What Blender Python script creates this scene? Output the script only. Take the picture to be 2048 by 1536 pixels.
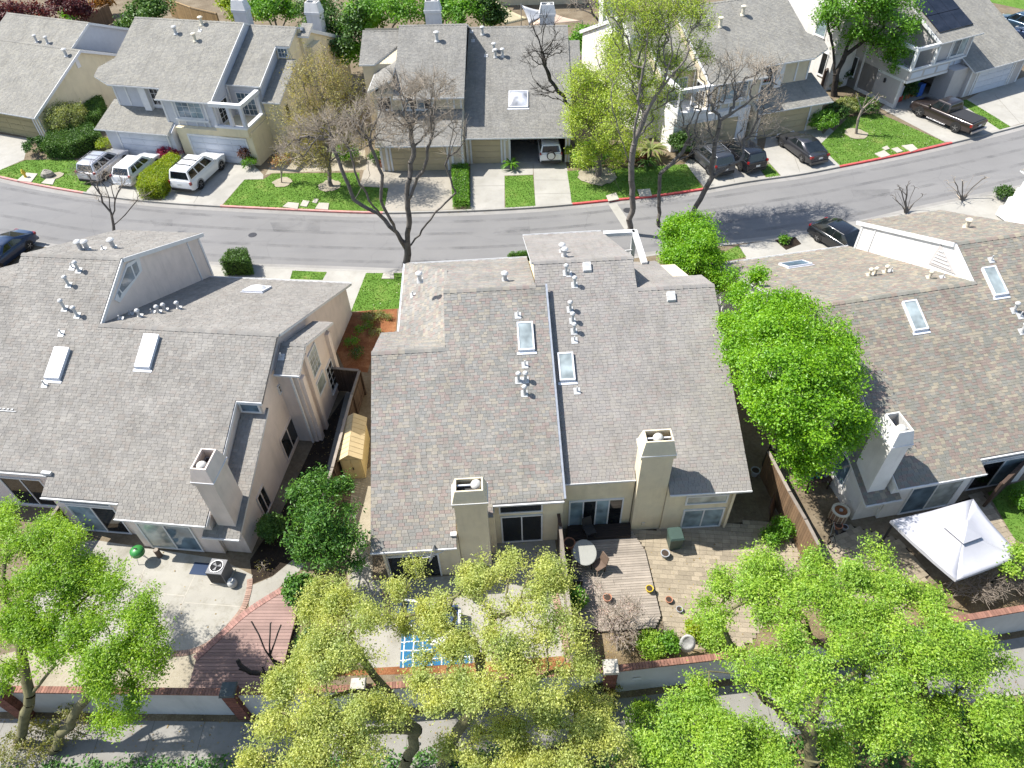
import bpy, math, random
import numpy as np
from math import sin, cos, radians, sqrt, pi, hypot, atan2
from mathutils import Matrix, Vector

for o in list(bpy.data.objects):
    bpy.data.objects.remove(o)
SC = bpy.context.scene
COL = SC.collection
# ------------------------------------------------------------------ camera
CAM_H = 28.0                     # drone height in metres
FPX, CX, CY = 1420.0, 1024.0, 768.0   # focal length and centre of the 2048 x 1536 survey picture
_d = np.array([(1080 - CX) / FPX, -(2180 - CY) / FPX, -1.0]); _d /= np.linalg.norm(_d)
_up = -_d
_fw = np.array([0, 0, -1.0]); _Y = _fw - _up * _fw.dot(_up); _Y /= np.linalg.norm(_Y)
_X = np.cross(_Y, _up)
CR = np.array([_X, _Y, _up])     # camera axes in world
cam_d = bpy.data.cameras.new('camera')
cam_d.sensor_width = 36.0
cam_d.lens = FPX / 2048 * 36.0
cam_d.clip_start = 0.5
cam_d.clip_end = 1500
cam = bpy.data.objects.new('camera', cam_d)
COL.objects.link(cam)
m4 = Matrix([list(CR[i]) + [0] for i in range(3)] + [[0, 0, 0, 1]])
m4.translation = (0, 0, CAM_H)
cam.matrix_world = m4
SC.camera = cam
SC.render.resolution_x, SC.render.resolution_y = 1024, 768
# ------------------------------------------------------------------ sky, sun, exposure
SUN_AZ, SUN_EL = 18.0, 54.0      # azimuth from the camera's left towards the far side
world = bpy.data.worlds.new('World'); SC.world = world; world.use_nodes = True
wn = world.node_tree.nodes; wl = world.node_tree.links
sky = wn.new('ShaderNodeTexSky'); sky.sky_type = 'NISHITA'; sky.sun_disc = False
sky.sun_elevation = radians(SUN_EL); sky.sun_rotation = radians(-(90 - SUN_AZ))
wn['Background'].inputs['Strength'].default_value = 0.112
wl.new(sky.outputs[0], wn['Background'].inputs['Color'])
sun_d = bpy.data.lights.new('sun', 'SUN'); sun_d.energy = 4.3; sun_d.angle = radians(0.5)
sun_d.color = (1.0, 0.96, 0.90)
sun = bpy.data.objects.new('sun', sun_d); COL.objects.link(sun)
_sd = Vector((-cos(radians(SUN_AZ)) * cos(radians(SUN_EL)), sin(radians(SUN_AZ)) * cos(radians(SUN_EL)), sin(radians(SUN_EL))))
sun.rotation_euler = _sd.to_track_quat('Z', 'Y').to_euler()
sun.location = (-30, 20, 60)
SC.view_settings.view_transform = 'Standard'
SC.view_settings.look = 'None'
SC.view_settings.gamma = 1.0
SC.view_settings.exposure = 1.02
SC.view_settings.use_curve_mapping = False

# ------------------------------------------------------------------ survey helper: picture point + height -> place
def ray(px, py):
    return CR @ np.array([(px - CX) / FPX, -(py - CY) / FPX, -1.0])
def at(px, py, z=0.0):
    r = ray(px, py); t = (z - CAM_H) / r[2]
    return (r[0] * t, r[1] * t, z)
def at2(px, py, z=0.0):
    return at(px, py, z)[:2]

# ------------------------------------------------------------------ materials
MATS = {}
def _new(name):
    m = bpy.data.materials.new(name); m.use_nodes = True
    nt = m.node_tree; b = nt.nodes['Principled BSDF']
    MATS[name] = m
    return m, nt, b
def mixc(nt, fac, a, b, mode='MIX'):
    n = nt.nodes.new('ShaderNodeMix'); n.data_type = 'RGBA'; n.blend_type = mode
    for s, v in ((n.inputs[0], fac), (n.inputs[6], a), (n.inputs[7], b)):
        if hasattr(v, 'is_linked'): nt.links.new(v, s)
        elif isinstance(v, (int, float)): s.default_value = v
        else: s.default_value = (*v, 1)
    return n.outputs[2]
def noise(nt, scale, detail=4, rough=0.6, coord='Object', vec=None, stretch=None):
    n = nt.nodes.new('ShaderNodeTexNoise'); n.inputs['Scale'].default_value = scale
    n.inputs['Detail'].default_value = detail; n.inputs['Roughness'].default_value = rough
    tc = nt.nodes.new('ShaderNodeTexCoord'); v = tc.outputs[coord]
    if stretch:
        mp = nt.nodes.new('ShaderNodeMapping'); mp.inputs['Scale'].default_value = stretch
        nt.links.new(v, mp.inputs[0]); v = mp.outputs[0]
    nt.links.new(v, n.inputs['Vector'])
    return n.outputs['Fac']
def ramp(nt, fac, stops, interp='LINEAR'):
    r = nt.nodes.new('ShaderNodeValToRGB'); cr = r.color_ramp; cr.interpolation = interp
    while len(cr.elements) < len(stops): cr.elements.new(0.5)
    for e, (p, c) in zip(cr.elements, stops):
        e.position = p; e.color = (*c, 1) if not isinstance(c, (int, float)) else (c, c, c, 1)
    nt.links.new(fac, r.inputs[0])
    return r.outputs[0]
def bump(nt, b, h, strength=0.3, dist=0.02):
    n = nt.nodes.new('ShaderNodeBump'); n.inputs['Strength'].default_value = strength
    n.inputs['Distance'].default_value = dist
    nt.links.new(h, n.inputs['Height']); nt.links.new(n.outputs[0], b.inputs['Normal'])
def sc(c, k): return tuple(min(1, x * k) for x in c)
def mat(name, col, rough=0.8, var=0.12, scale=3.0, fine=40.0, bmp=0.15, metal=0.0, coat=0.0, spec=0.4, streak=0.0, finevar=0.06, island=0.0):
    """general surface: two sizes of tonal mottling, fine relief, optional rain streaks and per-piece tone"""
    if name in MATS: return MATS[name]
    m, nt, b = _new(name)
    c = mixc(nt, ramp(nt, noise(nt, scale), [(0.3, 0), (0.7, 1)]), sc(col, 1 - var), sc(col, 1 + var))
    if finevar: c = mixc(nt, noise(nt, fine, 2), mixc(nt, 1.0, c, (1 - finevar,) * 3, 'MULTIPLY'), mixc(nt, 1.0, c, (1 + finevar,) * 3, 'MULTIPLY'))
    if streak:
        s = noise(nt, 2.0, 5, 0.65, stretch=(1.1, 1.1, 0.22))
        c = mixc(nt, ramp(nt, s, [(0.5, 0), (0.78, streak)]), c, sc(col, 0.55))
    if island:
        g = nt.nodes.new('ShaderNodeNewGeometry'); oi = nt.nodes.new('ShaderNodeObjectInfo')
        a = nt.nodes.new('ShaderNodeMath'); a.operation = 'ADD'
        nt.links.new(g.outputs['Random Per Island'], a.inputs[0]); nt.links.new(oi.outputs['Random'], a.inputs[1])
        f = nt.nodes.new('ShaderNodeMath'); f.operation = 'FRACT'; nt.links.new(a.outputs[0], f.inputs[0])
        c = mixc(nt, 1.0, c, ramp(nt, f.outputs[0], [(0, 1 - island), (1, 1.0)]), 'MULTIPLY')
    nt.links.new(c, b.inputs['Base Color'])
    b.inputs['Roughness'].default_value = rough; b.inputs['Metallic'].default_value = metal
    b.inputs['Specular IOR Level'].default_value = spec
    b.inputs['Coat Weight'].default_value = coat; b.inputs['Coat Roughness'].default_value = 0.08
    if bmp: bump(nt, b, noise(nt, fine, 3), bmp, 0.02)
    return m
def shingle_mat(name, cols, mottle=0.2, even=0.35):
    mean = [sum(c[i] for c in cols) / len(cols) for i in range(3)]
    cols = [tuple(c[i] + (mean[i] - c[i]) * even for i in range(3)) for c in cols]
    m, nt, b = _new(name)
    g = nt.nodes.new('ShaderNodeNewGeometry'); oi = nt.nodes.new('ShaderNodeObjectInfo')
    a = nt.nodes.new('ShaderNodeMath'); a.operation = 'ADD'
    nt.links.new(g.outputs['Random Per Island'], a.inputs[0]); nt.links.new(oi.outputs['Random'], a.inputs[1])
    f = nt.nodes.new('ShaderNodeMath'); f.operation = 'FRACT'; nt.links.new(a.outputs[0], f.inputs[0])
    n = len(cols)
    c = ramp(nt, f.outputs[0], [(i / n, cols[i]) for i in range(n)], 'CONSTANT')
    c = mixc(nt, ramp(nt, noise(nt, 0.7, 4), [(0.3, 0), (0.7, 1)]), mixc(nt, 1.0, c, (1 - mottle,) * 3, 'MULTIPLY'), c)
    c = mixc(nt, ramp(nt, noise(nt, 1.6, 3, 0.6, stretch=(2.2, 0.35, 0.35)), [(0.5, 0), (0.8, 0.55)]), c, mixc(nt, 1.0, c, (0.62, 0.61, 0.58), 'MULTIPLY'))
    c = mixc(nt, noise(nt, 90, 2), mixc(nt, 1.0, c, (0.78,) * 3, 'MULTIPLY'), mixc(nt, 1.0, c, (1.2,) * 3, 'MULTIPLY'))
    nt.links.new(c, b.inputs['Base Color']); b.inputs['Roughness'].default_value = 0.95
    b.inputs['Specular IOR Level'].default_value = 0.25
    bump(nt, b, noise(nt, 120, 2), 0.4, 0.01)
    return m
def leaf_mat(name, a, bcol, trans=0.35, dark=None):
    """leaf colour varies from leaf to leaf and from clump to clump"""
    m = bpy.data.materials.new(name); m.use_nodes = True; MATS[name] = m
    nt = m.node_tree; nt.nodes.remove(nt.nodes['Principled BSDF']); out = nt.nodes['Material Output']
    g = nt.nodes.new('ShaderNodeNewGeometry')
    c = mixc(nt, g.outputs['Random Per Island'], a, bcol)
    c = mixc(nt, ramp(nt, noise(nt, 1.3, 3), [(0.35, 0), (0.65, 1)]), mixc(nt, 1.0, c, (0.8, 0.87, 0.88), 'MULTIPLY'), mixc(nt, 1.0, c, (1.2, 1.12, 0.95), 'MULTIPLY'))
    d = nt.nodes.new('ShaderNodeBsdfDiffuse'); t = nt.nodes.new('ShaderNodeBsdfTranslucent'); gl = nt.nodes.new('ShaderNodeBsdfGlossy')
    gl.inputs['Roughness'].default_value = 0.45; gl.inputs['Color'].default_value = (0.9, 0.95, 0.9, 1)
    nt.links.new(c, d.inputs[0]); nt.links.new(mixc(nt, 1.0, c, (1.25, 1.25, 0.6), 'MULTIPLY'), t.inputs[0])
    mx = nt.nodes.new('ShaderNodeMixShader'); mx.inputs[0].default_value = trans
    nt.links.new(d.outputs[0], mx.inputs[1]); nt.links.new(t.outputs[0], mx.inputs[2])
    m2 = nt.nodes.new('ShaderNodeMixShader'); m2.inputs[0].default_value = 0.03
    nt.links.new(mx.outputs[0], m2.inputs[1]); nt.links.new(gl.outputs[0], m2.inputs[2])
    nt.links.new(m2.outputs[0], out.inputs[0])
    return m
def glass_mat(name, col, rough=0.04, var=0.0):
    m, nt, b = _new(name)
    c = mixc(nt, ramp(nt, noise(nt, 1.2, 2), [(0.35, 0), (0.65, 1)]), sc(col, 0.6), sc(col, 1.4))
    nt.links.new(c, b.inputs['Base Color']); b.inputs['Roughness'].default_value = rough
    b.inputs['Specular IOR Level'].default_value = 0.7; b.inputs['IOR'].default_value = 1.5
    return m

# ------------------------------------------------------------------ mesh building
class MB:
    def __init__(s): s.v = []; s.f = []; s.m = []
    def add(s, vs, fs, mi=0):
        n = len(s.v); s.v += [tuple(map(float, p)) for p in vs]
        for f in fs: s.f.append(tuple(i + n for i in f)); s.m.append(mi)
        return s
    def hexa(s, b, t, mi=0):
        return s.add(list(b) + list(t), [(3, 2, 1, 0), (4, 5, 6, 7), (0, 1, 5, 4), (1, 2, 6, 5), (2, 3, 7, 6), (3, 0, 4, 7)], mi)
    def box(s, x0, x1, y0, y1, z0, z1, mi=0):
        return s.hexa([(x0, y0, z0), (x1, y0, z0), (x1, y1, z0), (x0, y1, z0)], [(x0, y0, z1), (x1, y0, z1), (x1, y1, z1), (x0, y1, z1)], mi)
    def prism(s, poly, z0, z1, mi=0, side=None):
        n = len(poly); f0 = (lambda x, y: z0) if not callable(z0) else z0; f1 = (lambda x, y: z1) if not callable(z1) else z1
        ar = sum(poly[i][0] * poly[(i + 1) % n][1] - poly[(i + 1) % n][0] * poly[i][1] for i in range(n))
        if ar < 0: poly = poly[::-1]
        vs = [(x, y, f0(x, y)) for x, y in poly] + [(x, y, f1(x, y)) for x, y in poly]
        k = len(s.v); s.add(vs, [tuple(range(n - 1, -1, -1)), tuple(range(n, 2 * n))], mi)
        for i in range(n):
            j = (i + 1) % n
            s.f.append((k + i, k + j, k + n + j, k + n + i)); s.m.append(mi if side is None else side)
        return s
    def bar(s, a, b, w, h, mi=0, up=(0, 0, 1)):
        a = Vector(a); b = Vector(b); d = (b - a).normalized(); u = Vector(up)
        if abs(d.dot(u)) > 0.98: u = Vector((0, 1, 0))
        r = d.cross(u).normalized() * (w / 2); u = r.cross(d).normalized() * (h / 2)
        q = lambda p: [p - r - u, p + r - u, p + r + u, p - r + u]
        A, B = q(a), q(b)
        return s.add(A + B, [(0, 3, 2, 1), (4, 5, 6, 7), (0, 1, 5, 4), (1, 2, 6, 5), (2, 3, 7, 6), (3, 0, 4, 7)][::1], mi)
    def tube(s, pts, rads, n=6, mi=0, cap=True):
        pts = [Vector(p) for p in pts]; k0 = len(s.v); prev = None
        if isinstance(rads, (int, float)): rads = [rads] * len(pts)
        for i, p in enumerate(pts):
            d = (pts[min(i + 1, len(pts) - 1)] - pts[max(i - 1, 0)]).normalized()
            r = (prev - d * prev.dot(d)).normalized() if prev is not None else d.orthogonal().normalized()
            prev = r; q = d.cross(r)
            for j in range(n):
                a = 2 * pi * j / n
                s.v.append(tuple(p + (r * cos(a) + q * sin(a)) * rads[i]))
        for i in range(len(pts) - 1):
            for j in range(n):
                a = k0 + i * n + j; b = k0 + i * n + (j + 1) % n
                s.f.append((a, b, b + n, a + n)); s.m.append(mi)
        if cap:
            s.f.append(tuple(k0 + j for j in range(n - 1, -1, -1))); s.m.append(mi)
            e = k0 + (len(pts) - 1) * n
            s.f.append(tuple(e + j for j in range(n))); s.m.append(mi)
        return s
    def lathe(s, prof, c=(0, 0, 0), n=14, mi=0, ax=None):
        k0 = len(s.v); M = ax or Matrix.Identity(3); c = Vector(c)
        for r, z in prof:
            for j in range(n):
                a = 2 * pi * j / n
                s.v.append(tuple(c + M @ Vector((r * cos(a), r * sin(a), z))))
        for i in range(len(prof) - 1):
            for j in range(n):
                a = k0 + i * n + j; b = k0 + i * n + (j + 1) % n
                s.f.append((a, b, b + n, a + n)); s.m.append(mi)
        s.f.append(tuple(k0 + j for j in range(n - 1, -1, -1))); s.m.append(mi)
        e = k0 + (len(prof) - 1) * n
        s.f.append(tuple(e + j for j in range(n))); s.m.append(mi)
        return s
    def shift(s, d):
        s.v = [(x + d[0], y + d[1], z + d[2]) for x, y, z in s.v]; return s
    def obj(s, name, mats, parent=None, smooth=False, kind=None, T=None, flip=False):
        me = bpy.data.meshes.new(name)
        vs = [T(*p) for p in s.v] if T else s.v
        fs = [f[::-1] for f in s.f] if flip else s.f
        me.from_pydata(vs, [], fs)
        mats = mats if isinstance(mats, (list, tuple)) else [mats]
        for m in mats: me.materials.append(MATS[m] if isinstance(m, str) else m)
        if len(mats) > 1: me.polygons.foreach_set('material_index', s.m)
        if smooth: me.polygons.foreach_set('use_smooth', [True] * len(fs))
        me.update()
        return link(name, me, parent, kind)
def link(name, data, parent=None, kind=None):
    o = bpy.data.objects.new(name, data); COL.objects.link(o)
    if parent is not None: o.parent = parent
    if kind: o['kind'] = kind
    return o
def np_obj(name, V, F, mats, parent=None, kind=None, smooth=False):
    """fast mesh from numpy arrays, F is (n,4) or (n,3)"""
    me = bpy.data.meshes.new(name); n, k = F.shape
    me.vertices.add(len(V)); me.vertices.foreach_set('co', np.ascontiguousarray(V, dtype=np.float32).ravel())
    me.loops.add(n * k); me.loops.foreach_set('vertex_index', np.ascontiguousarray(F, dtype=np.int32).ravel())
    me.polygons.add(n); me.polygons.foreach_set('loop_start', np.arange(0, n * k, k, dtype=np.int32))
    me.polygons.foreach_set('use_smooth', np.full(n, smooth, dtype=bool))
    for m in (mats if isinstance(mats, (list, tuple)) else [mats]): me.materials.append(MATS[m] if isinstance(m, str) else m)
    me.update(calc_edges=True)
    return link(name, me, parent, kind)
def tag(o, label, cat, group=None):
    o['label'] = label; o['category'] = cat
    if group: o['group'] = group
    return o
def empty(name, loc, label, cat, group=None, rz=0.0):
    o = bpy.data.objects.new(name, None); COL.objects.link(o)
    o.location = loc; o.rotation_euler = (0, 0, rz); o.empty_display_size = 0.3
    return tag(o, label, cat, group)
def copy_tree(o, parent=None):
    c = o.copy(); COL.objects.link(c); c.parent = parent
    for ch in o.children: copy_tree(ch, c)
    return c
# ------------------------------------------------------------------ palette
mat('trim_white', (0.636, 0.636, 0.628), 0.6, 0.05, 4, 60, 0.05, streak=0.12)
mat('gutter_white', (0.602, 0.602, 0.593), 0.45, 0.06, 3, 60, 0.03, streak=0.15)
mat('stucco_cream', (0.66, 0.575, 0.41), 0.92, 0.07, 1.5, 55, 0.35, streak=0.34)
mat('stucco_pink', (0.68, 0.585, 0.515), 0.92, 0.07, 1.2, 55, 0.35, streak=0.34)
mat('stucco_pale', (0.70, 0.68, 0.645), 0.92, 0.07, 1.4, 55, 0.35, streak=0.34)
mat('stucco_yellow', (0.66, 0.575, 0.39), 0.92, 0.06, 1.3, 55, 0.3, streak=0.34)
mat('siding_grey', (0.50, 0.51, 0.54), 0.8, 0.05, 2, 40, 0.1, streak=0.12)
mat('siding_taupe', (0.45, 0.42, 0.40), 0.8, 0.05, 2, 40, 0.1, streak=0.12)
mat('siding_tan', (0.58, 0.50, 0.36), 0.8, 0.06, 2, 40, 0.1, streak=0.12)
mat('garage_white', (0.52, 0.55, 0.60), 0.6, 0.04, 2, 40, 0.05)
mat('garage_tan', (0.44, 0.36, 0.22), 0.6, 0.05, 2, 40, 0.05)
mat('garage_olive', (0.30, 0.26, 0.14), 0.6, 0.05, 2, 40, 0.05)
mat('roof_base', (0.10, 0.098, 0.095), 0.95, 0.1, 4, 60, 0.2)
mat('dark_void', (0.012, 0.012, 0.014), 0.9, 0.1, 3, 20, 0.0)  # near-black colour standing for the shade inside hollows
mat('flashing', (0.62, 0.63, 0.66), 0.5, 0.08, 4, 60, 0.05, streak=0.2)
mat('flashing_blue', (0.40, 0.42, 0.45), 0.35, 0.15, 4, 40, 0.05, metal=0.4)
mat('pipe_white', (0.46, 0.46, 0.45), 0.5, 0.22, 9, 60, 0.04)
mat('pipe_cream', (0.60, 0.54, 0.42), 0.55, 0.1, 9, 60, 0.04)
mat('metal_dark', (0.05, 0.05, 0.055), 0.5, 0.1, 8, 60, 0.05, metal=0.3)
mat('cap_stone', (0.52, 0.50, 0.45), 0.7, 0.15, 8, 60, 0.1)
glass_mat('glass_dark', (0.012, 0.014, 0.016))
glass_mat('glass_blue', (0.10, 0.15, 0.19), 0.08)
glass_mat('glass_curtain', (0.22, 0.29, 0.32), 0.12)
glass_mat('glass_pale', (0.30, 0.33, 0.31), 0.15)
glass_mat('skylight_glass', (0.27, 0.31, 0.31), 0.1)
glass_mat('skylight_white', (0.80, 0.81, 0.82), 0.3)
glass_mat('skylight_dome', (0.42, 0.43, 0.46), 0.12)
glass_mat('solar_black', (0.012, 0.013, 0.018), 0.12)
shingle_mat('shingle_grey', [(0.241, 0.228, 0.206), (0.286, 0.271, 0.247), (0.266, 0.252, 0.227), (0.315, 0.296, 0.263), (0.224, 0.212, 0.195), (0.279, 0.261, 0.232), (0.266, 0.238, 0.209)])
shingle_mat('shingle_mix', [(0.285, 0.242, 0.210), (0.225, 0.223, 0.197), (0.334, 0.302, 0.240), (0.245, 0.245, 0.231), (0.277, 0.214, 0.193), (0.214, 0.217, 0.202), (0.316, 0.296, 0.259), (0.249, 0.234, 0.210)])
shingle_mat('shingle_cool', [(0.268, 0.252, 0.233), (0.297, 0.280, 0.258), (0.279, 0.262, 0.244), (0.315, 0.295, 0.263), (0.252, 0.240, 0.225), (0.301, 0.280, 0.246), (0.293, 0.251, 0.229)])
shingle_mat('shingle_brown', [(0.263, 0.202, 0.168), (0.214, 0.208, 0.168), (0.356, 0.311, 0.225), (0.225, 0.225, 0.202), (0.234, 0.174, 0.153), (0.193, 0.202, 0.176), (0.302, 0.270, 0.214)])
shingle_mat('shingle_far', [(0.255, 0.244, 0.217), (0.290, 0.278, 0.242), (0.269, 0.258, 0.229), (0.312, 0.296, 0.252), (0.238, 0.231, 0.210)])
shingle_mat('shingle_dull', [(0.235, 0.228, 0.207), (0.269, 0.258, 0.233), (0.252, 0.242, 0.219), (0.284, 0.271, 0.240), (0.221, 0.215, 0.199)])

_unit = None
def unit_shingle(m):
    key = 'shingle_unit_' + m
    if key in bpy.data.meshes: return bpy.data.meshes[key]
    me = bpy.data.meshes.new(key)   # unit piece: x 0..1 along the course, y 0..1 up the slope, z in metres
    me.from_pydata([(0.01, -0.1, 0.017), (0.99, -0.1, 0.017), (0.99, 1.1, 0.006), (0.01, 1.1, 0.006),
                    (0.01, -0.1, 0.001), (0.99, -0.1, 0.001), (0.99, 1.1, 0.001), (0.01, 1.1, 0.001)], [],
                   [(0, 1, 2, 3), (4, 5, 1, 0), (5, 6, 2, 1), (7, 4, 0, 3)])
    me.materials.append(MATS[m]); me.update()
    return me

class House:
    S = 0.444
    def __init__(h, name, label, cat, yaw, ou, ov, mirror=False, group=None):
        h.yaw = radians(yaw); h.U = np.array([cos(h.yaw), sin(h.yaw)]); h.Vv = np.array([-sin(h.yaw), cos(h.yaw)])
        h.ou, h.ov, h.k = ou, ov, -1.0 if mirror else 1.0
        w = h.U * ou + h.Vv * ov
        h.root = empty(name, (w[0], w[1], 0), label, cat, group, h.yaw)
    def T(h, x, y, z): return (h.k * x, y, z)
    def spec(h, w):      # world -> plan coordinates of this house
        u = w[0] * h.U[0] + w[1] * h.U[1]; v = w[0] * h.Vv[0] + w[1] * h.Vv[1]
        return h.k * (u - h.ou), v - h.ov
    def wd(h, x, y, z=0):
        p = h.U * (h.ou + h.k * x) + h.Vv * (h.ov + y); return (p[0], p[1], z)
    def pz(h, px, py, z): return h.spec(at(px, py, z))
    def pp(h, px, py, pl):   # picture point on a roof plane
        x0, y0, z0, a, b = pl; lo, hi = -1.0, 20.0
        f = lambda z: (lambda q: z - (z0 + a * (q[0] - x0) + b * (q[1] - y0)))(h.pz(px, py, z))
        fl = f(lo)
        for _ in range(40):
            mid = (lo + hi) / 2; fm = f(mid)
            if (fm < 0) == (fl < 0): lo = mid
            else: hi = mid
        x, y = h.pz(px, py, lo); return x, y, lo
    def pw(h, px, py, face, c):  # picture point on an upright wall
        lo, hi = -3.0, 20.0; i = 1 if face in 'SN' else 0
        f = lambda z: h.pz(px, py, z)[i] - c
        fl = f(lo)
        for _ in range(40):
            mid = (lo + hi) / 2; fm = f(mid)
            if (fm < 0) == (fl < 0): lo = mid
            else: hi = mid
        q = h.pz(px, py, lo); return q[1 - i], lo
    def add(h, name, mb, m, parent=None, smooth=False, kind=None):
        return mb.obj(name, m, parent or h.root, smooth, kind, h.T, h.k < 0)
    # ---- walls
    def block(h, x0, x1, y0, y1, pl, m, zb=0.0, drop=0.13, name='wall', pl2=None):
        def f(x, y):
            z = pl if isinstance(pl, (int, float)) else pl[2] + pl[3] * (x - pl[0]) + pl[4] * (y - pl[1]) - drop
            if pl2: z = min(z, pl2[2] + pl2[3] * (x - pl2[0]) + pl2[4] * (y - pl2[1]) - drop)
            return z
        mb = MB().prism([(x0, y0), (x1, y0), (x1, y1), (x0, y1)], zb, f)
        return h.add(name, mb, m)
    # ---- roofs
    def roof(h, poly, pl, m, n_piece=0, thick=0.13, name='roof', fascia='trim_white', expo=0.142, dense=True):
        x0, y0, z0, a, b = pl
        zf = lambda x, y: z0 + a * (x - x0) + b * (y - y0)
        mb = MB().prism(poly, lambda x, y: zf(x, y) - thick, zf, 0, 1)
        r = h.add(name, mb, ['roof_base', fascia])
        if dense: h.shingles(r, poly, pl, m, n_piece, expo)
        return r
    def shingles(h, r, poly, pl, m, n_piece, expo, seed=1):
        x0, y0, z0, a, b = pl; s = hypot(a, b); gx, gy = a / s, b / s; ex, ey = gy, -gx
        rng = np.random.default_rng(int(abs(x0 * 31 + y0 * 17 + z0 * 7 + len(poly)) * 10) + seed)
        P = np.array(poly); q = P @ np.array([ex, ey]); rr = P @ np.array([gx, gy]); n = len(P)
        k = sqrt(1 + s * s); dr = expo / k
        r0, r1 = rr.min(), rr.max(); rows = int((r1 - r0) / dr)
        Q0, Q1, RL, RH, TT = [], [], [], [], []
        for i in range(rows):
            rl = r0 + i * dr; rm = rl + dr * 0.5; xs = []
            for j in range(n):
                ra, rb = rr[j], rr[(j + 1) % n]
                if (ra > rm) != (rb > rm): xs.append(q[j] + (q[(j + 1) % n] - q[j]) * (rm - ra) / (rb - ra))
            xs.sort()
            for A, B in zip(xs[::2], xs[1::2]):
                cnt = int((B - A) / 0.2) + 3
                w = rng.choice([0.17, 0.21, 0.26, 0.31], cnt); e = A - rng.random() * 0.3 + np.concatenate([[0], np.cumsum(w)])
                lo, hi = np.maximum(e[:-1], A), np.minimum(e[1:], B); ok = hi - lo > 0.03
                lo, hi = lo[ok], hi[ok]; c = len(lo)
                alt = (np.arange(c) + i) % 2
                Q0.append(lo + 0.004); Q1.append(hi - 0.004)
                RL.append(rl - np.where(alt, 0.016, 0.0) * rng.random(c) - 0.002); RH.append(np.full(c, rl + dr * 1.1))
                TT.append(np.where(alt, 0.018, 0.010) + 0.005 * rng.random(c))
        Q0, Q1, RL, RH, TT = map(np.concatenate, (Q0, Q1, RL, RH, TT)); N = len(Q0)
        def pos(Q, R_, dz):
            x = ex * Q + gx * R_; y = ey * Q + gy * R_
            return np.stack([h.k * x, y, z0 + a * (x - x0) + b * (y - y0) + dz], 1)
        pick = np.zeros(N, bool)
        if n_piece:
            pick[np.argsort(RL - 1e-4 * np.arange(N))[:n_piece]] = True
            me = unit_shingle(m)
            for i in np.nonzero(pick)[0]:
                qa, qb = (Q0[i], Q1[i]) if h.k > 0 else (Q1[i], Q0[i])
                p = lambda Q, R_: Vector(pos(np.array([Q]), np.array([R_]), 0.0)[0])
                rl = RL[i] + 0.0; O = p(qa, rl); X = p(qb, rl) - O; Y = (p(qa, rl + dr) - O); Z = X.cross(Y).normalized()
                if Z.z < 0: Z = -Z
                o = link('shingle', me, r)
                M = Matrix.Identity(4)
                for c_, v_ in enumerate((X, Y, Z)):
                    for r_ in range(3): M[r_][c_] = v_[r_]
                M.translation = O; o.matrix_local = M
        keep = ~pick; Q0, Q1, RL, RH, TT = Q0[keep], Q1[keep], RL[keep], RH[keep], TT[keep]; N = len(Q0)
        V = np.stack([pos(Q0, RL, TT), pos(Q1, RL, TT), pos(Q1, RH, 0.006), pos(Q0, RH, 0.006),
                      pos(Q0, RL, 0.001), pos(Q1, RL, 0.001), pos(Q1, RH, 0.001), pos(Q0, RH, 0.001)], 1).reshape(-1, 3)
        base = np.arange(N)[:, None, None] * 8
        F = (base + np.array([[0, 1, 2, 3], [4, 5, 1, 0], [5, 6, 2, 1], [7, 4, 0, 3]])[None]).reshape(-1, 4)
        if h.k < 0: F = F[:, ::-1]
        np_obj('shingle_field', V, F, m, r, 'stuff')
    def gutter(h, p, q, pl, m='gutter_white', off=0.05):
        z = lambda c: pl[2] + pl[3] * (c[0] - pl[0]) + pl[4] * (c[1] - pl[1])
        d = hypot(pl[3], pl[4]); ox, oy = -pl[3] / d * off, -pl[4] / d * off
        mb = MB(); A = (p[0] + ox, p[1] + oy, z(p) - 0.05); B = (q[0] + ox, q[1] + oy, z(q) - 0.05)
        mb.bar(A, B, 0.075, 0.075); mb.bar((A[0] + ox * 0.7, A[1] + oy * 0.7, A[2] + 0.055), (B[0] + ox * 0.7, B[1] + oy * 0.7, B[2] + 0.055), 0.03, 0.03)
        return h.add('gutter', mb, m)
    def fascia(h, p, q, za, zb, m='trim_white', w=0.05, hh=0.2):
        return h.add('fascia', MB().bar((p[0], p[1], za), (q[0], q[1], zb), w, hh), m)
    def ridge(h, p, q, z, m, w=0.3, piece=0.3, drop=0.06, t=0.03):
        """ridge line of separate bent cap shingles"""
        n = max(1, int(hypot(q[0] - p[0], q[1] - p[1]) / piece)); d = Vector((q[0] - p[0], q[1] - p[1], 0)).normalized(); c = Vector((-d.y, d.x, 0)) * w / 2
        for i in range(n):
            a = Vector((p[0] + (q[0] - p[0]) * i / n, p[1] + (q[1] - p[1]) * i / n, z)); L = d * (piece * 1.06)
            mb = MB(); e0 = Vector((0, 0, 0.012 + t)); e1 = Vector((0, 0, 0.012)); dn = Vector((0, 0, -drop))
            mb.add([a - c + dn + e0, a + e0, a + c + dn + e0, a - c + dn + L + e1, a + L + e1, a + c + dn + L + e1,
                    a - c + dn, a, a + c + dn], [(0, 1, 4, 3), (1, 2, 5, 4), (6, 7, 1, 0), (7, 8, 2, 1)])
            h.add('ridge_cap', mb, m)
    # ---- things set in walls
    def fr(h, face, c):
        return {'S': lambda a, b, d: (a, c - d, b), 'N': lambda a, b, d: (a, c + d, b), 'E': lambda a, b, d: (c + d, a, b), 'W': lambda a, b, d: (c - d, a, b)}[face]
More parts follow.
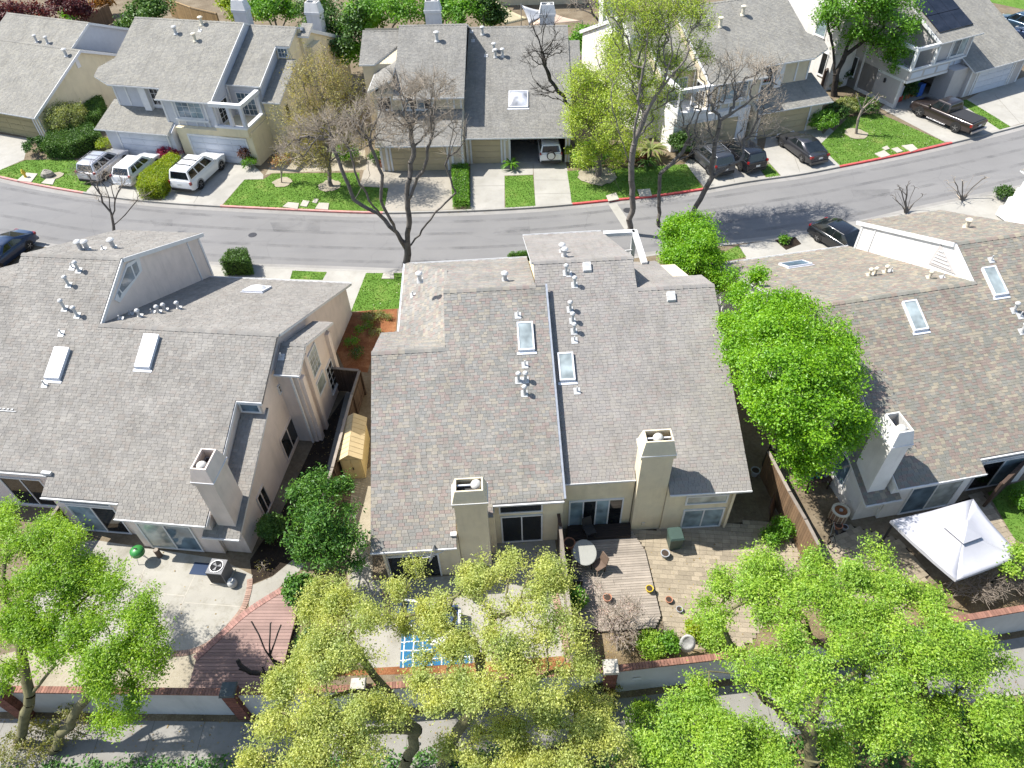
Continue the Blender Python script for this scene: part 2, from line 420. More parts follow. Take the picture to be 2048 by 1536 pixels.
    def pbox(h, mb, face, c, a0, a1, b0, b1, d0, d1, mi=0):
        f = h.fr(face, c)
        return mb.hexa([f(a0, b0, d0), f(a1, b0, d0), f(a1, b0, d1), f(a0, b0, d1)], [f(a0, b1, d0), f(a1, b1, d0), f(a1, b1, d1), f(a0, b1, d1)], mi)
    def window(h, face, c, a0, a1, b0, b1, cols=2, rows=1, glass='glass_dark', fw=0.07, frame='trim_white', name='window', sill=True, grid=None, glass2=None):
        if a1 < a0: a0, a1 = a1, a0
        if b1 < b0: b0, b1 = b1, b0
        mb = MB()
        h.pbox(mb, face, c, a0 - fw, a1 + fw, b0 - fw, b0, 0.0, 0.06); h.pbox(mb, face, c, a0 - fw, a1 + fw, b1, b1 + fw, 0.0, 0.06)
        h.pbox(mb, face, c, a0 - fw, a0, b0, b1, 0.0, 0.057); h.pbox(mb, face, c, a1, a1 + fw, b0, b1, 0.0, 0.057)
        for i in range(1, cols):
            t = a0 + (a1 - a0) * i / cols; h.pbox(mb, face, c, t - fw * 0.4, t + fw * 0.4, b0, b1, 0.015, 0.05)
        for i in range(1, rows):
            t = b0 + (b1 - b0) * i / rows; h.pbox(mb, face, c, a0, a1, t - fw * 0.3, t + fw * 0.3, 0.015, 0.047)
        if grid:
            for i in range(1, grid[0]):
                t = a0 + (a1 - a0) * i / grid[0]; h.pbox(mb, face, c, t - 0.014, t + 0.014, b0, b1, 0.022, 0.036)
            for i in range(1, grid[1]):
                t = b0 + (b1 - b0) * i / grid[1]; h.pbox(mb, face, c, a0, a1, t - 0.014, t + 0.014, 0.022, 0.034)
        o = h.add(name, mb, frame)
        for i in range(cols):
            p = MB(); w = (a1 - a0) / cols
            h.pbox(p, face, c, a0 + w * i, a0 + w * (i + 1), b0, b1, 0.004, 0.02)
            h.add('pane', p, (glass2 if (glass2 and i % 2) else glass), o)
        if sill: h.add('sill', h.pbox(MB(), face, c, a0 - fw - 0.04, a1 + fw + 0.04, b0 - fw - 0.07, b0 - fw - 0.003, 0.0, 0.1), frame, o)
        return o
    def window_px(h, face, c, p, q, **k):
        a0, b0 = h.pw(*p, face, c); a1, b1 = h.pw(*q, face, c)
        return h.window(face, c, a0, a1, b0, b1, **k)
    def garage(h, c, a0, a1, b0=0.03, b1=2.15, m='garage_white', face='S', n=4, trim='trim_white'):
        mb = MB(); h.pbox(mb, face, c, a0 - 0.14, a0, b0, b1 + 0.14, 0.0, 0.07); h.pbox(mb, face, c, a1, a1 + 0.14, b0, b1 + 0.14, 0.0, 0.07); h.pbox(mb, face, c, a0, a1, b1, b1 + 0.14, 0.0, 0.066)
        o = h.add('garage_door', mb, trim)
        for i in range(n):
            w = (b1 - b0) / n; p = MB()
            h.pbox(p, face, c, a0 + 0.01, a1 - 0.01, b0 + w * i + 0.012, b0 + w * (i + 1) - 0.012, 0.003, 0.035)
            for j in range(4 if a1 - a0 > 3 else 2):
                t = (a1 - a0) / (4 if a1 - a0 > 3 else 2)
                h.pbox(p, face, c, a0 + t * j + 0.08, a0 + t * (j + 1) - 0.08, b0 + w * i + 0.09, b0 + w * (i + 1) - 0.09, 0.036, 0.05)
            h.add('panel', p, m, o)
        return o
    def trim(h, face, c, a0, a1, b0, b1, m='trim_white', d=0.045, name='trim'):
        return h.add(name, h.pbox(MB(), face, c, a0, a1, b0, b1, 0.0, d), m)
    # ---- things on roofs
    def vent(h, x, y, z, kind=0, m='pipe_white', hh=0.42, r=0.068):
        s = House.S; mb = MB()
        p = .15
        mb.hexa([(x - p, y - p, z - p * s + .02), (x + p, y - p, z - p * s + .02), (x + p, y + p, z + p * s + .02), (x - p, y + p, z + p * s + .02)],
                [(x - p, y - p, z - p * s + .035), (x + p, y - p, z - p * s + .035), (x + p, y + p, z + p * s + .035), (x - p, y + p, z + p * s + .035)])
        if kind == 2: mb.lathe([(0.035, -0.02), (0.03, hh * 0.7)], (x, y, z), 8)
        else: mb.lathe([(r * 1.7, -0.03), (r * 1.05, 0.1), (r, hh - 0.08), (r, hh - .02)], (x, y, z), 12).lathe([(r * 1.75, hh - 0.07), (r * 1.85, hh - 0.02), (r * 1.2, hh + 0.04), (0.02, hh + 0.055)], (x, y, z), 12)
        return h.add('vent_pipe' if kind == 2 else 'roof_vent', mb, m, smooth=False)
    def vent_px(h, px, py, pl, **k):
        return h.vent(*h.pp(px, py, pl), **k)
    def boxvent(h, px, py, pl, w=0.42):
        x, y, z = h.pp(px, py, pl); s = pl[4]; mb = MB()
        mb.hexa([(x - w / 2, y - .2, z - .2 * s), (x + w / 2, y - .2, z - .2 * s), (x + w / 2, y + .2, z + .2 * s), (x - w / 2, y + .2, z + .2 * s)],
                [(x - w / 2 + .02, y - .2, z - .2 * s + .13), (x + w / 2 - .02, y - .2, z - .2 * s + .13), (x + w / 2 - .02, y + .2, z + .2 * s + .16), (x - w / 2 + .02, y + .2, z + .2 * s + .16)])
        return h.add('box_vent', mb, 'pipe_white')
    def skylight(h, x0, x1, y0, y1, pl, glass='skylight_glass', t=0.16, dome=False):
        zf = lambda x, y, d: (x, y, pl[2] + pl[3] * (x - pl[0]) + pl[4] * (y - pl[1]) + d)
        f = 0.07; mb = MB()
        for a0, a1, c0, c1 in ((x0, x1, y0, y0 + f), (x0, x1, y1 - f, y1), (x0, x0 + f, y0 + f, y1 - f), (x1 - f, x1, y0 + f, y1 - f)):
            mb.hexa([zf(a0, c0, 0), zf(a1, c0, 0), zf(a1, c1, 0), zf(a0, c1, 0)], [zf(a0, c0, t), zf(a1, c0, t), zf(a1, c1, t), zf(a0, c1, t)])
        mb.hexa([zf(x0 - .08, y0 - .12, .028), zf(x1 + .08, y0 - .12, .028), zf(x1 + .08, y0 - .002, .028), zf(x0 - .08, y0 - .002, .028)], [zf(x0 - .08, y0 - .12, .04), zf(x1 + .08, y0 - .12, .04), zf(x1 + .08, y0 - .002, .04), zf(x0 - .08, y0 - .002, .04)])
        o = h.add('skylight', mb, 'flashing')
        g = MB(); a, b, c, d = x0 + f, x1 - f, y0 + f, y1 - f
        if dome:
            n = 6; vs = []; fs = []
            for i in range(n + 1):
                for j in range(n + 1):
                    u, v = i / n, j / n; hz = 0.22 * (16 * u * (1 - u) * v * (1 - v)) ** 0.45
                    vs.append(zf(a + (b - a) * u, c + (d - c) * v, t - 0.03 + hz))
            for i in range(n):
                for j in range(n): fs.append((i * (n + 1) + j, (i + 1) * (n + 1) + j, (i + 1) * (n + 1) + j + 1, i * (n + 1) + j + 1))
            g.add(vs, fs)
        else:
            g.hexa([zf(a, c, .04), zf(b, c, .04), zf(b, d, .04), zf(a, d, .04)], [zf(a, c, t - .025), zf(b, c, t - .025), zf(b, d, t - .025), zf(a, d, t - .025)])
        h.add('glass', g, glass, o, smooth=dome)
        return o
    def chimney(h, x0, x1, y0, y1, z0, z1, zc, m, zb=None, flue=(0.7, 0.5), band='trim_white', taper=0.09):
        """shaft, projecting band, open tapered crown with a round flue cap inside"""
        o = h.add('chimney', MB().box(x0, x1, y0, y1, z0, z1), m)
        e = 0.07
        h.add('band', MB().box(x0 - e, x1 + e, y0 - e, y1 + e, z1 - 0.02, z1 + 0.16), m, o)
        h.add('band_trim', MB().box(x0 - e - .012, x1 + e + .012, y0 - e - .012, y1 + e + .012, z1 + 0.16, z1 + 0.2), 'metal_dark' if band == 'dark' else band, o)
        mb = MB(); t = 0.06; zl = z1 + 0.2
        bo = (x0 - e + .01, x1 + e - .01, y0 - e + .01, y1 + e - .01); to = (x0 + taper, x1 - taper, y0 + taper, y1 - taper)
        def ring(r, d): return [(r[0] + d, r[2] + d), (r[1] - d, r[2] + d), (r[1] - d, r[3] - d), (r[0] + d, r[3] - d)]
        A, B, C_, D = ring(bo, 0), ring(to, 0), ring(to, t), ring(bo, t)
        vs = [(p[0], p[1], zl) for p in A] + [(p[0], p[1], zc) for p in B] + [(p[0], p[1], zc) for p in C_] + [(p[0], p[1], zl) for p in D]
        fs = []
        for i in range(4):
            j = (i + 1) % 4
            fs += [(i, j, 4 + j, 4 + i), (4 + i, 4 + j, 8 + j, 8 + i), (8 + i, 8 + j, 12 + j, 12 + i)]
        mb.add(vs, fs); h.add('crown', mb, m, o)
        h.add('crown_floor', MB().box(to[0] + t, to[1] - t, to[2] + t, to[3] - t, zl + .02, zl + 0.14), 'metal_dark', o)
        fx, fy = x0 + (x1 - x0) * flue[0], y0 + (y1 - y0) * flue[1]; r = 0.22
        h.add('crossbar', MB().box(to[0] + t + .002, to[1] - t - .002, fy - .03, fy + .03, zc - 0.2, zc - 0.13), 'flashing', o)
        h.add('flue_cap', MB().lathe([(0.12, zl - zc + 0.14), (0.12, -0.28), (r, -0.24), (r, -0.12), (r * 0.8, -0.03), (r * 0.4, 0.02), (0.01, 0.035)], (fx, fy, zc), 14), 'cap_stone', o, smooth=True)
        return o
    def downspout(h, x, y, z0, z1, m='trim_white', w=0.09):
        return h.add('downspout', MB().box(x - w / 2, x + w / 2, y - w / 2, y + w / 2, z0, z1), m)
# ------------------------------------------------------------------ the three near duplexes
S = House.S
mat('rake_grey', (0.20, 0.19, 0.175), 0.9, 0.1, 4)
def duplex_a(h, pal, wallm, right, yr1, yc, left_x=-18.0, notch_top=5.1, pieces=300, ridge_m=None, darkglass='glass_dark'):
    A = (0, 0, 2.654, 0, S); A2 = (0, 0, 2.654 - 0.84, 0, S); A3 = (0, 0, 2.654 - 0.55, 0, S)
    zA = lambda y: 2.654 + S * y
    B = (0, 8.2, zA(8.2), 0, -S); B3 = (0, 8.2, zA(8.2) - 0.55, 0, -S)
    C = (0, yr1, zA(yr1), 0, -S)
    xb = -8.95; xl = -14.3
    # walls
    h.block(-5.2, -1.3, 0.14, 8.2, A, wallm); h.block(xb + .05, -5.2, 0.72, 8.2, A, wallm)
    h.block(-1.3, -0.12, 0.28, 5.1, A2, wallm); h.block(-1.3, -0.12, 5.1, 8.2, A, wallm)
    h.block(xb + .05, -0.12, 8.2, 17.3, B, wallm)
    h.block(xl + .1, xb + .05, 1.75, yr1, A, wallm); h.block(xl + .1, xb + .05, yr1, yc - 0.45, C, wallm)
    h.block(left_x + 0.1, xl + .1, 1.75, 9.6, A, wallm)
    h.block(-0.12, 0.95, 7.0, 8.2, A3, wallm); h.block(-0.12, 0.95, 8.2, 11.2, B3, wallm)
    # roofs
    polyA = [(-1.26, -0.1), (-1.26, 5.1), (0, 5.1), (0, 8.2), (xb, 8.2), (xb, yr1), (xl, yr1), (xl, 9.8), (left_x, 9.8), (left_x, 1.4), (-9.05, 1.4), (-9.05, 0.5), (-5.4, 0.5), (-5.4, -0.1)]
    h.roof(polyA, A, pal, pieces, fascia='rake_grey')
    h.roof([(-1.7, -0.12), (0, -0.12), (0, 5.4), (-1.25, 5.4), (-1.25, 0.25), (-1.7, 0.25)], A2, pal, name='roof')
    h.roof([(xb, 8.2), (0.12, 8.2), (0.12, 17.7), (xb, 17.7)], B, pal)
    h.roof([(xl, yr1), (xb + 0.1, yr1), (xb + 0.1, yc), (xl, yc)], C, pal)
    h.roof([(left_x, 9.8), (xl - .02, 9.8), (xl - .02, 17.7), (left_x, 17.7)], (0, 9.8, zA(9.8), 0, -S), pal)
    h.roof([(0.01, 6.75), (1.25, 6.75), (1.25, 8.2), (0.01, 8.2)], A3, pal)
    h.roof([(0.13, 8.2), (1.25, 8.2), (1.25, 11.6), (0.13, 11.6)], B3, pal)
    rm = ridge_m or pal
    h.ridge((xb, 8.2), (0.05, 8.2), zA(8.2), rm); h.ridge((xl, yr1), (xb, yr1), zA(yr1), rm); h.ridge((0.1, 8.2), (1.2, 8.2), zA(8.2) - .55, rm)
    # gutters and fascias
    h.gutter((-5.4, -0.1), (-1.26, -0.1), A); h.gutter((-9.05, 0.5), (-5.42, 0.5), A); h.gutter((left_x, 1.4), (-9.1, 1.4), A); h.gutter((-1.7, -0.12), (0, -0.12), A2)
    h.gutter((0.0, 6.75), (1.25, 6.75), A3); h.gutter((xb, 17.7), (0.12, 17.7), B)
    # notch: clerestory facing the garden
    h.window('S', 5.1, -1.12, -0.28, zA(5.1) - 0.66, zA(5.1) - 0.2, cols=1, glass='glass_blue', sill=False)
    h.fascia((-1.2, 5.02), (0.0, 5.02), zA(5.1) - 0.06, zA(5.1) - 0.06, hh=0.16)
    h.fascia((-1.235, -0.1), (-1.235, 5.1), zA(-.1) - 0.14, zA(5.1) - 0.14, w=0.03, hh=0.2)
    # gable between the two units: trim along the rakes
    zc = lambda y: zA(yr1) - S * (y - yr1)
    h.fascia((xb + .13, yr1), (xb + .13, yc), zA(yr1) - 0.1, zc(yc) - 0.1, hh=0.22)
    h.fascia((xb + .05, 8.25), (xb + .05, yr1), zA(8.25) - 0.12, zA(yr1) - 0.12, hh=0.2)
    h.trim('E', xb + .05, yc - 0.62, yc - 0.47, B[2] - S * (yc - .5 - 8.2) + .02, zc(yc - .5) - 0.25)
    h.trim('E', xb + .05, yc - 1.75, yc - 1.65, B[2] - S * (yc - 1.7 - 8.2) + .02, zc(yc - 1.7) - 0.3)
    # rear wall: patio doors, clerestories
    h.window('S', 0.72, -8.35, -6.15, 0.12, 2.05, cols=2, glass='glass_curtain', glass2=darkglass, name='patio_door', sill=False)
    h.window('S', 0.72, -8.55, -6.2, 2.3, 2.68, cols=1, glass=darkglass, sill=False)
    h.window('S', 0.14, -4.75, -2.35, 0.12, 2.0, cols=2, glass='glass_pale', glass2='glass_blue', name='patio_door', sill=False)
    h.window('S', 0.14, -4.9, -1.75, 2.18, 2.42, cols=1, glass='glass_curtain', sill=False)
    h.window('S', 1.75, -12.2, -10.2, 0.3, 2.3, cols=2, glass=darkglass, name='patio_door', sill=False)
    h.window('S', 0.28, -1.55, -1.32, 0.5, 1.3, cols=1, glass='metal_dark', sill=False, frame=wallm, name='meter_niche')
    # chimney
    h.chimney(-1.1, -0.27, 0.36, 1.62, 0.8, 4.95, 5.85, wallm, flue=(0.5, 0.3), band='flashing')
    # side pilasters and downspout
    for y, z in ((7.25, 4.7), (8.0, 5.4), (11.0, 4.2)):
        h.add('pilaster', MB().box(0.86, 1.14, y - 0.16, y + 0.16, 0, z - .2), wallm)
    h.downspout(0.72, 6.86, 0.1, 5.0)
    return A, A2, B, C

hl = House('duplex_house', 'grey-roofed duplex with pinkish stucco walls and a concrete patio beside a red deck', 'house', -8, -14.37, 15.55)
A, A2, B, C = duplex_a(hl, 'shingle_grey', 'stucco_pink', True, 11.55, 18.6)
for p, q, kw in (((575, 918.8), (582, 832.6), dict(cols=2, sill=False)), ((529.8, 1031.9), (524.4, 971), dict(cols=2, sill=False)), ((559.5, 786), (566, 752), dict(cols=1, sill=False, grid=(2, 2)))):
    hl.window_px('E', -0.12, p, q, frame='stucco_pink' if q[1] > 760 else 'trim_white', **kw)
hl.window('E', 0.95, 8.5, 9.5, 3.2, 4.6, cols=1, grid=(3, 4), sill=False, glass='glass_pale'); hl.window('E', 0.95, 8.5, 9.5, 1.9, 2.7, cols=1, sill=False, glass='glass_pale')
hl.window('E', 0.95, 9.9, 10.7, 0.7, 2.4, cols=1, grid=(2, 4), sill=True)
hl.window('E', -0.12, 12.4, 13.4, 0.9, 2.3, cols=1, sill=False, glass='glass_blue')
def wallpoly(h, face, c, pix, d0, d1):
    f = h.fr(face, c); q = [h.pw(x, y, face, c) for x, y in pix]; n = len(q)
    return MB().add([f(a, b, d0) for a, b in q] + [f(a, b, d1) for a, b in q],
                    [tuple(range(n)), tuple(range(2 * n - 1, n - 1, -1))] + [(i, (i + 1) % n, n + (i + 1) % n, n + i) for i in range(n)])
gw = hl.add('gable_window', wallpoly(hl, 'E', -8.9, [(228, 600), (253, 527), (277, 514), (283, 541), (238, 605)], 0.0, 0.05), 'trim_white')
hl.add('pane', wallpoly(hl, 'E', -8.9, [(237, 577), (253, 535), (259, 532), (268, 556), (243, 584)], 0.052, 0.06), 'glass_blue', gw)
hl.add('pane', wallpoly(hl, 'E', -8.9, [(262, 530), (271, 523), (277, 542), (270, 553)], 0.052, 0.06), 'glass_blue', gw)
hl.add('pane', wallpoly(hl, 'E', -8.9, [(233, 587), (236, 580), (241, 587), (238, 596)], 0.052, 0.06), 'glass_blue', gw)
for p in ((155, 632), (130, 618), (138, 571), (158, 542)): hl.vent_px(*p, A, hh=0.55)
for p in ((123, 668), (90, 770), (145, 536)): hl.vent_px(*p, A, kind=2)
hl.skylight(-10.7, -9.95, 5.45, 6.9, A, 'skylight_white', 0.2); hl.skylight(-6.45, -5.7, 6.2, 7.75, A, 'skylight_white', 0.2)
for p in ((280, 634), (318, 626), (331, 622), (358, 618)): hl.vent_px(*p, B, hh=0.45)
for p in ((241, 640), (262, 630), (305, 627)): hl.vent_px(*p, B, kind=2)
x, y, z = hl.pp(515, 580, B); hl.skylight(x - .6, x + .6, y - .6, y + .6, B, 'skylight_white', 0.14, True)
for p in ((163, 500), (176, 500), (228, 496)): hl.vent_px(*p, C, hh=0.55, r=0.11)
hl.vent_px(207, 500, C, kind=2); hl.vent_px(563, 715, (0, 0, 2.1, 0, S), kind=2)
mbx = MB()
for i in range(14):      # roof-edge flashing strip with little steps, left part of the rear slope
    xx = -14.6 + i * 0.21; mbx.box(xx, xx + 0.1, 4.0, 4.08, 2.654 + S * 4.0 + .035, 2.654 + S * 4.0 + .06)
mbx.box(-14.7, -11.6, 3.93, 3.97, 2.654 + S * 3.95 + .03, 2.654 + S * 3.95 + .045)
hl.add('snow_strip', mbx, 'pipe_white')
hl.add('loose_flashing', MB().box(-9.3, -8.85, 1.34, 1.5, 3.3, 3.45), 'pipe_white')

hr = House('duplex_house', 'brown mottled roof duplex with pale stucco chimney above a white garden canopy', 'house', 9, 17.87, 15.26, True)
A_, A2_, B_, C_ = duplex_a(hr, 'shingle_brown', 'stucco_pale', True, 10.25, 17.6, left_x=-13.0)
for sgn in ((1840, 660), (2000, 590)):
    x, y, z = hr.pp(*sgn, A_); hr.skylight(x - .37, x + .37, y - .1, y + 1.35, A_, 'skylight_glass', 0.16)
for p in ((2027, 622), (2043, 664)): hr.vent_px(*p, A_, hh=0.5)
for p in ((1982, 521), (2040, 633)): hr.vent_px(*p, A_, kind=2)
for p in ((1738, 552), (1749, 550), (1770, 546), (1858, 557)): hr.vent_px(*p, B_, m='pipe_cream', hh=0.45)
for p in ((1781, 544), (1885, 557)): hr.vent_px(*p, B_, kind=2)
hr.vent_px(1932, 455, C_, m='pipe_cream', hh=0.5, r=0.11)
x, y, z = hr.pp(1590, 530, B_); hr.skylight(x - .75, x + .75, y - .5, y + .5, B_, 'glass_blue', 0.14)
lv = hr.add('gable_louvre', wallpoly(hr, 'E', -8.9, [(1858, 527), (1882, 488), (1912, 548)], 0.0, 0.04), 'siding_taupe')  # flat triangle toned darker to stand for the shaded gable recess
for i in range(5):
    t = 0.12 + i * 0.17; a = np.array(hr.pw(1862, 527, 'E', -8.9)); b = np.array(hr.pw(1884, 494, 'E', -8.9)); c = np.array(hr.pw(1906, 545, 'E', -8.9))
    p, q = a + (b - a) * t, c + (b - c) * t
    hr.add('slat', MB().bar((-8.9 + .05, p[0], p[1]), (-8.9 + .05, q[0], q[1]), 0.04, 0.05), 'trim_white', lv)
# a dish on the front slope of this house
x, y, z = hr.pp(1516, 572, B_)
dm = MB().lathe([(0.02, 0.0), (0.2, 0.03), (0.33, 0.09), (0.34, 0.1), (0.2, 0.05), (0.02, 0.02)], (x, y, z + 0.5), 16, ax=Matrix.Rotation(radians(62), 3, Vector((0.5, 1, 0)).normalized()))
do = hr.add('dish', dm, 'pipe_white', smooth=True)
hr.add('dish_mast', MB().tube([(x, y, z), (x, y, z + 0.5)], 0.025).tube([(x, y, z + .45), (x - .25, y - .2, z + .62)], 0.018), 'flashing', do)
hr.window('E', -0.12, 1.6, 2.5, 0.9, 2.4, cols=1, glass='glass_blue', sill=False)

# ------------------------------------------------------------------ centre duplex
hc = House('duplex_house', 'centre duplex with cream stucco, mixed tan roof beside grey roof and two chimneys', 'house', 1.5, 0, 0)
CLp = (0, 15.97, 2.7, 0, S); CRp = (0, 17.6, 3.1, 0, S)
zl = lambda v: 2.7 + S * (v - 15.97); zr = lambda v: 3.1 + S * (v - 17.6)
FL = (0, 26.8, zl(26.8), 0, -S); FT = (0, 28.25, zr(28.25), 0, -S); FR = (0, 26.65, zr(26.65), 0, -S); LW = (0, 24.11, zl(24.11), 0, -S)
LF = (-4.85, 0, 4.75, S, 0)
w = 'stucco_cream'
hc.block(-5.3, -2.06, 16.28, 24.1, CLp, w); hc.block(-2.06, -0.5, 17.2, 24.1, CLp, w); hc.block(-0.5, 2.45, 17.7, 24.1, CLp, w); hc.block(-2.3, 2.45, 24.1, 26.8, CLp, w)
hc.block(-5.3, -2.3, 24.1, 26.6, LW, w); hc.block(-4.5, -2.3, 26.6, 32.7, LF, w, pl2=FL); hc.block(-2.3, 2.3, 26.8, 32.7, FL, w)
hc.block(2.45, 5.6, 18.25, 28.25, CRp, w); hc.block(5.6, 6.6, 18.8, 28.2, CRp, w); hc.block(6.6, 6.98, 18.8, 26.6, CRp, w); hc.block(6.98, 10.05, 17.9, 26.6, CRp, w)
hc.block(2.3, 6.55, 28.25, 34.9, FT, w); hc.block(6.6, 10.0, 26.6, 31.6, FR, w)
hc.roof([(-5.65, 15.95), (-2.12, 15.95), (-2.12, 17.05), (-0.55, 17.05), (-0.55, 17.65 - .2), (2.45, 17.65 - .2), (2.45, 26.8), (-2.35, 26.8), (-2.35, 24.1), (-5.7, 24.1)], CLp, 'shingle_mix', 300, fascia='rake_grey')
hc.roof([(2.47, 18.3), (5.62, 18.3), (5.62, 18.7), (7.0, 18.7), (7.0, 17.6), (10.5, 17.6), (10.5, 26.65), (6.82, 26.65), (6.82, 28.25), (2.0, 28.25), (2.0, 26.82), (2.47, 26.82)], CRp, 'shingle_cool', 200, fascia='rake_grey')
hc.roof([(-2.35, 26.8), (1.99, 26.8), (1.99, 33.1), (-4.68, 33.1), (-2.35, 30.75)], FL, 'shingle_mix')
hc.roof([(-5.7, 24.11), (-2.36, 24.11), (-2.36, 25.0), (-4.71, 26.87), (-5.67, 26.9)], LW, 'shingle_mix')
hc.roof([(-4.85, 26.9), (-4.72, 26.88), (-2.36, 25.02), (-2.36, 30.75), (-4.7, 33.08), (-4.85, 33.08)], LF, 'shingle_mix')
hc.roof([(1.9, 28.25), (6.84, 28.25), (6.5, 35.4), (1.9, 35.4)], FT, 'shingle_cool')
hc.roof([(6.85, 26.65), (10.5, 26.65), (10.5, 28.5), (9.05, 28.6), (9.1, 32.1), (6.85, 32.3)], FR, 'shingle_cool')
hc.ridge((2.0, 28.25), (6.84, 28.25), zr(28.25), 'shingle_cool'); hc.ridge((6.85, 26.65), (10.5, 26.65), zr(26.65), 'shingle_cool'); hc.ridge((-2.35, 26.8), (2.0, 26.8), zl(26.8), 'shingle_mix'); hc.ridge((-5.7, 24.1), (-2.36, 24.1), zl(24.1), 'shingle_mix')
hc.add('party_flashing', MB().bar((2.5, 17.5, zl(17.5) + .02), (2.5, 26.85, zl(26.85) + .02), 0.09, 0.06), 'flashing_blue')
hc.gutter((-5.65, 15.95), (-2.12, 15.95), CLp); hc.gutter((-0.55, 17.45), (2.45, 17.45), CLp); hc.gutter((2.5, 18.3), (5.62, 18.3), CRp); hc.gutter((7.0, 17.6), (10.5, 17.6), CRp)
hc.gutter((-4.85, 33.1), (-4.85, 26.9), LF); hc.gutter((-4.7, 33.1), (1.99, 33.1), FL); hc.gutter((1.9, 35.4), (6.5, 35.4), FT)
hc.chimney(-2.04, -0.76, 16.36, 17.2, 0, 4.95, 5.75, w, flue=(0.72, 0.6)); hc.chimney(5.65, 6.96, 17.96, 18.8, 0, 5.2, 6.1, w, flue=(0.5, 0.5))
for p in ((1132, 547), (1149, 571), (1140, 620), (1145, 643), (1148, 664)): hc.vent_px(*p, CRp, hh=0.5)
for p in ((1138, 549), (1149, 682), (1154, 783)): hc.vent_px(*p, CRp, kind=2)
for p in ((1037, 762), (1051, 761), (1049, 788)): hc.vent_px(*p, CLp, hh=0.5)
for p in ((1036, 632), (1050, 731)): hc.vent_px(*p, CLp, kind=2)
for p, pl in (((840, 562), FL), ((1010, 562), FL), ((1124, 505), FT), ((1129, 514), FT)): hc.vent_px(*p, pl, hh=0.5, r=0.1)
hc.vent_px(826, 592, LF, kind=2)
hc.boxvent(1174, 537, CRp); hc.boxvent(1342, 596, CRp)
hc.skylight(0.98, 1.72, 23.72, 25.02, CLp); hc.skylight(2.75, 3.46, 22.5, 23.75, CRp)
hc.window_px('S', 16.28, (787, 1157), (874, 1108), cols=2, name='patio_door', sill=False)
hc.window('S', 16.28, -5.0, -2.9, 2.18, 2.4, cols=1, glass='glass_blue', sill=False)
hc.window('S', 17.7, -0.2, 1.5, 0.14, 2.05, cols=2, name='patio_door', sill=False); hc.window('S', 17.7, -0.25, 1.5, 2.42, 2.95, cols=1, sill=False)
hc.window('S', 18.25, 2.85, 5.15, 0.14, 2.1, cols=4, glass='glass_curtain', glass2='glass_dark', name='patio_door', sill=False)
hc.window_px('S', 17.9, (1362, 1054), (1447, 1016), cols=2, glass='glass_curtain', sill=False); hc.window_px('S', 17.9, (1373, 1007), (1455, 989), cols=1, glass='glass_pale', sill=False)
hc.downspout(-0.62, 17.36, 0, 2.9, 'stucco_cream'); hc.downspout(-5.2, 16.1, 0, 2.5, 'stucco_cream'); hc.downspout(9.9, 17.8, 0, 2.9, 'stucco_cream')
hc.add('junction_box', MB().box(6.1, 6.24, 17.9, 17.96, 0.35, 0.6), 'pipe_cream')
mbd = MB().lathe([(0.02, 0.0), (0.22, 0.03), (0.37, 0.1), (0.38, 0.11), (0.22, 0.05), (0.02, 0.02)], (-3.05, 15.72, 2.6), 18, ax=Matrix.Rotation(radians(-78), 3, Vector((0.25, 1, 0)).normalized()))
dd = hc.add('dish', mbd, 'pipe_white', smooth=True)
hc.add('dish_arm', MB().tube([(-3.0, 15.75, 2.55), (-2.75, 15.9, 2.45), (-2.3, 16.3, 2.3)], 0.025).tube([(-3.05, 15.72, 2.45), (-3.5, 15.5, 2.75)], 0.018), 'flashing', dd)
hc.add('cable_box', MB().box(-2.35, -2.1, 16.3, 16.5, zl(16.4) + .02, zl(16.4) + .1), 'pipe_white')
# balcony frame of white beams on the street side
bm = MB()
for a, b in (((6.5, 34.6, 5), (8.3, 34.6, 5)), ((8.3, 34.7, 5), (8.3, 31.5, 5))): bm.bar(a, b, 0.3, 0.22)
fo = hc.add('balcony_beam', bm, 'trim_white')
hc.add('balcony_post', MB().box(8.18, 8.42, 34.5, 34.74, 0, 4.88), 'trim_white', fo)
for i in range(4): hc.add('rail', MB().bar((6.7, 33.9 - i * 0.02, 3.2 + i * 0.35), (8.1, 33.9, 3.2 + i * 0.35), 0.05, 0.09), 'trim_white', fo)
hc.add('balcony_floor', MB().box(6.6, 8.1, 31.7, 34.4, 2.5, 2.7), 'stucco_cream')
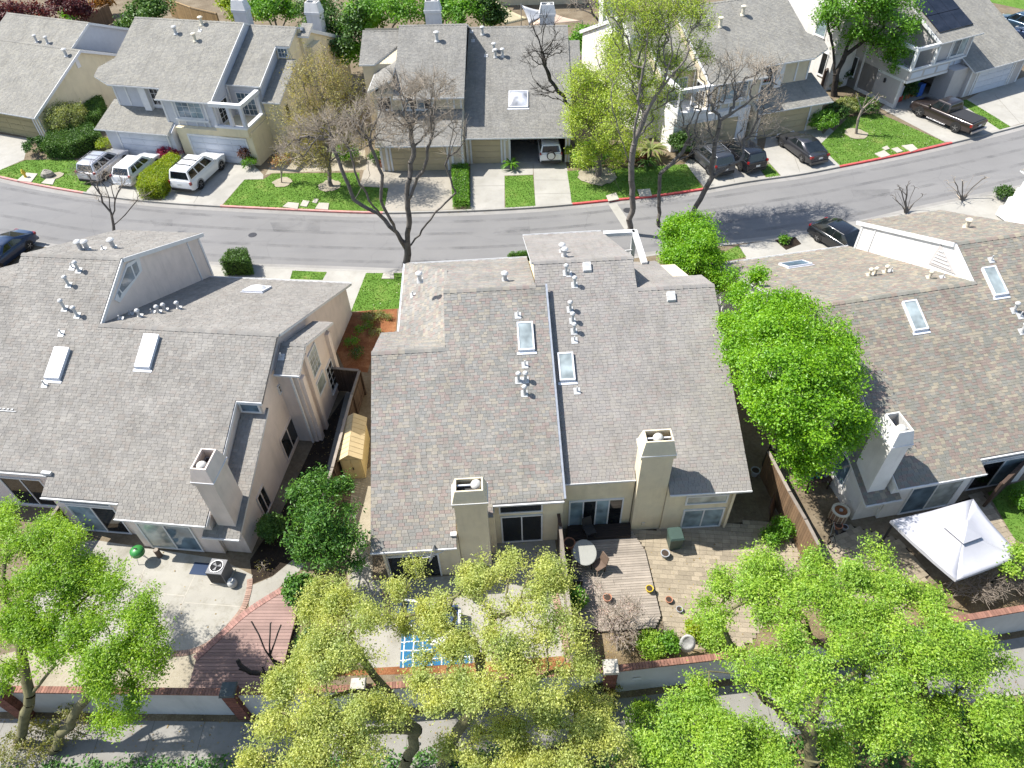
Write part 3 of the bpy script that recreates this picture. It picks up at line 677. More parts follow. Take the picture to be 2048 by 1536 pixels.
# ------------------------------------------------------------------ houses across the street
def duplex_b(h, sid, garg, side, pal='shingle_far', ridge_y=55.3):
    P = (0, 47.8, 5.0, 0, S); P2 = (0, 47.8, 5 - 0.84, 0, S); P3 = (0, 47.8, 5 - 1.85, 0, S)
    z1 = lambda y: 5 + S * (y - 47.8)
    R1 = (0, 55.3, z1(55.3), 0, -S); R2 = (0, 56.2, z1(56.2) - .84, 0, -S); G = (0, 47.0, 2.4, 0, S)
    # walls
    h.block(-45.9, -39.6, 47.3, 49.9, G, sid); h.block(-45.2, -40.2, 49.3, 55.3, P, sid); h.block(-40.2, -35.5, 48.15, 55.3, P, sid, zb=2.5)
    h.block(-39.3, -32.6, 47.62, 50.6, 2.74, side); h.block(-39.5, -35.5, 50.6, 55.3, 2.6, sid)
    h.block(-35.5, -32.6, 50.6, 56.2, P2, sid); h.block(-32.6, -31.1, 50.4, 54.3, P3, side); h.block(-32.6, -31.35, 54.3, 56.2, P2, side)
    h.block(-45.2, -35.5, 55.3, 63.5, R1, sid); h.block(-35.5, -31.1, 56.2, 64.2, R2, side)
    h.block(-31.1, -30.5, 56.5, 58.2, 6.2, side, name='pilaster')
    # roofs
    h.roof([(-35.45, 47.7), (-40.3, 47.7), (-40.3, 48.7), (-45.0, 48.7), (-46.6, 49.4), (-46.6, 50.2), (-45.5, 51.2), (-45.5, 55.3), (-35.45, 55.3)], P, pal)
    h.roof([(-45.5, 55.3), (-35.45, 55.3), (-35.45, 64), (-45.5, 64)], R1, pal, dense=False)
    h.roof([(-35.44, 50.4), (-32.5, 50.4), (-32.5, 54.25), (-31.3, 54.25), (-31.3, 56.2), (-35.44, 56.2)], P2, pal)
    h.roof([(-35.44, 56.2), (-31.0, 56.2), (-31.0, 64.6), (-35.44, 64.6)], R2, pal, dense=False)
    h.roof([(-32.49, 50.15), (-30.95, 50.15), (-30.95, 54.35), (-32.49, 54.35)], P3, pal)
    h.roof([(-46.5, 46.95), (-39.75, 46.95), (-39.75, 49.9), (-46.0, 49.9)], G, pal)
    h.roof([(-31.28, 55.9), (-30.3, 55.9), (-30.3, 57.2), (-31.28, 57.2)], (0, 47.8, 5 - 1.3, 0, S), pal)
    h.ridge((-45.5, 55.3), (-35.45, 55.3), z1(55.3), pal); h.ridge((-35.4, 56.2), (-31.3, 56.2), z1(56.2) - .84, pal)
    # edges
    h.gutter((-40.3, 47.7), (-35.45, 47.7), P); h.gutter((-45.0, 48.7), (-40.32, 48.7), P); h.gutter((-46.5, 46.95), (-39.75, 46.95), G); h.gutter((-35.44, 50.4), (-32.5, 50.4), P2); h.gutter((-32.49, 50.15), (-30.95, 50.15), P3)
    h.fascia((-35.42, 47.7), (-35.42, 55.3), z1(47.7) - .1, z1(55.3) - .1); h.fascia((-32.47, 50.4), (-32.47, 54.2), z1(50.4) - .94, z1(54.2) - .94); h.fascia((-30.97, 56.2), (-30.97, 64.6), z1(56.2) - .94, z1(56.2) - .84 - S * 8.4 - .1, hh=0.28)
    # garages
    h.garage(47.3, -44.7, -40.2, m=garg); h.garage(47.62, -38.3, -33.3, m=garg)
    # upper fronts: battens, windows
    for a in (-45.2, -44.1, -42.9): h.trim('S', 49.3, a, a + 0.14, 3.5, 5.35)
    h.block(-42.55, -41.95, 48.9, 49.3, 5.2, 'trim_white', zb=3.35, name='window_fin')
    h.window('S', 49.3, -41.8, -40.35, 3.75, 5.1, cols=2, grid=(4, 3), glass='glass_dark', glass2='glass_blue')
    for a in (-40.2, -39.3, -36.5, -35.66): h.trim('S', 48.15, a, a + 0.16, 2.6, 4.85)
    h.window('S', 48.15, -38.9, -36.75, 3.45, 4.75, cols=2, glass='glass_blue', glass2='glass_curtain', grid=(4, 3))
    h.trim('S', 48.15, -39.3, -36.34, 3.12, 3.3, d=0.14); h.trim('S', 48.15, -40.2, -35.5, 2.5, 2.66, d=0.1)
    for a in (-38.6, -37.6, -36.9): h.trim('S', 48.15, a, a + 0.1, 2.67, 3.11, d=0.06)
    # balcony: parapet, posts, beams
    b = h.add('balcony_parapet', MB().box(-35.4, -32.7, 47.4, 47.62, 2.5, 3.12).box(-32.9, -32.68, 47.63, 50.4, 2.5, 3.12), side)
    h.add('rail', MB().box(-35.44, -32.64, 47.34, 47.68, 3.123, 3.28).box(-32.94, -32.62, 47.69, 50.4, 3.123, 3.28), 'trim_white', b)
    h.add('beam', MB().box(-35.44, -32.64, 47.33, 47.69, 4.82, 5.1).box(-32.96, -32.6, 47.7, 50.4, 4.82, 5.1), 'trim_white', b)
    for x, y in ((-32.8, 47.5), (-35.3, 47.5), (-32.8, 50.2), (-33.9, 47.5)): h.add('post', MB().box(x - .13, x + .13, y - .13, y + .13, 3.285, 4.815), 'siding_grey', b)
    h.window('S', 50.6, -34.9, -33.4, 2.85, 4.6, cols=2, grid=(4, 4), glass='glass_blue', sill=False, name='balcony_door')
    h.window('E', -35.5, 48.5, 49.9, 2.95, 4.5, cols=1, grid=(3, 4), sill=False)
    h.window('S', 54.3, -32.4, -31.6, z1(54.3) - 1.7, z1(54.3) - 1.05, cols=1, grid=(3, 2), glass='glass_blue', sill=False)
    h.window('E', -31.1, 51.0, 51.5, 2.2, 3.6, cols=1, sill=False, frame=side)
    h.trim('S', 47.62, -33.15, -32.62, 0.02, 2.4, m=side); h.downspout(-35.36, 50.3, 3.3, 5.2)
    # chimneys behind the ridge
    for x, y in ((-39.6, 61.6), (-32.6, 61.9)): h.chimney(x - .75, x + .55, y, y + 0.9, 3.5, 6.95, 7.9, 'stucco_pale')
    return P, P2, P3

hd = House('duplex_house', 'two-storey grey duplex with white-beamed balcony and white cars on its drive', 'house', -14.3, 0, 0)
P, P2, P3 = duplex_b(hd, 'siding_grey', 'garage_white', 'stucco_yellow')
for p, m in (((352, 68), 'pipe_white'), ((391, 82), 'pipe_cream'), ((404, 49), 'pipe_cream')): hd.vent_px(*p, P, m=m, hh=0.6, r=0.12)
hd.vent_px(400, 62, P, kind=2)
he = House('duplex_house', 'tan two-storey duplex half hidden behind leafing and bare trees with dark cars parked', 'house', 15, -5.58, 0.75, True)
P_, P2_, P3_ = duplex_b(he, 'siding_tan', 'garage_tan', 'stucco_pale')
for p in ((1485, 30), (1440, 53)): he.vent_px(*p, P_, m='pipe_cream', hh=0.7, r=0.13)

# middle house across the street
hm = House('duplex_house', 'tan duplex with one open garage bay and a domed skylight on its street slope', 'house', -2.8, 0, 0)
PR = (0, 52.6, 2.4, 0, S); PG = (0, 51.5, 2.4, 0, S); PU = (0, 54.1, 5.0, 0, S); PU2 = (0, 54.1, 4.3, 0, S)
zu = lambda y: 5 + S * (y - 54.1); zpr = lambda y: 2.4 + S * (y - 52.6)
w = 'siding_tan'; pal = 'shingle_dull'
hm.block(-5.55, -2.1, 52.95, 63, PR, w); hm.block(2.35, 2.75, 52.95, 63, PR, w); hm.block(-2.1, 2.35, 59.2, 63, PR, w)
hm.block(-2.1, 2.35, 52.95, 53.25, 2.32, w, zb=2.05, name='lintel')
hm.block(-5.55, 2.75, 63, 70, (0, 63, zpr(63), 0, -S), w)
hm.block(-12.2, -5.6, 51.95, 54.9, PG, w); hm.block(-12.6, -5.65, 54.6, 60.85, PU, w, pl2=(-12.6, 0, 5.4, S, 0)); hm.block(-13.9, -10.9, 58.2, 61.3, PU2, w)
hm.block(-13.9, -5.65, 61.3, 69, (0, 60.85, zu(60.85), 0, -S), w)
hm.roof([(-5.7, 52.5), (2.95, 52.5), (2.75, 63.0), (-5.5, 63.0)], PR, pal)
hm.roof([(2.78, 57.4), (3.7, 57.4), (3.7, 61.6), (2.78, 61.6)], (0, 52.6, 2.3, 0, S), pal)
hm.roof([(-12.4, 51.4), (-5.72, 51.4), (-5.72, 54.7), (-12.4, 54.7)], PG, pal)
hm.roof([(-10.96, 54.0), (-5.45, 54.0), (-5.45, 60.85), (-10.96, 60.85)], PU, pal)
hm.roof([(-14.1, 58.0), (-12.86, 58.0), (-10.97, 59.88), (-10.97, 61.3), (-14.1, 61.3)], PU2, pal)
hm.roof([(-12.9, 54.4), (-10.97, 54.4), (-10.97, 59.85), (-12.9, 57.98)], (-12.9, 0, 5.35, S, 0), pal)
hm.roof([(-5.5, 63.0), (2.75, 63.0), (2.75, 70.5), (-5.5, 70.5)], (0, 63, zpr(63), 0, -S), pal, dense=False)
hm.roof([(-14.1, 61.3), (-10.97, 61.3), (-10.97, 69), (-14.1, 69)], (0, 61.3, zu(61.3) - .7, 0, -S), pal, dense=False); hm.roof([(-10.97, 60.85), (-5.45, 60.85), (-5.45, 69), (-10.97, 69)], (0, 60.85, zu(60.85), 0, -S), pal, dense=False)
hm.ridge((-5.5, 63), (2.75, 63), zpr(63), pal); hm.ridge((-10.96, 60.85), (-5.45, 60.85), zu(60.85), pal); hm.ridge((-14.1, 61.3), (-10.97, 61.3), zu(61.3) - .7, pal)
hm.gutter((-5.7, 52.5), (2.95, 52.5), PR); hm.gutter((-12.4, 51.4), (-5.72, 51.4), PG); hm.gutter((-10.96, 54.0), (-5.45, 54.0), PU); hm.gutter((-14.1, 58.0), (-12.86, 58.0), PU2)
hm.fascia((-12.93, 54.4), (-12.93, 58.0), 5.27, 5.27, hh=0.16)
hm.garage(52.95, -5.05, -2.75, m='garage_tan', b1=2.05); hm.garage(51.95, -11.3, -6.95, m='garage_tan')
for a in (-5.5, -2.5, -2.12): hm.trim('S', 52.95, a, a + 0.16, 0.02, 2.25, d=0.07)
for a in (2.37, 2.62): hm.trim('S', 52.95, a, a + 0.12, 0.02, 2.3, d=0.07)
for a in (-12.2, -11.75, -6.6, -5.8): hm.trim('S', 51.95, a, a + 0.18, 0.02, 2.35, d=0.07)
for a in (-8.0, -6.9, -6.4, -5.85): hm.trim('S', 54.6, a, a + 0.13, 3.85, 5.0)
hm.window('S', 54.6, -10.4, -8.1, 3.85, 4.85, cols=4, glass='glass_blue', glass2='glass_dark')
hm.window('S', 54.6, -12.3, -11.3, 3.9, 4.8, cols=1, glass='glass_dark')
hm.add('house_number', MB().box(-2.38, -2.2, 52.9, 52.945, 1.9, 2.0), 'trim_white')
hm.block(-2.1, 2.35, 52.96, 59.2, 0.02, mat('garage_floor', (0.28, 0.27, 0.25), 0.8, 0.15, 1.5), zb=-0.05, name='garage_floor')
x, y, z = hm.pp(1019, 218, PR); hm.skylight(-2.1, -0.55, 55.1, 56.6, PR, 'skylight_dome', 0.14, True)
for p in ((965, 69), (988, 102), (991, 114), (1005, 113)): hm.vent_px(*p, PR, hh=0.62, r=0.11)
for p in ((943, 64), (972, 112), (946, 82)): hm.vent_px(*p, PR, kind=2)
hm.vent_px(874, 82, PU, hh=0.7, r=0.13)
for x, y, zt in ((-8.75, 65.2, 8.4), (1.1, 66.5, 7.5)): hm.chimney(x - .65, x + .65, y, y + .9, 3, zt - .9, zt, 'stucco_pale', flue=(0.6, 0.5))
# clutter in the open bay
hm.add('storage_shelf', MB().box(-1.9, -1.4, 57.5, 59.0, 0.02, 1.8).box(-0.5, -0.05, 56.2, 57.2, 0.02, 1.5), mat('dark_clutter', (0.07, 0.06, 0.05), 0.8, 0.5, 6))

# far left house
hf = House('gabled_house', 'low gabled house with a blank yellow stucco end wall and an olive garage door', 'house', -22, 0, 0)
Q = (0, 40.5, 2.4, 0, S); zq = 2.4 + S * 6.9; Q2 = (0, 47.4, zq, 0, -S); pal = 'shingle_far'
hf.block(-70, -59.15, 41.0, 47.4, Q, 'stucco_yellow'); hf.block(-70, -59.15, 47.4, 52.5, Q2, 'stucco_yellow')
hf.roof([(-71, 40.4), (-58.9, 40.4), (-58.9, 47.4), (-71, 47.4)], Q, pal); hf.roof([(-71, 47.4), (-58.9, 47.4), (-58.9, 53), (-71, 53)], Q2, pal)
zq2 = 6.35; Q3 = (0, 51.2, zq2, 0, S); Q4 = (0, 51.2, zq2, 0, -S)
hf.block(-71, -61.2, 48.2, 51.2, Q3, 'siding_grey'); hf.block(-71, -61.2, 51.2, 55.5, Q4, 'siding_grey')
hf.roof([(-71, 47.9), (-61.0, 47.9), (-61.0, 51.2), (-71, 51.2)], Q3, pal); hf.roof([(-71, 51.2), (-61.0, 51.2), (-61.0, 56), (-71, 56)], Q4, pal)
hf.ridge((-71, 47.4), (-58.9, 47.4), zq, pal); hf.ridge((-71, 51.2), (-61, 51.2), zq2, pal)
hf.fascia((-58.92, 40.4), (-58.92, 47.4), 2.3, zq - .1, hh=0.22); hf.fascia((-58.92, 47.4), (-58.92, 53), zq - .1, zq - S * 5.6 - .1, hh=0.22); hf.fascia((-61.02, 47.9), (-61.02, 51.2), zq2 - S * 3.3 - .1, zq2 - .1); hf.fascia((-61.02, 51.2), (-61.02, 56), zq2 - .1, zq2 - S * 4.8 - .1)
hf.gutter((-71, 40.4), (-58.9, 40.4), Q); hf.garage(41.0, -66.5, -60.2, m='garage_olive'); hf.trim('S', 41.0, -59.9, -59.75, 0, 2.3); hf.downspout(-59.3, 40.9, 0, 2.3)
hf.trim('E', -59.15, 46.6, 47.0, zq - 1.3, zq - 0.6, m='stucco_pale')
hf.vent_px(133, 112, Q, hh=0.6, r=0.12)
for p in ((74, 84), (96, 87)): hf.vent_px(*p, Q3, hh=0.6, r=0.1)
hf.vent_px(156, 95, Q2, kind=2)

# far right house with solar panels
hg = House('duplex_house', 'taupe house with black solar panels and white balcony over an open garage', 'house', 24, 0, 0)
N1 = (0, 39.2, 2.5, 0, S); N2 = (0, 40.5, 5.2, 0, S); w = 'siding_taupe'; pal = 'shingle_far'
hg.block(62.5, 69.5, 39.6, 49, N1, w); hg.block(58.4, 62.9, 40.9, 52, N2, w, zb=2.3); hg.block(60.6, 62.5, 39.9, 41.5, 2.6, w)
hg.block(55.75, 58.4, 43.4, 52, N2, w); hg.block(55.75, 60.6, 43.6, 50, 2.5, w); hg.block(55.75, 56.0, 40.85, 43.4, 2.5, w); hg.block(53.2, 55.75, 46.5, 60, 6.8, 'stucco_pale')
hg.roof([(62.2, 39.1), (70, 39.1), (70, 49.5), (62.2, 49.5)], N1, pal); hg.roof([(58.2, 40.4), (63.1, 40.4), (63.1, 52), (58.2, 52)], N2, pal); hg.roof([(55.5, 43.0), (58.18, 43.0), (58.18, 52), (55.5, 52)], N2, pal)
hg.roof([(62.2, 49.5), (70, 49.5), (70, 58), (62.2, 58)], (0, 49.5, 2.5 + S * 10.3, 0, -S), pal, dense=False); hg.roof([(55.5, 52), (63.1, 52), (63.1, 60), (55.5, 60)], (0, 52, 5.2 + S * 11.5, 0, -S), pal, dense=False)
hg.gutter((62.2, 39.1), (70, 39.1), N1); hg.gutter((58.2, 40.4), (63.1, 40.4), N2); hg.fascia((58.17, 40.4), (58.17, 52), 5.08, 5.2 + S * 11.5 - .1, hh=0.24)
hg.garage(39.6, 63.7, 67.9, m='garage_white')
for a in (62.55, 63.3, 68.2, 69.2): hg.trim('S', 39.6, a, a + 0.16, 0.05, 2.4)
for a in (58.45, 60.3, 62.7): hg.trim('S', 40.9, a, a + 0.15, 2.6, 5.0)
hg.window('S', 40.9, 60.6, 62.2, 3.5, 4.8, cols=2, glass='glass_blue', glass2='glass_curtain'); hg.trim('S', 40.9, 60.2, 62.6, 3.1, 3.3, d=0.2)
for i in range(2): hg.trim('S', 40.9, 60.5 + i * 1.05, 61.4 + i * 1.05, 2.65, 3.0, m='garage_white')
g0 = hg.add('balcony_parapet', MB().box(55.7, 60.4, 40.45, 40.6, 2.5, 3.3).box(55.7, 55.85, 40.62, 44, 2.5, 3.3), w)
hg.add('balcony_floor', MB().box(55.7, 60.5, 40.45, 43.6, 2.3, 2.498), 'trim_white', g0)
hg.add('rail', MB().box(55.64, 60.45, 40.4, 40.66, 3.303, 3.42).box(55.64, 55.92, 40.67, 44, 3.303, 3.42), 'trim_white', g0)
for i in range(3): hg.add('panel', hg.pbox(MB(), 'S', 40.45, 55.95 + i * 1.5, 57.2 + i * 1.5, 2.65, 3.15, 0, 0.03), 'garage_white', g0)
for x, y in ((55.85, 40.55), (58.3, 40.55), (55.85, 43.2)): hg.add('post', MB().box(x - .12, x + .12, y - .12, y + .12, 3.425, 4.9), 'trim_white', g0)
hg.add('beam', MB().box(55.7, 58.15, 40.42, 40.68, 4.903, 5.15).box(55.72, 55.98, 40.69, 43.2, 4.903, 5.15), 'trim_white', g0)
hg.trim('W', 55.75, 40.86, 41.02, 0, 2.3); hg.trim('W', 55.75, 41.03, 45.3, 0.02, 0.3); hg.trim('W', 55.75, 45.3, 45.5, 0, 4.5)
hg.window('W', 55.75, 46.0, 46.45, 1.0, 2.6, cols=1); hg.window('W', 53.2, 48.2, 49.3, 4.2, 5.6, cols=1, glass='glass_curtain'); hg.window('W', 53.2, 47.2, 47.8, 1.2, 3.0, cols=1)
hg.window('W', 55.75, 48.0, 48.9, 3.0, 4.5, cols=1)
hg.add('wall_lamp', MB().box(55.6, 55.74, 42.5, 42.65, 1.7, 2.05), 'metal_dark')
hg.add('garage_shade_sheet', MB().box(56.02, 60.58, 43.5, 43.58, 0.05, 2.28), 'dark_void')  # near-black sheet before the back wall, garage shade put into its colour
for i in range(3):
    for j in range(4):
        x0, y0 = 58.75 + (0 if j < 2 else 0.4) * 0 + i * 1.32, 41.3 + j * 1.75
        zf = lambda x, y, d: (x, y, 5.2 + S * (y - 40.5) + d)
        mbp = MB().hexa([zf(x0, y0, .07), zf(x0 + 1.29, y0, .07), zf(x0 + 1.29, y0 + 1.7, .07), zf(x0, y0 + 1.7, .07)], [zf(x0, y0, .12), zf(x0 + 1.29, y0, .12), zf(x0 + 1.29, y0 + 1.7, .12), zf(x0, y0 + 1.7, .12)])
        hg.add('solar_panel', mbp, 'solar_black')
# clutter of toys and boxes inside the open garage
rg = random.Random(4); cl = ['toy_red', 'toy_blue', 'toy_orange', 'toy_white', 'toy_green']
for n_, c_ in zip(cl, ((0.4, 0.05, 0.03), (0.04, 0.12, 0.4), (0.35, 0.13, 0.04), (0.5, 0.5, 0.5), (0.05, 0.2, 0.08))): mat(n_, c_, 0.5, 0.1, 5)
for i in range(16):
    x, y = rg.uniform(56.4, 60.0), rg.uniform(41.6, 43.2); sx, sz = rg.uniform(.15, .4), rg.uniform(.3, 1.5)
    hg.add('stored_box', MB().prism([(x - sx, y - .2), (x + sx, y - .2), (x + sx * .8, y + .2), (x - sx * .8, y + .2)], 0.03, sz), cl[i % 5])

# corner of the next house at the right edge of the road
hn = House('white_house', 'corner of a white house with stepped bands beside the road', 'house', 14, 0, 0)
cx_, cy_ = hn.pz(2040, 452, 0)
hn.block(cx_ + .3, cx_ + 6, cy_ - 3, cy_ + 1.6, 3.0, 'stucco_pale')
for i in range(4): hn.add('band', MB().box(cx_ - .22 * (3 - i), cx_ + .29, cy_ - 3.1 + .05 * i, cy_ + 1.6 - .1 * i, 0.1 + i * .72, 0.76 + i * .72), 'trim_white')
hn.roof([(cx_ - .1, cy_ - 3.4), (cx_ + 6, cy_ - 3.4), (cx_ + 6, cy_ + 1.9), (cx_ - .1, cy_ + 1.9)], (cx_, cy_, 3.2, 0.2, 0.05), 'shingle_far')
# ------------------------------------------------------------------ ground, road, kerbs, lawns, drives
def concrete_mat(name, col, stain=0.25, fleck=0.1):
    m, nt, b = _new(name)
    c = mixc(nt, ramp(nt, noise(nt, 0.35, 5, 0.65), [(0.32, 0), (0.68, 1)]), sc(col, 0.85), sc(col, 1.1))
    c = mixc(nt, ramp(nt, noise(nt, 1.3, 5, 0.7), [(0.5, 0), (0.75, stain)]), c, (col[0] * 0.55, col[1] * 0.53, col[2] * 0.45))
    c = mixc(nt, noise(nt, 25, 3), mixc(nt, 1.0, c, (1 - fleck,) * 3, 'MULTIPLY'), mixc(nt, 1.0, c, (1 + fleck,) * 3, 'MULTIPLY'))
    nt.links.new(c, b.inputs['Base Color']); b.inputs['Roughness'].default_value = 0.9; b.inputs['Specular IOR Level'].default_value = 0.3
    bump(nt, b, noise(nt, 60, 3), 0.25, 0.01)
    return m
concrete_mat('drive_concrete', (0.346, 0.331, 0.294), 0.3); concrete_mat('patio_concrete', (0.330, 0.313, 0.270), 0.75); concrete_mat('walk_concrete', (0.247, 0.237, 0.214), 0.6); concrete_mat('kerb_concrete', (0.323, 0.309, 0.279), 0.3)  # walk concrete darkened so its colour carries the tree shade on the pavement
concrete_mat('gutter_concrete', (0.265, 0.254, 0.236), 0.4); concrete_mat('aggregate', (0.323, 0.294, 0.243), 0.3, 0.3); concrete_mat('stepping_stone', (0.412, 0.382, 0.323), 0.15)
mat('kerb_red', (0.52, 0.09, 0.085), 0.7, 0.18, 2.5, 40, 0.15, streak=0.25); mat('kerb_faded', (0.52, 0.25, 0.22), 0.75, 0.2, 2.5, 40, 0.15, streak=0.25)
m, nt, b = _new('asphalt')       # bleached asphalt with tyre lanes, patches and cracks
c = mixc(nt, ramp(nt, noise(nt, 0.12, 4, 0.6), [(0.35, 0), (0.65, 1)]), (0.175, 0.171, 0.166), (0.207, 0.202, 0.195))
c = mixc(nt, ramp(nt, noise(nt, 0.5, 4, 0.6, stretch=(0.25, 2.2, 1)), [(0.5, 0), (0.8, 0.42)]), c, (0.145, 0.144, 0.147))
c = mixc(nt, ramp(nt, noise(nt, 2.5, 6, 0.7), [(0.55, 0), (0.8, 0.4)]), c, (0.155, 0.152, 0.147))
c = mixc(nt, noise(nt, 45, 3), mixc(nt, 1.0, c, (0.84,) * 3, 'MULTIPLY'), mixc(nt, 1.0, c, (1.16,) * 3, 'MULTIPLY'))
vo = nt.nodes.new('ShaderNodeTexVoronoi'); vo.feature = 'DISTANCE_TO_EDGE'; vo.inputs['Scale'].default_value = 0.16
tc = nt.nodes.new('ShaderNodeTexCoord'); ad = nt.nodes.new('ShaderNodeVectorMath'); ad.operation = 'ADD'
nz = nt.nodes.new('ShaderNodeTexNoise'); nz.inputs['Scale'].default_value = 0.6; nz.inputs['Detail'].default_value = 5
nt.links.new(tc.outputs['Object'], nz.inputs['Vector']); nt.links.new(tc.outputs['Object'], ad.inputs[0]); nt.links.new(nz.outputs['Color'], ad.inputs[1]); nt.links.new(ad.outputs[0], vo.inputs['Vector'])
c = mixc(nt, ramp(nt, vo.outputs['Distance'], [(0.0, 0.22), (0.004, 0)]), c, (0.06, 0.06, 0.06))
nt.links.new(c, b.inputs['Base Color']); b.inputs['Roughness'].default_value = 0.92; b.inputs['Specular IOR Level'].default_value = 0.25
bump(nt, b, noise(nt, 70, 3), 0.3, 0.01)
def patchy(name, stops, s1=0.5, s2=9, rough=0.95, bs=20):
    m, nt, b = _new(name)
    a = nt.nodes.new('ShaderNodeMath'); a.operation = 'MULTIPLY_ADD'; a.inputs[1].default_value = 0.45
    nt.links.new(noise(nt, s2, 4, 0.7), a.inputs[0]); m2 = nt.nodes.new('ShaderNodeMath'); m2.operation = 'MULTIPLY'; m2.inputs[1].default_value = 0.55
    nt.links.new(noise(nt, s1, 4, 0.6), m2.inputs[0]); nt.links.new(m2.outputs[0], a.inputs[2])
    nt.links.new(ramp(nt, a.outputs[0], stops), b.inputs['Base Color']); b.inputs['Roughness'].default_value = rough; b.inputs['Specular IOR Level'].default_value = 0.15
    bump(nt, b, noise(nt, bs, 4), 0.5, 0.03)
    return m
patchy('lawn_grass', [(0.3, (0.051, 0.101, 0.016)), (0.46, (0.084, 0.169, 0.024)), (0.56, (0.115, 0.203, 0.035)), (0.66, (0.230, 0.230, 0.074)), (0.74, (0.297, 0.257, 0.108))], 0.8, 12)
patchy('soil', [(0.3, (0.10, 0.075, 0.05)), (0.5, (0.17, 0.135, 0.09)), (0.7, (0.25, 0.21, 0.15))], 0.6, 6)
patchy('mulch_red', [(0.3, (0.09, 0.035, 0.016)), (0.5, (0.22, 0.09, 0.04)), (0.7, (0.38, 0.21, 0.10))], 1.5, 16)
patchy('mulch_dark', [(0.3, (0.012, 0.009, 0.007)), (0.5, (0.03, 0.022, 0.016)), (0.7, (0.06, 0.045, 0.03))], 1.2, 14)
patchy('sandy', [(0.3, (0.23, 0.20, 0.145)), (0.5, (0.31, 0.275, 0.205)), (0.7, (0.38, 0.345, 0.27))], 0.8, 8)
patchy('leaf_litter', [(0.3, (0.07, 0.055, 0.035)), (0.5, (0.16, 0.12, 0.07)), (0.7, (0.30, 0.24, 0.15))], 1.0, 14)
patchy('hillside', [(0.3, (0.05, 0.07, 0.025)), (0.5, (0.11, 0.11, 0.05)), (0.7, (0.2, 0.17, 0.09))], 0.1, 1.5)

def flat(name, pts, z, m, kind='structure', parent=None):
    me = bpy.data.meshes.new(name); n = len(pts)
    ar = sum(pts[i][0] * pts[(i + 1) % n][1] - pts[(i + 1) % n][0] * pts[i][1] for i in range(n))
    if ar < 0: pts = pts[::-1]
    me.from_pydata([(x, y, z) for x, y in pts], [], [tuple(range(n))]); me.materials.append(MATS[m]); me.update()
    return link(name, me, parent, kind)
def sheet(name, pix, z, m, kind='structure', parent=None):
    return flat(name, [at2(x, y, z) for x, y in pix], z, m, kind, parent)
def slab(name, pix, z, m):
    return MB().prism([at2(x, y, z) for x, y in pix], 0.0, z).obj(name, m, kind='structure')
def smooth_line(pts, n=6):
    P = [Vector(p) for p in pts]; out = []
    for i in range(len(P) - 1):
        a, b, c, d = P[max(i - 1, 0)], P[i], P[i + 1], P[min(i + 2, len(P) - 1)]
        for k in range(n):
            t = k / n
            out.append(0.5 * ((2 * b) + (c - a) * t + (2 * a - 5 * b + 4 * c - d) * t * t + (3 * b - a - 3 * c + d) * t ** 3))
    return out + [P[-1]]
RZ = -0.12
far_px = [(-200, 305), (-60, 340), (0, 354), (60, 367), (150, 383), (240, 396), (330, 405), (440, 412), (560, 418), (700, 424), (800, 425), (940, 421), (1060, 415), (1145, 408), (1215, 401), (1300, 393), (1400, 379), (1500, 362), (1600, 348), (1680, 333), (1800, 309), (1905, 285), (2048, 249), (2250, 190)]
near_px = [(-200, 440), (0, 474), (70, 488), (200, 508), (415, 529), (580, 535), (720, 540), (808, 543), (920, 542), (1024, 537), (1150, 528), (1290, 511), (1444, 489), (1549, 477), (1606, 468), (1715, 448), (1849, 416), (1975, 390), (2034, 378), (2250, 325)]
farC = [at2(*p) for p in far_px]; nearC = [at2(*p) for p in near_px]
farL = [tuple(p[:2]) for p in smooth_line([(x, y, 0) for x, y in farC])]; nearL = [tuple(p[:2]) for p in smooth_line([(x, y, 0) for x, y in nearC])]
MB().add([(-260, -120, -0.17), (260, -120, -0.17), (260, 420, -0.17), (-260, 420, -0.17)], [(0, 1, 2, 3)]).obj('ground', 'hillside', kind='structure')
flat('road', farL + nearL[::-1], RZ, 'asphalt')
MB().prism(farL + [(200, 160), (-200, 160)], -0.165, 0.0).obj('far_verge', 'soil', kind='structure')
MB().prism(nearL + [(200, -60), (-200, -60)], -0.165, 0.0).obj('near_verge', 'soil', kind='structure')
def kerb(line, side, m, name, i0=0, i1=None, lift=0.012, w=0.16):
    L = line[i0:i1]; mb = MB(); n = len(L)
    off = []
    for i in range(n):
        a, b = L[max(i - 1, 0)], L[min(i + 1, n - 1)]; d = Vector((b[0] - a[0], b[1] - a[1])).normalized(); off.append((-d.y * side, d.x * side))
    for i in range(n - 1):
        a, b = L[i], L[i + 1]; oa, ob = off[i], off[i + 1]; e = 0.02
        q = lambda p, o, k, z: (p[0] + o[0] * k, p[1] + o[1] * k, z)
        mb.hexa([q(a, oa, -e, -0.16), q(b, ob, -e, -0.16), q(b, ob, w, -0.16), q(a, oa, w, -0.16)], [q(a, oa, -e, lift), q(b, ob, -e, lift), q(b, ob, w, lift), q(a, oa, w, lift)])
    return mb.obj(name, m, kind='structure')
def strip(line, side, k0, k1, z, m, name, i0=0, i1=None):
    L = line[i0:i1]; n = len(L); A, B = [], []
    for i in range(n):
        a, b = L[max(i - 1, 0)], L[min(i + 1, n - 1)]; d = Vector((b[0] - a[0], b[1] - a[1])).normalized(); o = (-d.y * side, d.x * side)
        A.append((L[i][0] + o[0] * k0, L[i][1] + o[1] * k0, z)); B.append((L[i][0] + o[0] * k1, L[i][1] + o[1] * k1, z))
    return MB().add(A + B, [(i, i + 1, n + i + 1, n + i) for i in range(n - 1)]).obj(name, m, kind='structure')
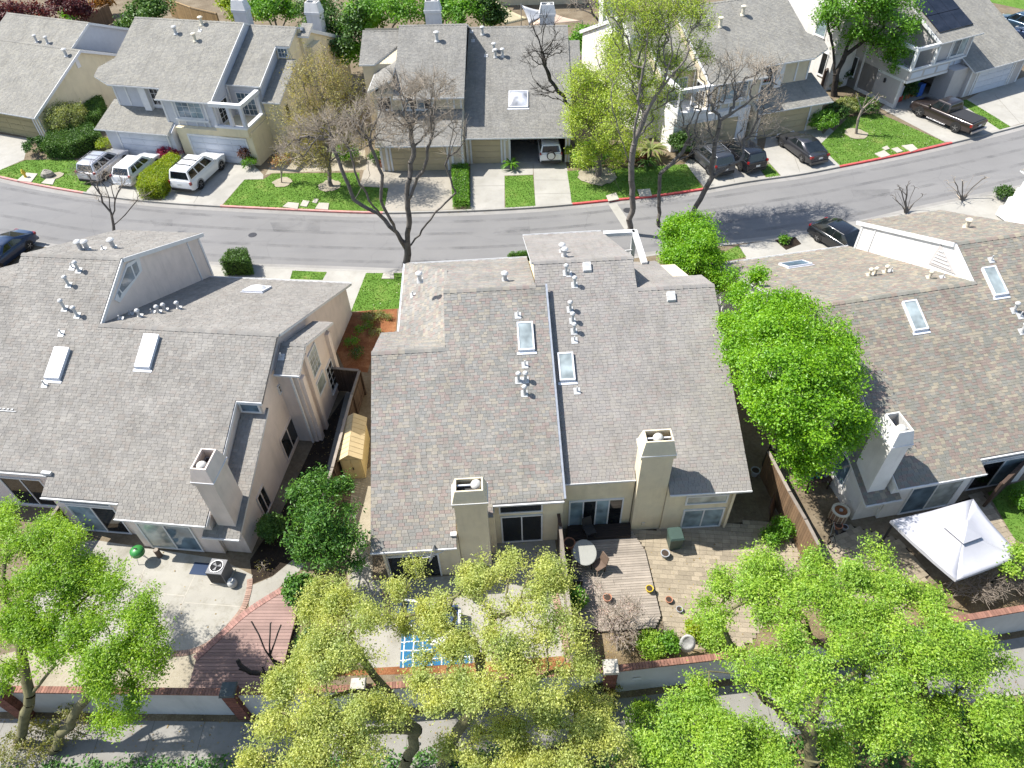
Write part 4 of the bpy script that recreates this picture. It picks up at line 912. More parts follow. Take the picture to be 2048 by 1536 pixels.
def idx(line, px, py):
    w = at2(px, py); return min(range(len(line)), key=lambda i: hypot(line[i][0] - w[0], line[i][1] - w[1]))
cuts = [(0, 'kerb_concrete'), (idx(farL, -20, 350), 'kerb_faded'), (idx(farL, 172, 386), 'kerb_concrete'), (idx(farL, 444, 412), 'kerb_faded'), (idx(farL, 768, 425), 'kerb_concrete'), (idx(farL, 1143, 408), 'kerb_red'), (idx(farL, 1412, 378), 'kerb_concrete'), (idx(farL, 1680, 333), 'kerb_red'), (idx(farL, 1905, 285), 'kerb_concrete'), (len(farL) - 1, '')]
for (a, m_), (b_, _) in zip(cuts[:-1], cuts[1:]): kerb(farL, 1, m_, 'kerb', a, b_ + 1, 0.015)
kerb(nearL, -1, 'kerb_concrete', 'kerb')
strip(farL, -1, 0.02, 0.5, RZ + 0.006, 'gutter_concrete', 'kerb_channel'); strip(nearL, 1, 0.02, 0.5, RZ + 0.006, 'gutter_concrete', 'kerb_channel')
sheet('road_valley_gutter', [(1217, 409), (1233, 406), (1273, 463), (1255, 468)], RZ + 0.012, 'drive_concrete')
for p in ((1256, 421, 0.35), (505, 470, 0.3)):
    w_ = at2(p[0], p[1], RZ); tag(MB().lathe([(p[2], 0), (p[2], 0.012), (p[2] - .03, 0.018), (p[2] - .05, 0.014)], (w_[0], w_[1], RZ + 0.004), 20).obj('manhole_cover', 'metal_dark'), 'round dark manhole cover in the asphalt ' + ('by the concrete cross gutter' if p[0] > 1000 else 'in front of the grey-roofed duplex'), 'manhole cover')

m = bpy.data.materials.new('tyre_wear'); m.use_nodes = True; MATS['tyre_wear'] = m; nt = m.node_tree; b = nt.nodes['Principled BSDF']   # worn, darker wheel lanes
b.inputs['Base Color'].default_value = (0.085, 0.085, 0.09, 1); b.inputs['Roughness'].default_value = 0.85; b.inputs['Specular IOR Level'].default_value = 0.3
nt.links.new(ramp(nt, noise(nt, 0.45, 6, 0.7), [(0.38, 0.0), (0.75, 0.3)]), b.inputs['Alpha'])
mid = [((a[0] + b_[0]) / 2, (a[1] + b_[1]) / 2) for a, b_ in zip(farL, [min(nearL, key=lambda q: hypot(q[0] - a[0], q[1] - a[1])) for a in farL])]
mid = [tuple(p[:2]) for p in smooth_line([(x, y, 0) for x, y in mid[::6]], 6)]
for k0 in (-2.6, -1.05, 0.75, 2.3): strip(mid, 1, k0, k0 + 0.34, RZ + 0.004, 'tyre_wear', 'tyre_lane')
for a, b_ in (((540, 445), (640, 462)), ((980, 455), (1060, 470)), ((1700, 380), (1780, 392)), ((300, 440), (345, 452))):
    sheet('road_patch', [a, (b_[0], a[1] - 2), b_, (a[0] + 8, b_[1] + 1)], RZ + 0.008, 'tyre_wear')

# ---- lawns with a layer of real blades
LAWNS = []
def lawn(pix, z=0.008, dens=120, blade=0.045):
    o = sheet('lawn', pix, z, 'lawn_grass'); LAWNS.append(([at2(x, y, z) for x, y in pix], z, dens, blade)); return o
lawn([(-20, 349), (0, 340), (51, 320), (147, 318), (186, 345), (182, 372), (171, 384), (80, 368), (0, 352)])
lawn([(446, 410), (489, 359), (526, 359), (545, 347), (719, 345), (719, 373), (776, 376), (768, 423), (600, 418)])
lawn([(1009, 352), (1066, 350), (1071, 413), (1011, 417)]); lawn([(1134, 342), (1215, 338), (1373, 328), (1406, 376), (1300, 391), (1144, 406)])
lawn([(1516, 332), (1540, 328), (1562, 353), (1534, 356)]); lawn([(1638, 291), (1697, 234), (1756, 226), (1890, 284), (1790, 309), (1680, 331)]); lawn([(1914, 202), (1934, 199), (2021, 253), (1999, 259)])
lawn([(702, 623), (732, 546), (809, 546), (811, 616)]); lawn([(580, 558), (585, 541), (654, 544), (645, 560)]); lawn([(1430, 512), (1476, 491), (1493, 514), (1444, 523)])
lawn([(1900, 10), (1960, 0), (2100, 30), (2100, -5), (1950, -12)], dens=10)
lawn([(1975, 985), (2048, 960), (2060, 1090), (2030, 1080)])
def in_poly(P, poly):
    x, y = P[:, 0], P[:, 1]; c = np.zeros(len(P), bool); n = len(poly)
    for i in range(n):
        (x1, y1), (x2, y2) = poly[i], poly[(i + 1) % n]
        if y1 == y2: continue
        c ^= ((y1 > y) != (y2 > y)) & (x < (x2 - x1) * (y - y1) / (y2 - y1) + x1)
    return c
def scatter(poly, dens, rng):
    P = np.array(poly); lo, hi = P.min(0), P.max(0); n = int((hi - lo).prod() * dens)
    Q = lo + rng.random((n, 2)) * (hi - lo); return Q[in_poly(Q, poly)]
leaf_mat('grass_blade', (0.06, 0.13, 0.015), (0.15, 0.23, 0.04), 0.3)
def blades(name, polys, m, hgt=1.0):
    rng = np.random.default_rng(5); V = []
    for poly, z, dens, bl in polys:
        Q = scatter(poly, dens, rng); n = len(Q); a = rng.random(n) * 2 * pi; hh = bl * (0.6 + 0.8 * rng.random(n)) * hgt; w = 0.03 + 0.02 * rng.random(n)
        dx, dy = np.cos(a) * w, np.sin(a) * w; lx, ly = (rng.random(n) - .5) * hh * 1.2, (rng.random(n) - .5) * hh * 1.2
        zz = np.full(n, z)
        V.append(np.stack([np.stack([Q[:, 0] - dx, Q[:, 1] - dy, zz], 1), np.stack([Q[:, 0] + dx, Q[:, 1] + dy, zz], 1), np.stack([Q[:, 0] + lx, Q[:, 1] + ly, zz + hh], 1)], 1))
    V = np.concatenate(V).reshape(-1, 3)
    return np_obj(name, V, np.arange(len(V)).reshape(-1, 3), m, None, 'stuff')
tag(blades('grass', LAWNS, 'grass_blade'), 'short green grass blades on the lawns', 'grass')

# ---- drives, walks
for nm, pix in (('driveway', [(-40, 262), (0, 268), (58, 277), (48, 319), (0, 340), (-40, 352)]),
                ('driveway', [(186, 333), (173, 384), (240, 395), (288, 400), (350, 330), (330, 290), (240, 285)]),
                ('driveway', [(322, 403), (378, 290), (500, 322), (527, 350), (526, 358), (489, 359), (444, 410)]),
                ('driveway', [(941, 322), (1009, 322), (1009, 417), (941, 420)]), ('driveway', [(1066, 322), (1134, 322), (1143, 407), (1071, 413)]), ('footpath', [(1009, 322), (1066, 322), (1066, 349), (1009, 351)]),
                ('driveway', [(1369, 326), (1440, 275), (1515, 275), (1512, 328), (1532, 356), (1410, 376)]), ('driveway', [(1540, 327), (1526, 310), (1535, 262), (1640, 258), (1680, 331), (1563, 352)]),
                ('footpath', [(1635, 280), (1659, 255), (1690, 281), (1640, 293)]), ('driveway', [(1762, 217), (1800, 180), (1880, 170), (1914, 202), (1999, 259), (1905, 283), (1890, 284)]),
                ('driveway', [(1934, 199), (1960, 185), (2060, 150), (2100, 230), (2021, 253)]),
                ('footpath', [(395, 530), (560, 535), (700, 541), (811, 545), (812, 553), (733, 553), (700, 627), (640, 600), (400, 562)]),
                ('footpath', [(1478, 490), (1549, 479), (1606, 470), (1730, 448), (1849, 418), (2010, 385), (2060, 380), (2060, 470), (1800, 520), (1500, 532)])):
    sheet(nm, pix, 0.004 if nm == 'driveway' else 0.0065, 'drive_concrete')
sheet('driveway', [(719, 372), (737, 308), (905, 322), (908, 419), (768, 423), (777, 376)], 0.004, 'aggregate')
def joint(a, b, z=0.0055, w=0.03, m='gutter_concrete'):
    A, B = Vector(at(*a, z)), Vector(at(*b, z)); d = (B - A).normalized(); r = Vector((-d.y, d.x, 0)) * w / 2
    return MB().add([A - r, B - r, B + r, A + r], [(0, 1, 2, 3)]).obj('joint', m, kind='structure')
mat('joint_dark', (0.14, 0.13, 0.11), 0.95, 0.2, 5)
for a, b in (((231, 394), (290, 310)), ((385, 410), (440, 320)), ((941, 372), (1009, 371)), ((1068, 360), (1136, 360)), ((1070, 388), (1140, 386)), ((1470, 366), (1450, 300)), ((1600, 344), (1575, 275)), ((1950, 272), (1860, 205)), ((2040, 246), (1990, 190)), ((500, 534), (505, 550)), ((1010, 322), (1065, 322))): joint(a, b, 0.0095, 0.025, 'joint_dark')
mat('brick_paving', (0.40, 0.24, 0.17), 0.9, 0.2, 5, 30, 0.3, island=0.35)
sheet('brick_path', [(1505, 330), (1526, 318), (1535, 326), (1514, 333)], 0.006, 'brick_paving')
sheet('planting_bed', [(1549, 480), (1590, 473), (1603, 488), (1572, 500)], 0.007, 'mulch_dark')
for pix in ([(565, 413), (576, 404), (598, 406), (595, 418)], [(600, 411), (606, 400), (619, 402), (613, 413)], [(624, 404), (629, 397), (637, 398), (633, 406)], [(630, 417), (638, 405), (658, 406), (656, 419)]): slab('stepping_stone', pix, 0.055, 'stepping_stone')
for pix in ([(1749, 307), (1768, 300), (1781, 310), (1763, 315)], [(1764, 295), (1774, 291), (1780, 297), (1771, 300)], [(1783, 297), (1795, 294), (1806, 302), (1795, 305)], [(1803, 291), (1825, 288), (1836, 298), (1822, 303)]): slab('stepping_stone', pix, 0.055, 'stepping_stone')
for pix in ([(1212, 391), (1232, 385), (1238, 398), (1217, 402)], [(1275, 379), (1300, 377), (1304, 391), (1280, 393)], [(33, 361), (52, 345), (75, 347), (62, 364)], [(82, 366), (95, 355), (110, 358), (105, 369)], [(763, 557), (767, 545), (787, 545), (788, 557)]): slab('utility_pad', pix, 0.055, 'stepping_stone')
# rings of bare soil round trees
for px, py, r in ((565, 365, 0.75), (1195, 352, 1.5), (1712, 268, 0.95), (660, 372, 0.9), (112, 352, 0.6)):
    x, y = at2(px, py); rg = random.Random(px)
    flat('tree_ring', [(x + cos(a) * r * rg.uniform(.85, 1.1), y + sin(a) * r * rg.uniform(.8, 1.1)) for a in np.linspace(0, 2 * pi, 22)[:-1]], 0.05, 'sandy')
sheet('planting_bed', [(700, 633), (705, 625), (795, 612), (792, 660), (748, 700), (735, 745), (690, 740), (672, 700)], 0.006, 'mulch_red')
sheet('planting_bed', [(560, 300), (610, 290), (730, 300), (733, 340), (545, 346), (530, 350)], 0.005, 'sandy')
sheet('planting_bed', [(1135, 341), (1130, 318), (1300, 300), (1372, 326), (1215, 337)], 0.005, 'leaf_litter')

# ---- back yards
sheet('patio', [(190, 1080), (440, 1118), (505, 1150), (500, 1180), (480, 1228), (445, 1265), (400, 1297), (345, 1307), (200, 1300), (60, 1290), (40, 1200), (130, 1090)], 0.004, 'patio_concrete')
for a, b in (((200, 1225), (235, 1150)), ((235, 1150), (290, 1150)), ((290, 1135), (250, 1235)), ((250, 1180), (372, 1192)), ((370, 1192), (390, 1150)), ((370, 1205), (480, 1213)), ((370, 1193), (335, 1280))): joint(a, b, 0.008, 0.035, 'stepping_stone')
sheet('footpath', [(498, 1225), (497, 1185), (505, 1170), (545, 1153), (585, 1120), (612, 1128), (590, 1150), (520, 1205)], 0.004, 'patio_concrete')
sheet('planting_bed', [(500, 1120), (560, 1030), (630, 880), (690, 790), (720, 760), (715, 800), (665, 960), (610, 1118), (585, 1120), (545, 1152), (505, 1168)], 0.003, 'mulch_dark')
sheet('sand_strip', [(40, 1300), (200, 1302), (345, 1309), (400, 1299), (393, 1320), (376, 1378), (0, 1380), (0, 1310)], 0.0045, 'sandy')
sheet('side_path', [(655, 930), (690, 790), (700, 770), (720, 765), (700, 860), (675, 960), (660, 985)], 0.006, 'walk_concrete')
sheet('side_path', [(745, 930), (745, 1170), (700, 1190), (690, 1120), (705, 960)], 0.004, 'sandy')
sheet('patio', [(725, 1060), (745, 1160), (800, 1160), (985, 1145), (985, 1080), (1110, 1080), (1128, 1200), (1145, 1330), (760, 1345), (700, 1320), (690, 1200)], 0.0042, 'patio_concrete')
sheet('planting_bed', [(660, 1352), (1160, 1340), (1150, 1310), (1000, 1322), (760, 1335), (690, 1340)], 0.006, 'mulch_red')
sheet('garden_soil', [(1150, 1260), (1400, 1262), (1640, 1220), (1900, 1160), (2040, 1100), (2060, 1220), (1540, 1300), (1240, 1338), (1160, 1345)], 0.003, 'leaf_litter')

def world_scan(poly, ang, pitch):
    """rows of a polygon along direction ang: yields (r, q0, q1)"""
    e = np.array([cos(ang), sin(ang)]); g = np.array([-sin(ang), cos(ang)]); P = np.array(poly); q, r = P @ e, P @ g; n = len(P); i = r.min()
    while i < r.max():
        rm = i + pitch / 2; xs = sorted(q[j] + (q[(j + 1) % n] - q[j]) * (rm - r[j]) / (r[(j + 1) % n] - r[j]) for j in range(n) if (r[j] > rm) != (r[(j + 1) % n] > rm))
        for a, b in zip(xs[::2], xs[1::2]): yield i, a, b
        i += pitch
def obox(mb, ang, q0, q1, r0, r1, z0, z1):
    e = (cos(ang), sin(ang)); g = (-sin(ang), cos(ang)); f = lambda q, r, z: (e[0] * q + g[0] * r, e[1] * q + g[1] * r, z)
    return mb.hexa([f(q0, r0, z0), f(q1, r0, z0), f(q1, r1, z0), f(q0, r1, z0)], [f(q0, r0, z1), f(q1, r0, z1), f(q1, r1, z1), f(q0, r1, z1)])
mat('deck_red', (0.30, 0.195, 0.165), 0.75, 0.14, 1.2, 25, 0.2, island=0.3, streak=0.2); mat('deck_grey', (0.33, 0.285, 0.235), 0.85, 0.15, 1.5, 25, 0.25, island=0.3); mat('deck_under', (0.03, 0.022, 0.018), 0.9, 0.1, 3)
def deck(name, pix, z, ang, pitch, m, label, seed=1):
    poly = [at2(x, y, z) for x, y in pix]; c = np.mean(poly, 0); rg = random.Random(seed)
    root = empty(name, (c[0], c[1], 0), label, 'deck')
    fr_ = MB().prism([(x - c[0], y - c[1]) for x, y in poly], 0.01, z - 0.045).obj('frame', 'deck_under', root)
    for r, a, b in world_scan(poly, ang, pitch):
        if b - a < 0.15: continue
        cuts_ = [a, b] if b - a < 3.2 else [a, a + (b - a) * rg.uniform(.35, .65), b]
        for p, q in zip(cuts_[:-1], cuts_[1:]):
            mb = obox(MB(), ang, p + .004, q - .004, r + .006, r + pitch - .006, z - 0.04, z + rg.uniform(-.004, .004)); mb.shift((-c[0], -c[1], 0)); mb.obj('board', m, root)
    return root
rd = deck('garden_deck', [(376, 1376), (393, 1314), (440, 1268), (493, 1221), (550, 1184), (600, 1156), (612, 1166), (590, 1240), (556, 1374)], 0.28, radians(-2.5), 0.142, 'deck_red', 'red-brown stained plank deck in the corner of the walled yard')
# brick edging along the deck and the curved patio
mat('edge_brick', (0.36, 0.24, 0.185), 0.9, 0.15, 4, 30, 0.3, island=0.35); mat('edge_brick_pink', (0.36, 0.20, 0.165), 0.9, 0.15, 4, 30, 0.3, island=0.3)
def edging(pix, z, w, l, m, label, name='brick_edging', lift=0.03):
    P = smooth_line([at(x, y, z) for x, y in pix], 12); c = P[len(P) // 2]; root = empty(name, (c.x, c.y, 0), label, 'edging')
    acc = 0.0; d = [0.0]
    for a, b in zip(P[:-1], P[1:]): acc += (b - a).length; d.append(acc)
    n = int(acc / l)
    for i in range(n):
        t = (i + .5) * acc / n; k = max(j for j in range(len(d)) if d[j] <= t); k = min(k, len(P) - 2)
        p = P[k] + (P[k + 1] - P[k]) * ((t - d[k]) / max(1e-6, d[k + 1] - d[k])); an = atan2(P[k + 1].y - P[k].y, P[k + 1].x - P[k].x)
        mb = MB().box(-l / 2 + .006, l / 2 - .006, -w / 2, w / 2, -0.02, lift); o = mb.obj('brick', m, root); o.location = (p.x - c.x, p.y - c.y, z); o.rotation_euler = (0, 0, an)
    return root
edging([(500, 1158), (498, 1180), (487, 1215), (460, 1250), (425, 1283), (385, 1303), (345, 1308)], 0.0, 0.24, 0.1, 'edge_brick', 'curved brick edging round the concrete patio')
edging([(390, 1318), (440, 1272), (493, 1225), (550, 1188), (603, 1158)], 0.27, 0.28, 0.12, 'edge_brick_pink', 'pinkish brick edging along the slanting side of the red deck')
gd = deck('garden_deck', [(1137, 1060), (1262, 1058), (1290, 1100), (1322, 1232), (1310, 1256), (1160, 1262)], 0.14, radians(1.5), 0.12, 'deck_grey', 'weathered grey plank deck outside the four-panel patio doors', 2)
deck('shade_painted_landing', [(1135, 1050), (1262, 1044), (1262, 1072), (1135, 1080)], 0.3, radians(1.5), 0.12, 'deck_under', 'dark wooden landing under the four-panel patio doors', 3)  # near-black boards: the house's shadow on the deck is put into their colour
mat('paver_tan', (0.34, 0.285, 0.205), 0.9, 0.14, 3, 30, 0.3, island=0.3)
def pavers(pix, label, ang, sx, sy, m='paver_tan', limit=300, cam_first=True):
    poly = [at2(x, y, 0) for x, y in pix]; root = flat('paved_patio', poly, 0.0035, 'mulch_dark', 'structure'); rg = random.Random(7); cells = []
    e = np.array([cos(ang), sin(ang)]); g = np.array([-sin(ang), cos(ang)])
    for k, (r, a, b) in enumerate(world_scan(poly, ang, sy)):
        q = a - (k % 2) * sx * .5
        while q < b:
            p0, p1 = max(q, a), min(q + sx, b)
            if p1 - p0 > 0.08: cells.append((r, p0, p1))
            q += sx
    cells.sort(key=lambda c_: c_[0]); rest = MB()
    base = bpy.data.meshes.new('paver_unit'); t_ = MB().box(0.008, 0.992, 0.02, 0.98, 0.0, 0.03)
    base.from_pydata(t_.v, [], t_.f); base.materials.append(MATS[m]); base.update()
    for i, (r, p0, p1) in enumerate(cells):
        if i < limit:
            o = link('paver', base, root); w_ = e * p0 + g * r; o.location = (w_[0], w_[1], 0.003); o.rotation_euler = (rg.uniform(-.006, .006), rg.uniform(-.006, .006), ang); o.scale = (p1 - p0, sy, rg.uniform(.85, 1.1))
        else: obox(rest, ang, p0 + .004, p1 - .004, r + .005, r + sy - .005, 0.003, 0.033)
    if rest.v: rest.obj('paver_field', m, root, kind='stuff')
    return root
pavers([(1290, 1098), (1262, 1062), (1480, 1045), (1560, 1040), (1600, 1110), (1560, 1200), (1500, 1290), (1400, 1300), (1330, 1290), (1325, 1235)], '', radians(-7), 0.34, 0.22)
pavers([(1640, 1100), (1700, 1050), (1800, 1080), (1860, 1150), (1800, 1230), (1700, 1200)], '', radians(20), 0.3, 0.24)
pavers([(1900, 1010), (1965, 985), (2030, 1080), (2048, 1110), (2000, 1110)], '', radians(15), 0.3, 0.24, limit=60)

# ---- fallen leaves and petals
def litter(name, label, polys, m, size, seed):
    rng = np.random.default_rng(seed); V = []
    for pix, z, dens in polys:
        Q = scatter([at2(x, y, z) for x, y in pix], dens, rng); n = len(Q); a = rng.random(n) * 2 * pi; s_ = size * (.5 + rng.random(n)); zz = z + .004 + .012 * rng.random(n)
        c, d = np.cos(a) * s_, np.sin(a) * s_; V.append(np.stack([np.stack([Q[:, 0] + i * c - j * d * .6, Q[:, 1] + i * d + j * c * .6, zz + k * s_ * .3], 1) for i, j, k in ((-1, 0, 0), (0, -1, 1), (1, 0, 0), (0, 1, .4))], 1))
    V = np.concatenate(V).reshape(-1, 3); return tag(np_obj(name, V, np.arange(len(V)).reshape(-1, 4), m, None, 'stuff'), label, 'leaves')
leaf_mat('leaf_fallen', (0.20, 0.12, 0.04), (0.36, 0.28, 0.12), 0.1); leaf_mat('petal', (0.55, 0.53, 0.45), (0.7, 0.66, 0.55), 0.1)
litter('fallen_leaves', 'scattered dry fallen leaves on patios, paths, beds and gutters', [([(190, 1080), (440, 1118), (500, 1160), (480, 1228), (400, 1297), (200, 1300), (60, 1290)], .006, 1.2), ([(725, 1060), (745, 1160), (985, 1145), (1110, 1080), (1145, 1330), (760, 1345), (690, 1200)], .006, 4), ([(1290, 1098), (1480, 1045), (1600, 1110), (1500, 1290), (1330, 1290)], .035, 4), ([(1150, 1260), (1640, 1220), (2040, 1100), (2060, 1220), (1540, 1300), (1160, 1345)], .005, 26), ([(-40, 1432), (2100, 1300), (2100, 1420), (-40, 1520)], .006, 9), ([(560, 300), (730, 300), (733, 340), (530, 350)], .007, 14), ([(1135, 341), (1300, 300), (1372, 326)], .007, 16), ([(0, 356), (440, 414), (800, 428), (1145, 412), (1400, 382), (1400, 388), (1145, 418), (800, 434), (440, 420), (0, 362)], RZ + .008, 2), ([(500, 1120), (630, 880), (720, 760), (610, 1118)], .006, 12)], 'leaf_fallen', .034, 3)
litter('fallen_petals', 'tiny white petals scattered on the lawns', [([(1638, 291), (1697, 234), (1756, 226), (1890, 284), (1680, 331)], .03, 2.2), ([(1516, 332), (1540, 328), (1562, 353), (1534, 356)], .03, 2), ([(702, 623), (732, 546), (809, 546), (811, 616)], .03, 1)], 'petal', .035, 4)
# ------------------------------------------------------------------ vehicles
def paint(name, col, metal=0.3, rough=0.3): return mat(name, col, rough, 0.03, 1.0, 200, 0.0, metal=metal, coat=0.7, spec=0.5, finevar=0.0)
paint('paint_white', (0.72, 0.72, 0.71), 0.0); paint('paint_silver', (0.50, 0.50, 0.52), 0.6, 0.35); paint('paint_grey', (0.07, 0.075, 0.085), 0.5); paint('paint_black', (0.012, 0.013, 0.016), 0.2, 0.2)
paint('paint_graphite', (0.045, 0.046, 0.052), 0.5); paint('paint_brown', (0.035, 0.026, 0.024), 0.4); paint('paint_navy', (0.012, 0.03, 0.075), 0.4); paint('paint_blue', (0.02, 0.05, 0.085), 0.4)
mat('tyre', (0.018, 0.018, 0.018), 0.85, 0.1, 8); mat('rim', (0.42, 0.42, 0.43), 0.3, 0.1, 8, metal=0.9); mat('black_plastic', (0.02, 0.02, 0.021), 0.6, 0.1, 8); mat('chrome', (0.45, 0.45, 0.46), 0.35, 0.05, 8, metal=1.0)
mat('lamp_red', (0.22, 0.008, 0.008), 0.2, 0.05, 8, coat=0.5); mat('lamp_clear', (0.6, 0.6, 0.6), 0.1, 0.05, 8, coat=0.5); mat('plate', (0.6, 0.6, 0.58), 0.5, 0.05, 8); mat('grey_plastic', (0.3, 0.3, 0.3), 0.6, 0.05, 8); mat('tonneau', (0.028, 0.028, 0.03), 0.7, 0.1, 6)
glass_mat('car_glass', (0.012, 0.016, 0.018), 0.03)
KINDS = {  # length, width, height, belt, clearance, [cabin bottom rear, roof rear, roof front, windshield base] as share of length, hood height, wheel radius
    'suv': (4.55, 1.82, 1.68, 1.02, 0.24, (-0.475, -0.42, 0.04, 0.235), 0.98, 0.35),
    'bigsuv': (5.15, 2.0, 1.9, 1.14, 0.27, (-0.475, -0.44, 0.05, 0.225), 1.1, 0.4),
    'cross': (4.4, 1.8, 1.58, 0.98, 0.22, (-0.475, -0.38, 0.05, 0.245), 0.94, 0.34),
    'sedan': (4.75, 1.83, 1.42, 0.92, 0.18, (-0.43, -0.14, 0.03, 0.26), 0.86, 0.33),
    'hatch': (4.5, 1.78, 1.47, 0.93, 0.17, (-0.46, -0.22, 0.08, 0.27), 0.86, 0.32),
    'pickup': (5.85, 2.03, 1.88, 1.16, 0.3, (-0.11, -0.08, 0.12, 0.235), 1.12, 0.41)}
def vehicle(kind, name, label, px, py, heading, body, cat='car', group=None, z0=0.004, rails=None, spare=False, cladding=False):
    L, Wd, H, belt, cl, cab, hood, wr = KINDS[kind]; x, y = at2(px, py, z0)
    root = empty(name, (x, y, z0), label, cat, group, radians(heading))
    hw = Wd / 2; st = []
    if kind == 'pickup': prof = [(-.5, .9, belt - .1), (-.49, .97, belt), (-.3, 1, belt + .01), (-.12, 1, belt), (.2, 1, belt), (.25, .99, hood), (.42, .97, hood - .06), (.475, .9, hood - .14), (.5, .82, hood - .3)]
    elif kind in ('sedan',): prof = [(-.5, .84, belt - .2), (-.485, .92, belt - .04), (-.4, .97, belt + .02), (-.2, 1, belt), (.2, 1, belt - .01), (.26, .99, hood), (.4, .96, hood - .1), (.47, .87, hood - .2), (.5, .74, hood - .33)]
    else: prof = [(-.5, .9, belt - .22), (-.488, .95, belt - .05), (-.45, .98, belt), (-.2, 1, belt), (.2, 1, belt - .01), (.26, .99, hood), (.4, .96, hood - .07), (.47, .89, hood - .18), (.5, .78, hood - .33)]
    mb = MB(); ring = []
    for f, k, zt in prof:
        w = hw * k; zb = cl + (0.1 if abs(f) > .46 else 0); m_ = (zb + zt) / 2
        half = [(w * .8, zb), (w * .97, zb + .06), (w, m_ - .05), (w * .995, m_ + .12), (w * .965, zt - .07), (w * .9, zt - .01), (w * .5, zt + .025), (0, zt + .03)]
        ring.append([(f * L, a, b_) for a, b_ in half] + [(f * L, -a, b_) for a, b_ in half[-2::-1]])
    n = len(ring[0]); vs = [p for r in ring for p in r]; fs = []
    for i in range(len(ring) - 1):
        for j in range(n): fs.append((i * n + j, (i + 1) * n + j, (i + 1) * n + (j + 1) % n, i * n + (j + 1) % n))
    fs += [tuple(range(n)), tuple(range((len(ring) - 1) * n, len(ring) * n))[::-1]]
    bo = MB().add(vs, fs).obj('body', body, root, smooth=True)
    md = bo.modifiers.new('edge', 'EDGE_SPLIT'); md.split_angle = radians(42)
    # cabin
    xb0, xt0, xt1, xb1 = [c * L for c in cab]; wb, wt = hw * .93, hw * .74; zr = H
    lev = [(xb0, xb1, wb, belt - .02), (xt0 + (xb0 - xt0) * .12, xt1 + (xb1 - xt1) * .12, wt + (wb - wt) * .12, belt + (zr - belt) * .86), (xt0 + .05, xt1 - .03, wt - .03, zr - .035), (xt0 + .22, xt1 - .2, wt - .2, zr)]
    vs, fs = [], []
    for a, b_, w, z in lev: vs += [(a, -w, z), (b_, -w, z), (b_, w, z), (a, w, z)]
    for i in range(3):
        for j in range(4): fs.append((4 * i + j, 4 * i + (j + 1) % 4, 4 * i + 4 + (j + 1) % 4, 4 * i + 4 + j))
    fs.append((12, 13, 14, 15)); cabo = MB().add(vs, fs).obj('cabin', body, root, smooth=True); md = cabo.modifiers.new('edge', 'EDGE_SPLIT'); md.split_angle = radians(38)
    def pane(nm, c4, u0, u1, v0, v1, m_='car_glass', off=0.008):
        c4 = [Vector(c) for c in c4]; f = lambda u, v: (c4[0] * (1 - u) + c4[1] * u) * (1 - v) + (c4[3] * (1 - u) + c4[2] * u) * v
        q = [f(u0, v0), f(u1, v0), f(u1, v1), f(u0, v1)]; nn = (q[1] - q[0]).cross(q[3] - q[0]).normalized()
        cen = sum(q, Vector()) / 4
        if nn.dot(cen - Vector((0, 0, 0.7))) < 0: nn = -nn
        t = [p + nn * off for p in q]; return MB().hexa(q, t).obj(nm, m_, root)
    A, B_, C2, D = [Vector(v) for v in vs[0:4]], [Vector(v) for v in vs[4:8]], 0, 0
    pane('windshield', (vs[1], vs[2], vs[6], vs[5]), .06, .94, .1, .97); pane('rear_window', (vs[3], vs[0], vs[4], vs[7]), .07, .93, .16 if kind != 'pickup' else .3, .93)
    segs = {'suv': ((.08, .3), (.34, .62), (.66, .9)), 'bigsuv': ((.05, .3), (.34, .6), (.64, .9)), 'cross': ((.14, .32), (.36, .62), (.66, .88)), 'sedan': ((.2, .54), (.57, .84)), 'hatch': ((.22, .52), (.55, .82)), 'pickup': ((.08, .4), (.46, .86))}[kind]
    for s in (0, 1):
        q = (vs[0], vs[1], vs[5], vs[4]) if s == 0 else (vs[3], vs[2], vs[6], vs[7])
        for a, b_ in segs: pane('side_window', q, a, b_, .14, .93)
        yy = (-1 if s == 0 else 1) * (hw + .06)
        MB().box(xb1 - .32, xb1 - .18, min(yy, yy * .86), max(yy, yy * .86), belt + .0, belt + .14).obj('mirror', body, root)
    # wheels
    for fx in (-.29, .3) if kind != 'pickup' else (-.285, .31):
        for s in (-1, 1):
            c = (fx * L, s * (hw - .1), wr); ax = Matrix.Rotation(radians(90), 3, 'X')
            wo = MB().lathe([(wr * .62, -.11), (wr * .96, -.105), (wr, -.07), (wr, .07), (wr * .96, .105), (wr * .62, .11)], c, 20, ax=ax).obj('wheel', 'tyre', root)
            rm = MB().lathe([(wr * .61, -.1), (wr * .61, .1)], c, 18, ax=ax)
            for k in range(5):
                a = 2 * pi * k / 5; rm.bar((c[0], c[1] + s * .105, c[2]), (c[0] + cos(a) * wr * .6, c[1] + s * .105, c[2] + sin(a) * wr * .6), .05, .03)
            rm.obj('rim', 'rim', wo)
            ar = MB(); R_ = wr * 1.17
            for k in range(12):
                a0, a1 = pi * k / 12 - .1, pi * (k + 1) / 12 - .1 + .02; yo = s * (hw * .995)
                f = lambda a, r, o: (c[0] + cos(a) * r, yo + s * o, c[2] + sin(a) * r)
                ar.hexa([f(a0, wr * .9, -.05), f(a1, wr * .9, -.05), f(a1, wr * .9, .012), f(a0, wr * .9, .012)], [f(a0, R_, -.05), f(a1, R_, -.05), f(a1, R_, .012), f(a0, R_, .012)])
            ar.obj('wheel_arch', 'grey_plastic' if cladding else 'black_plastic', root)
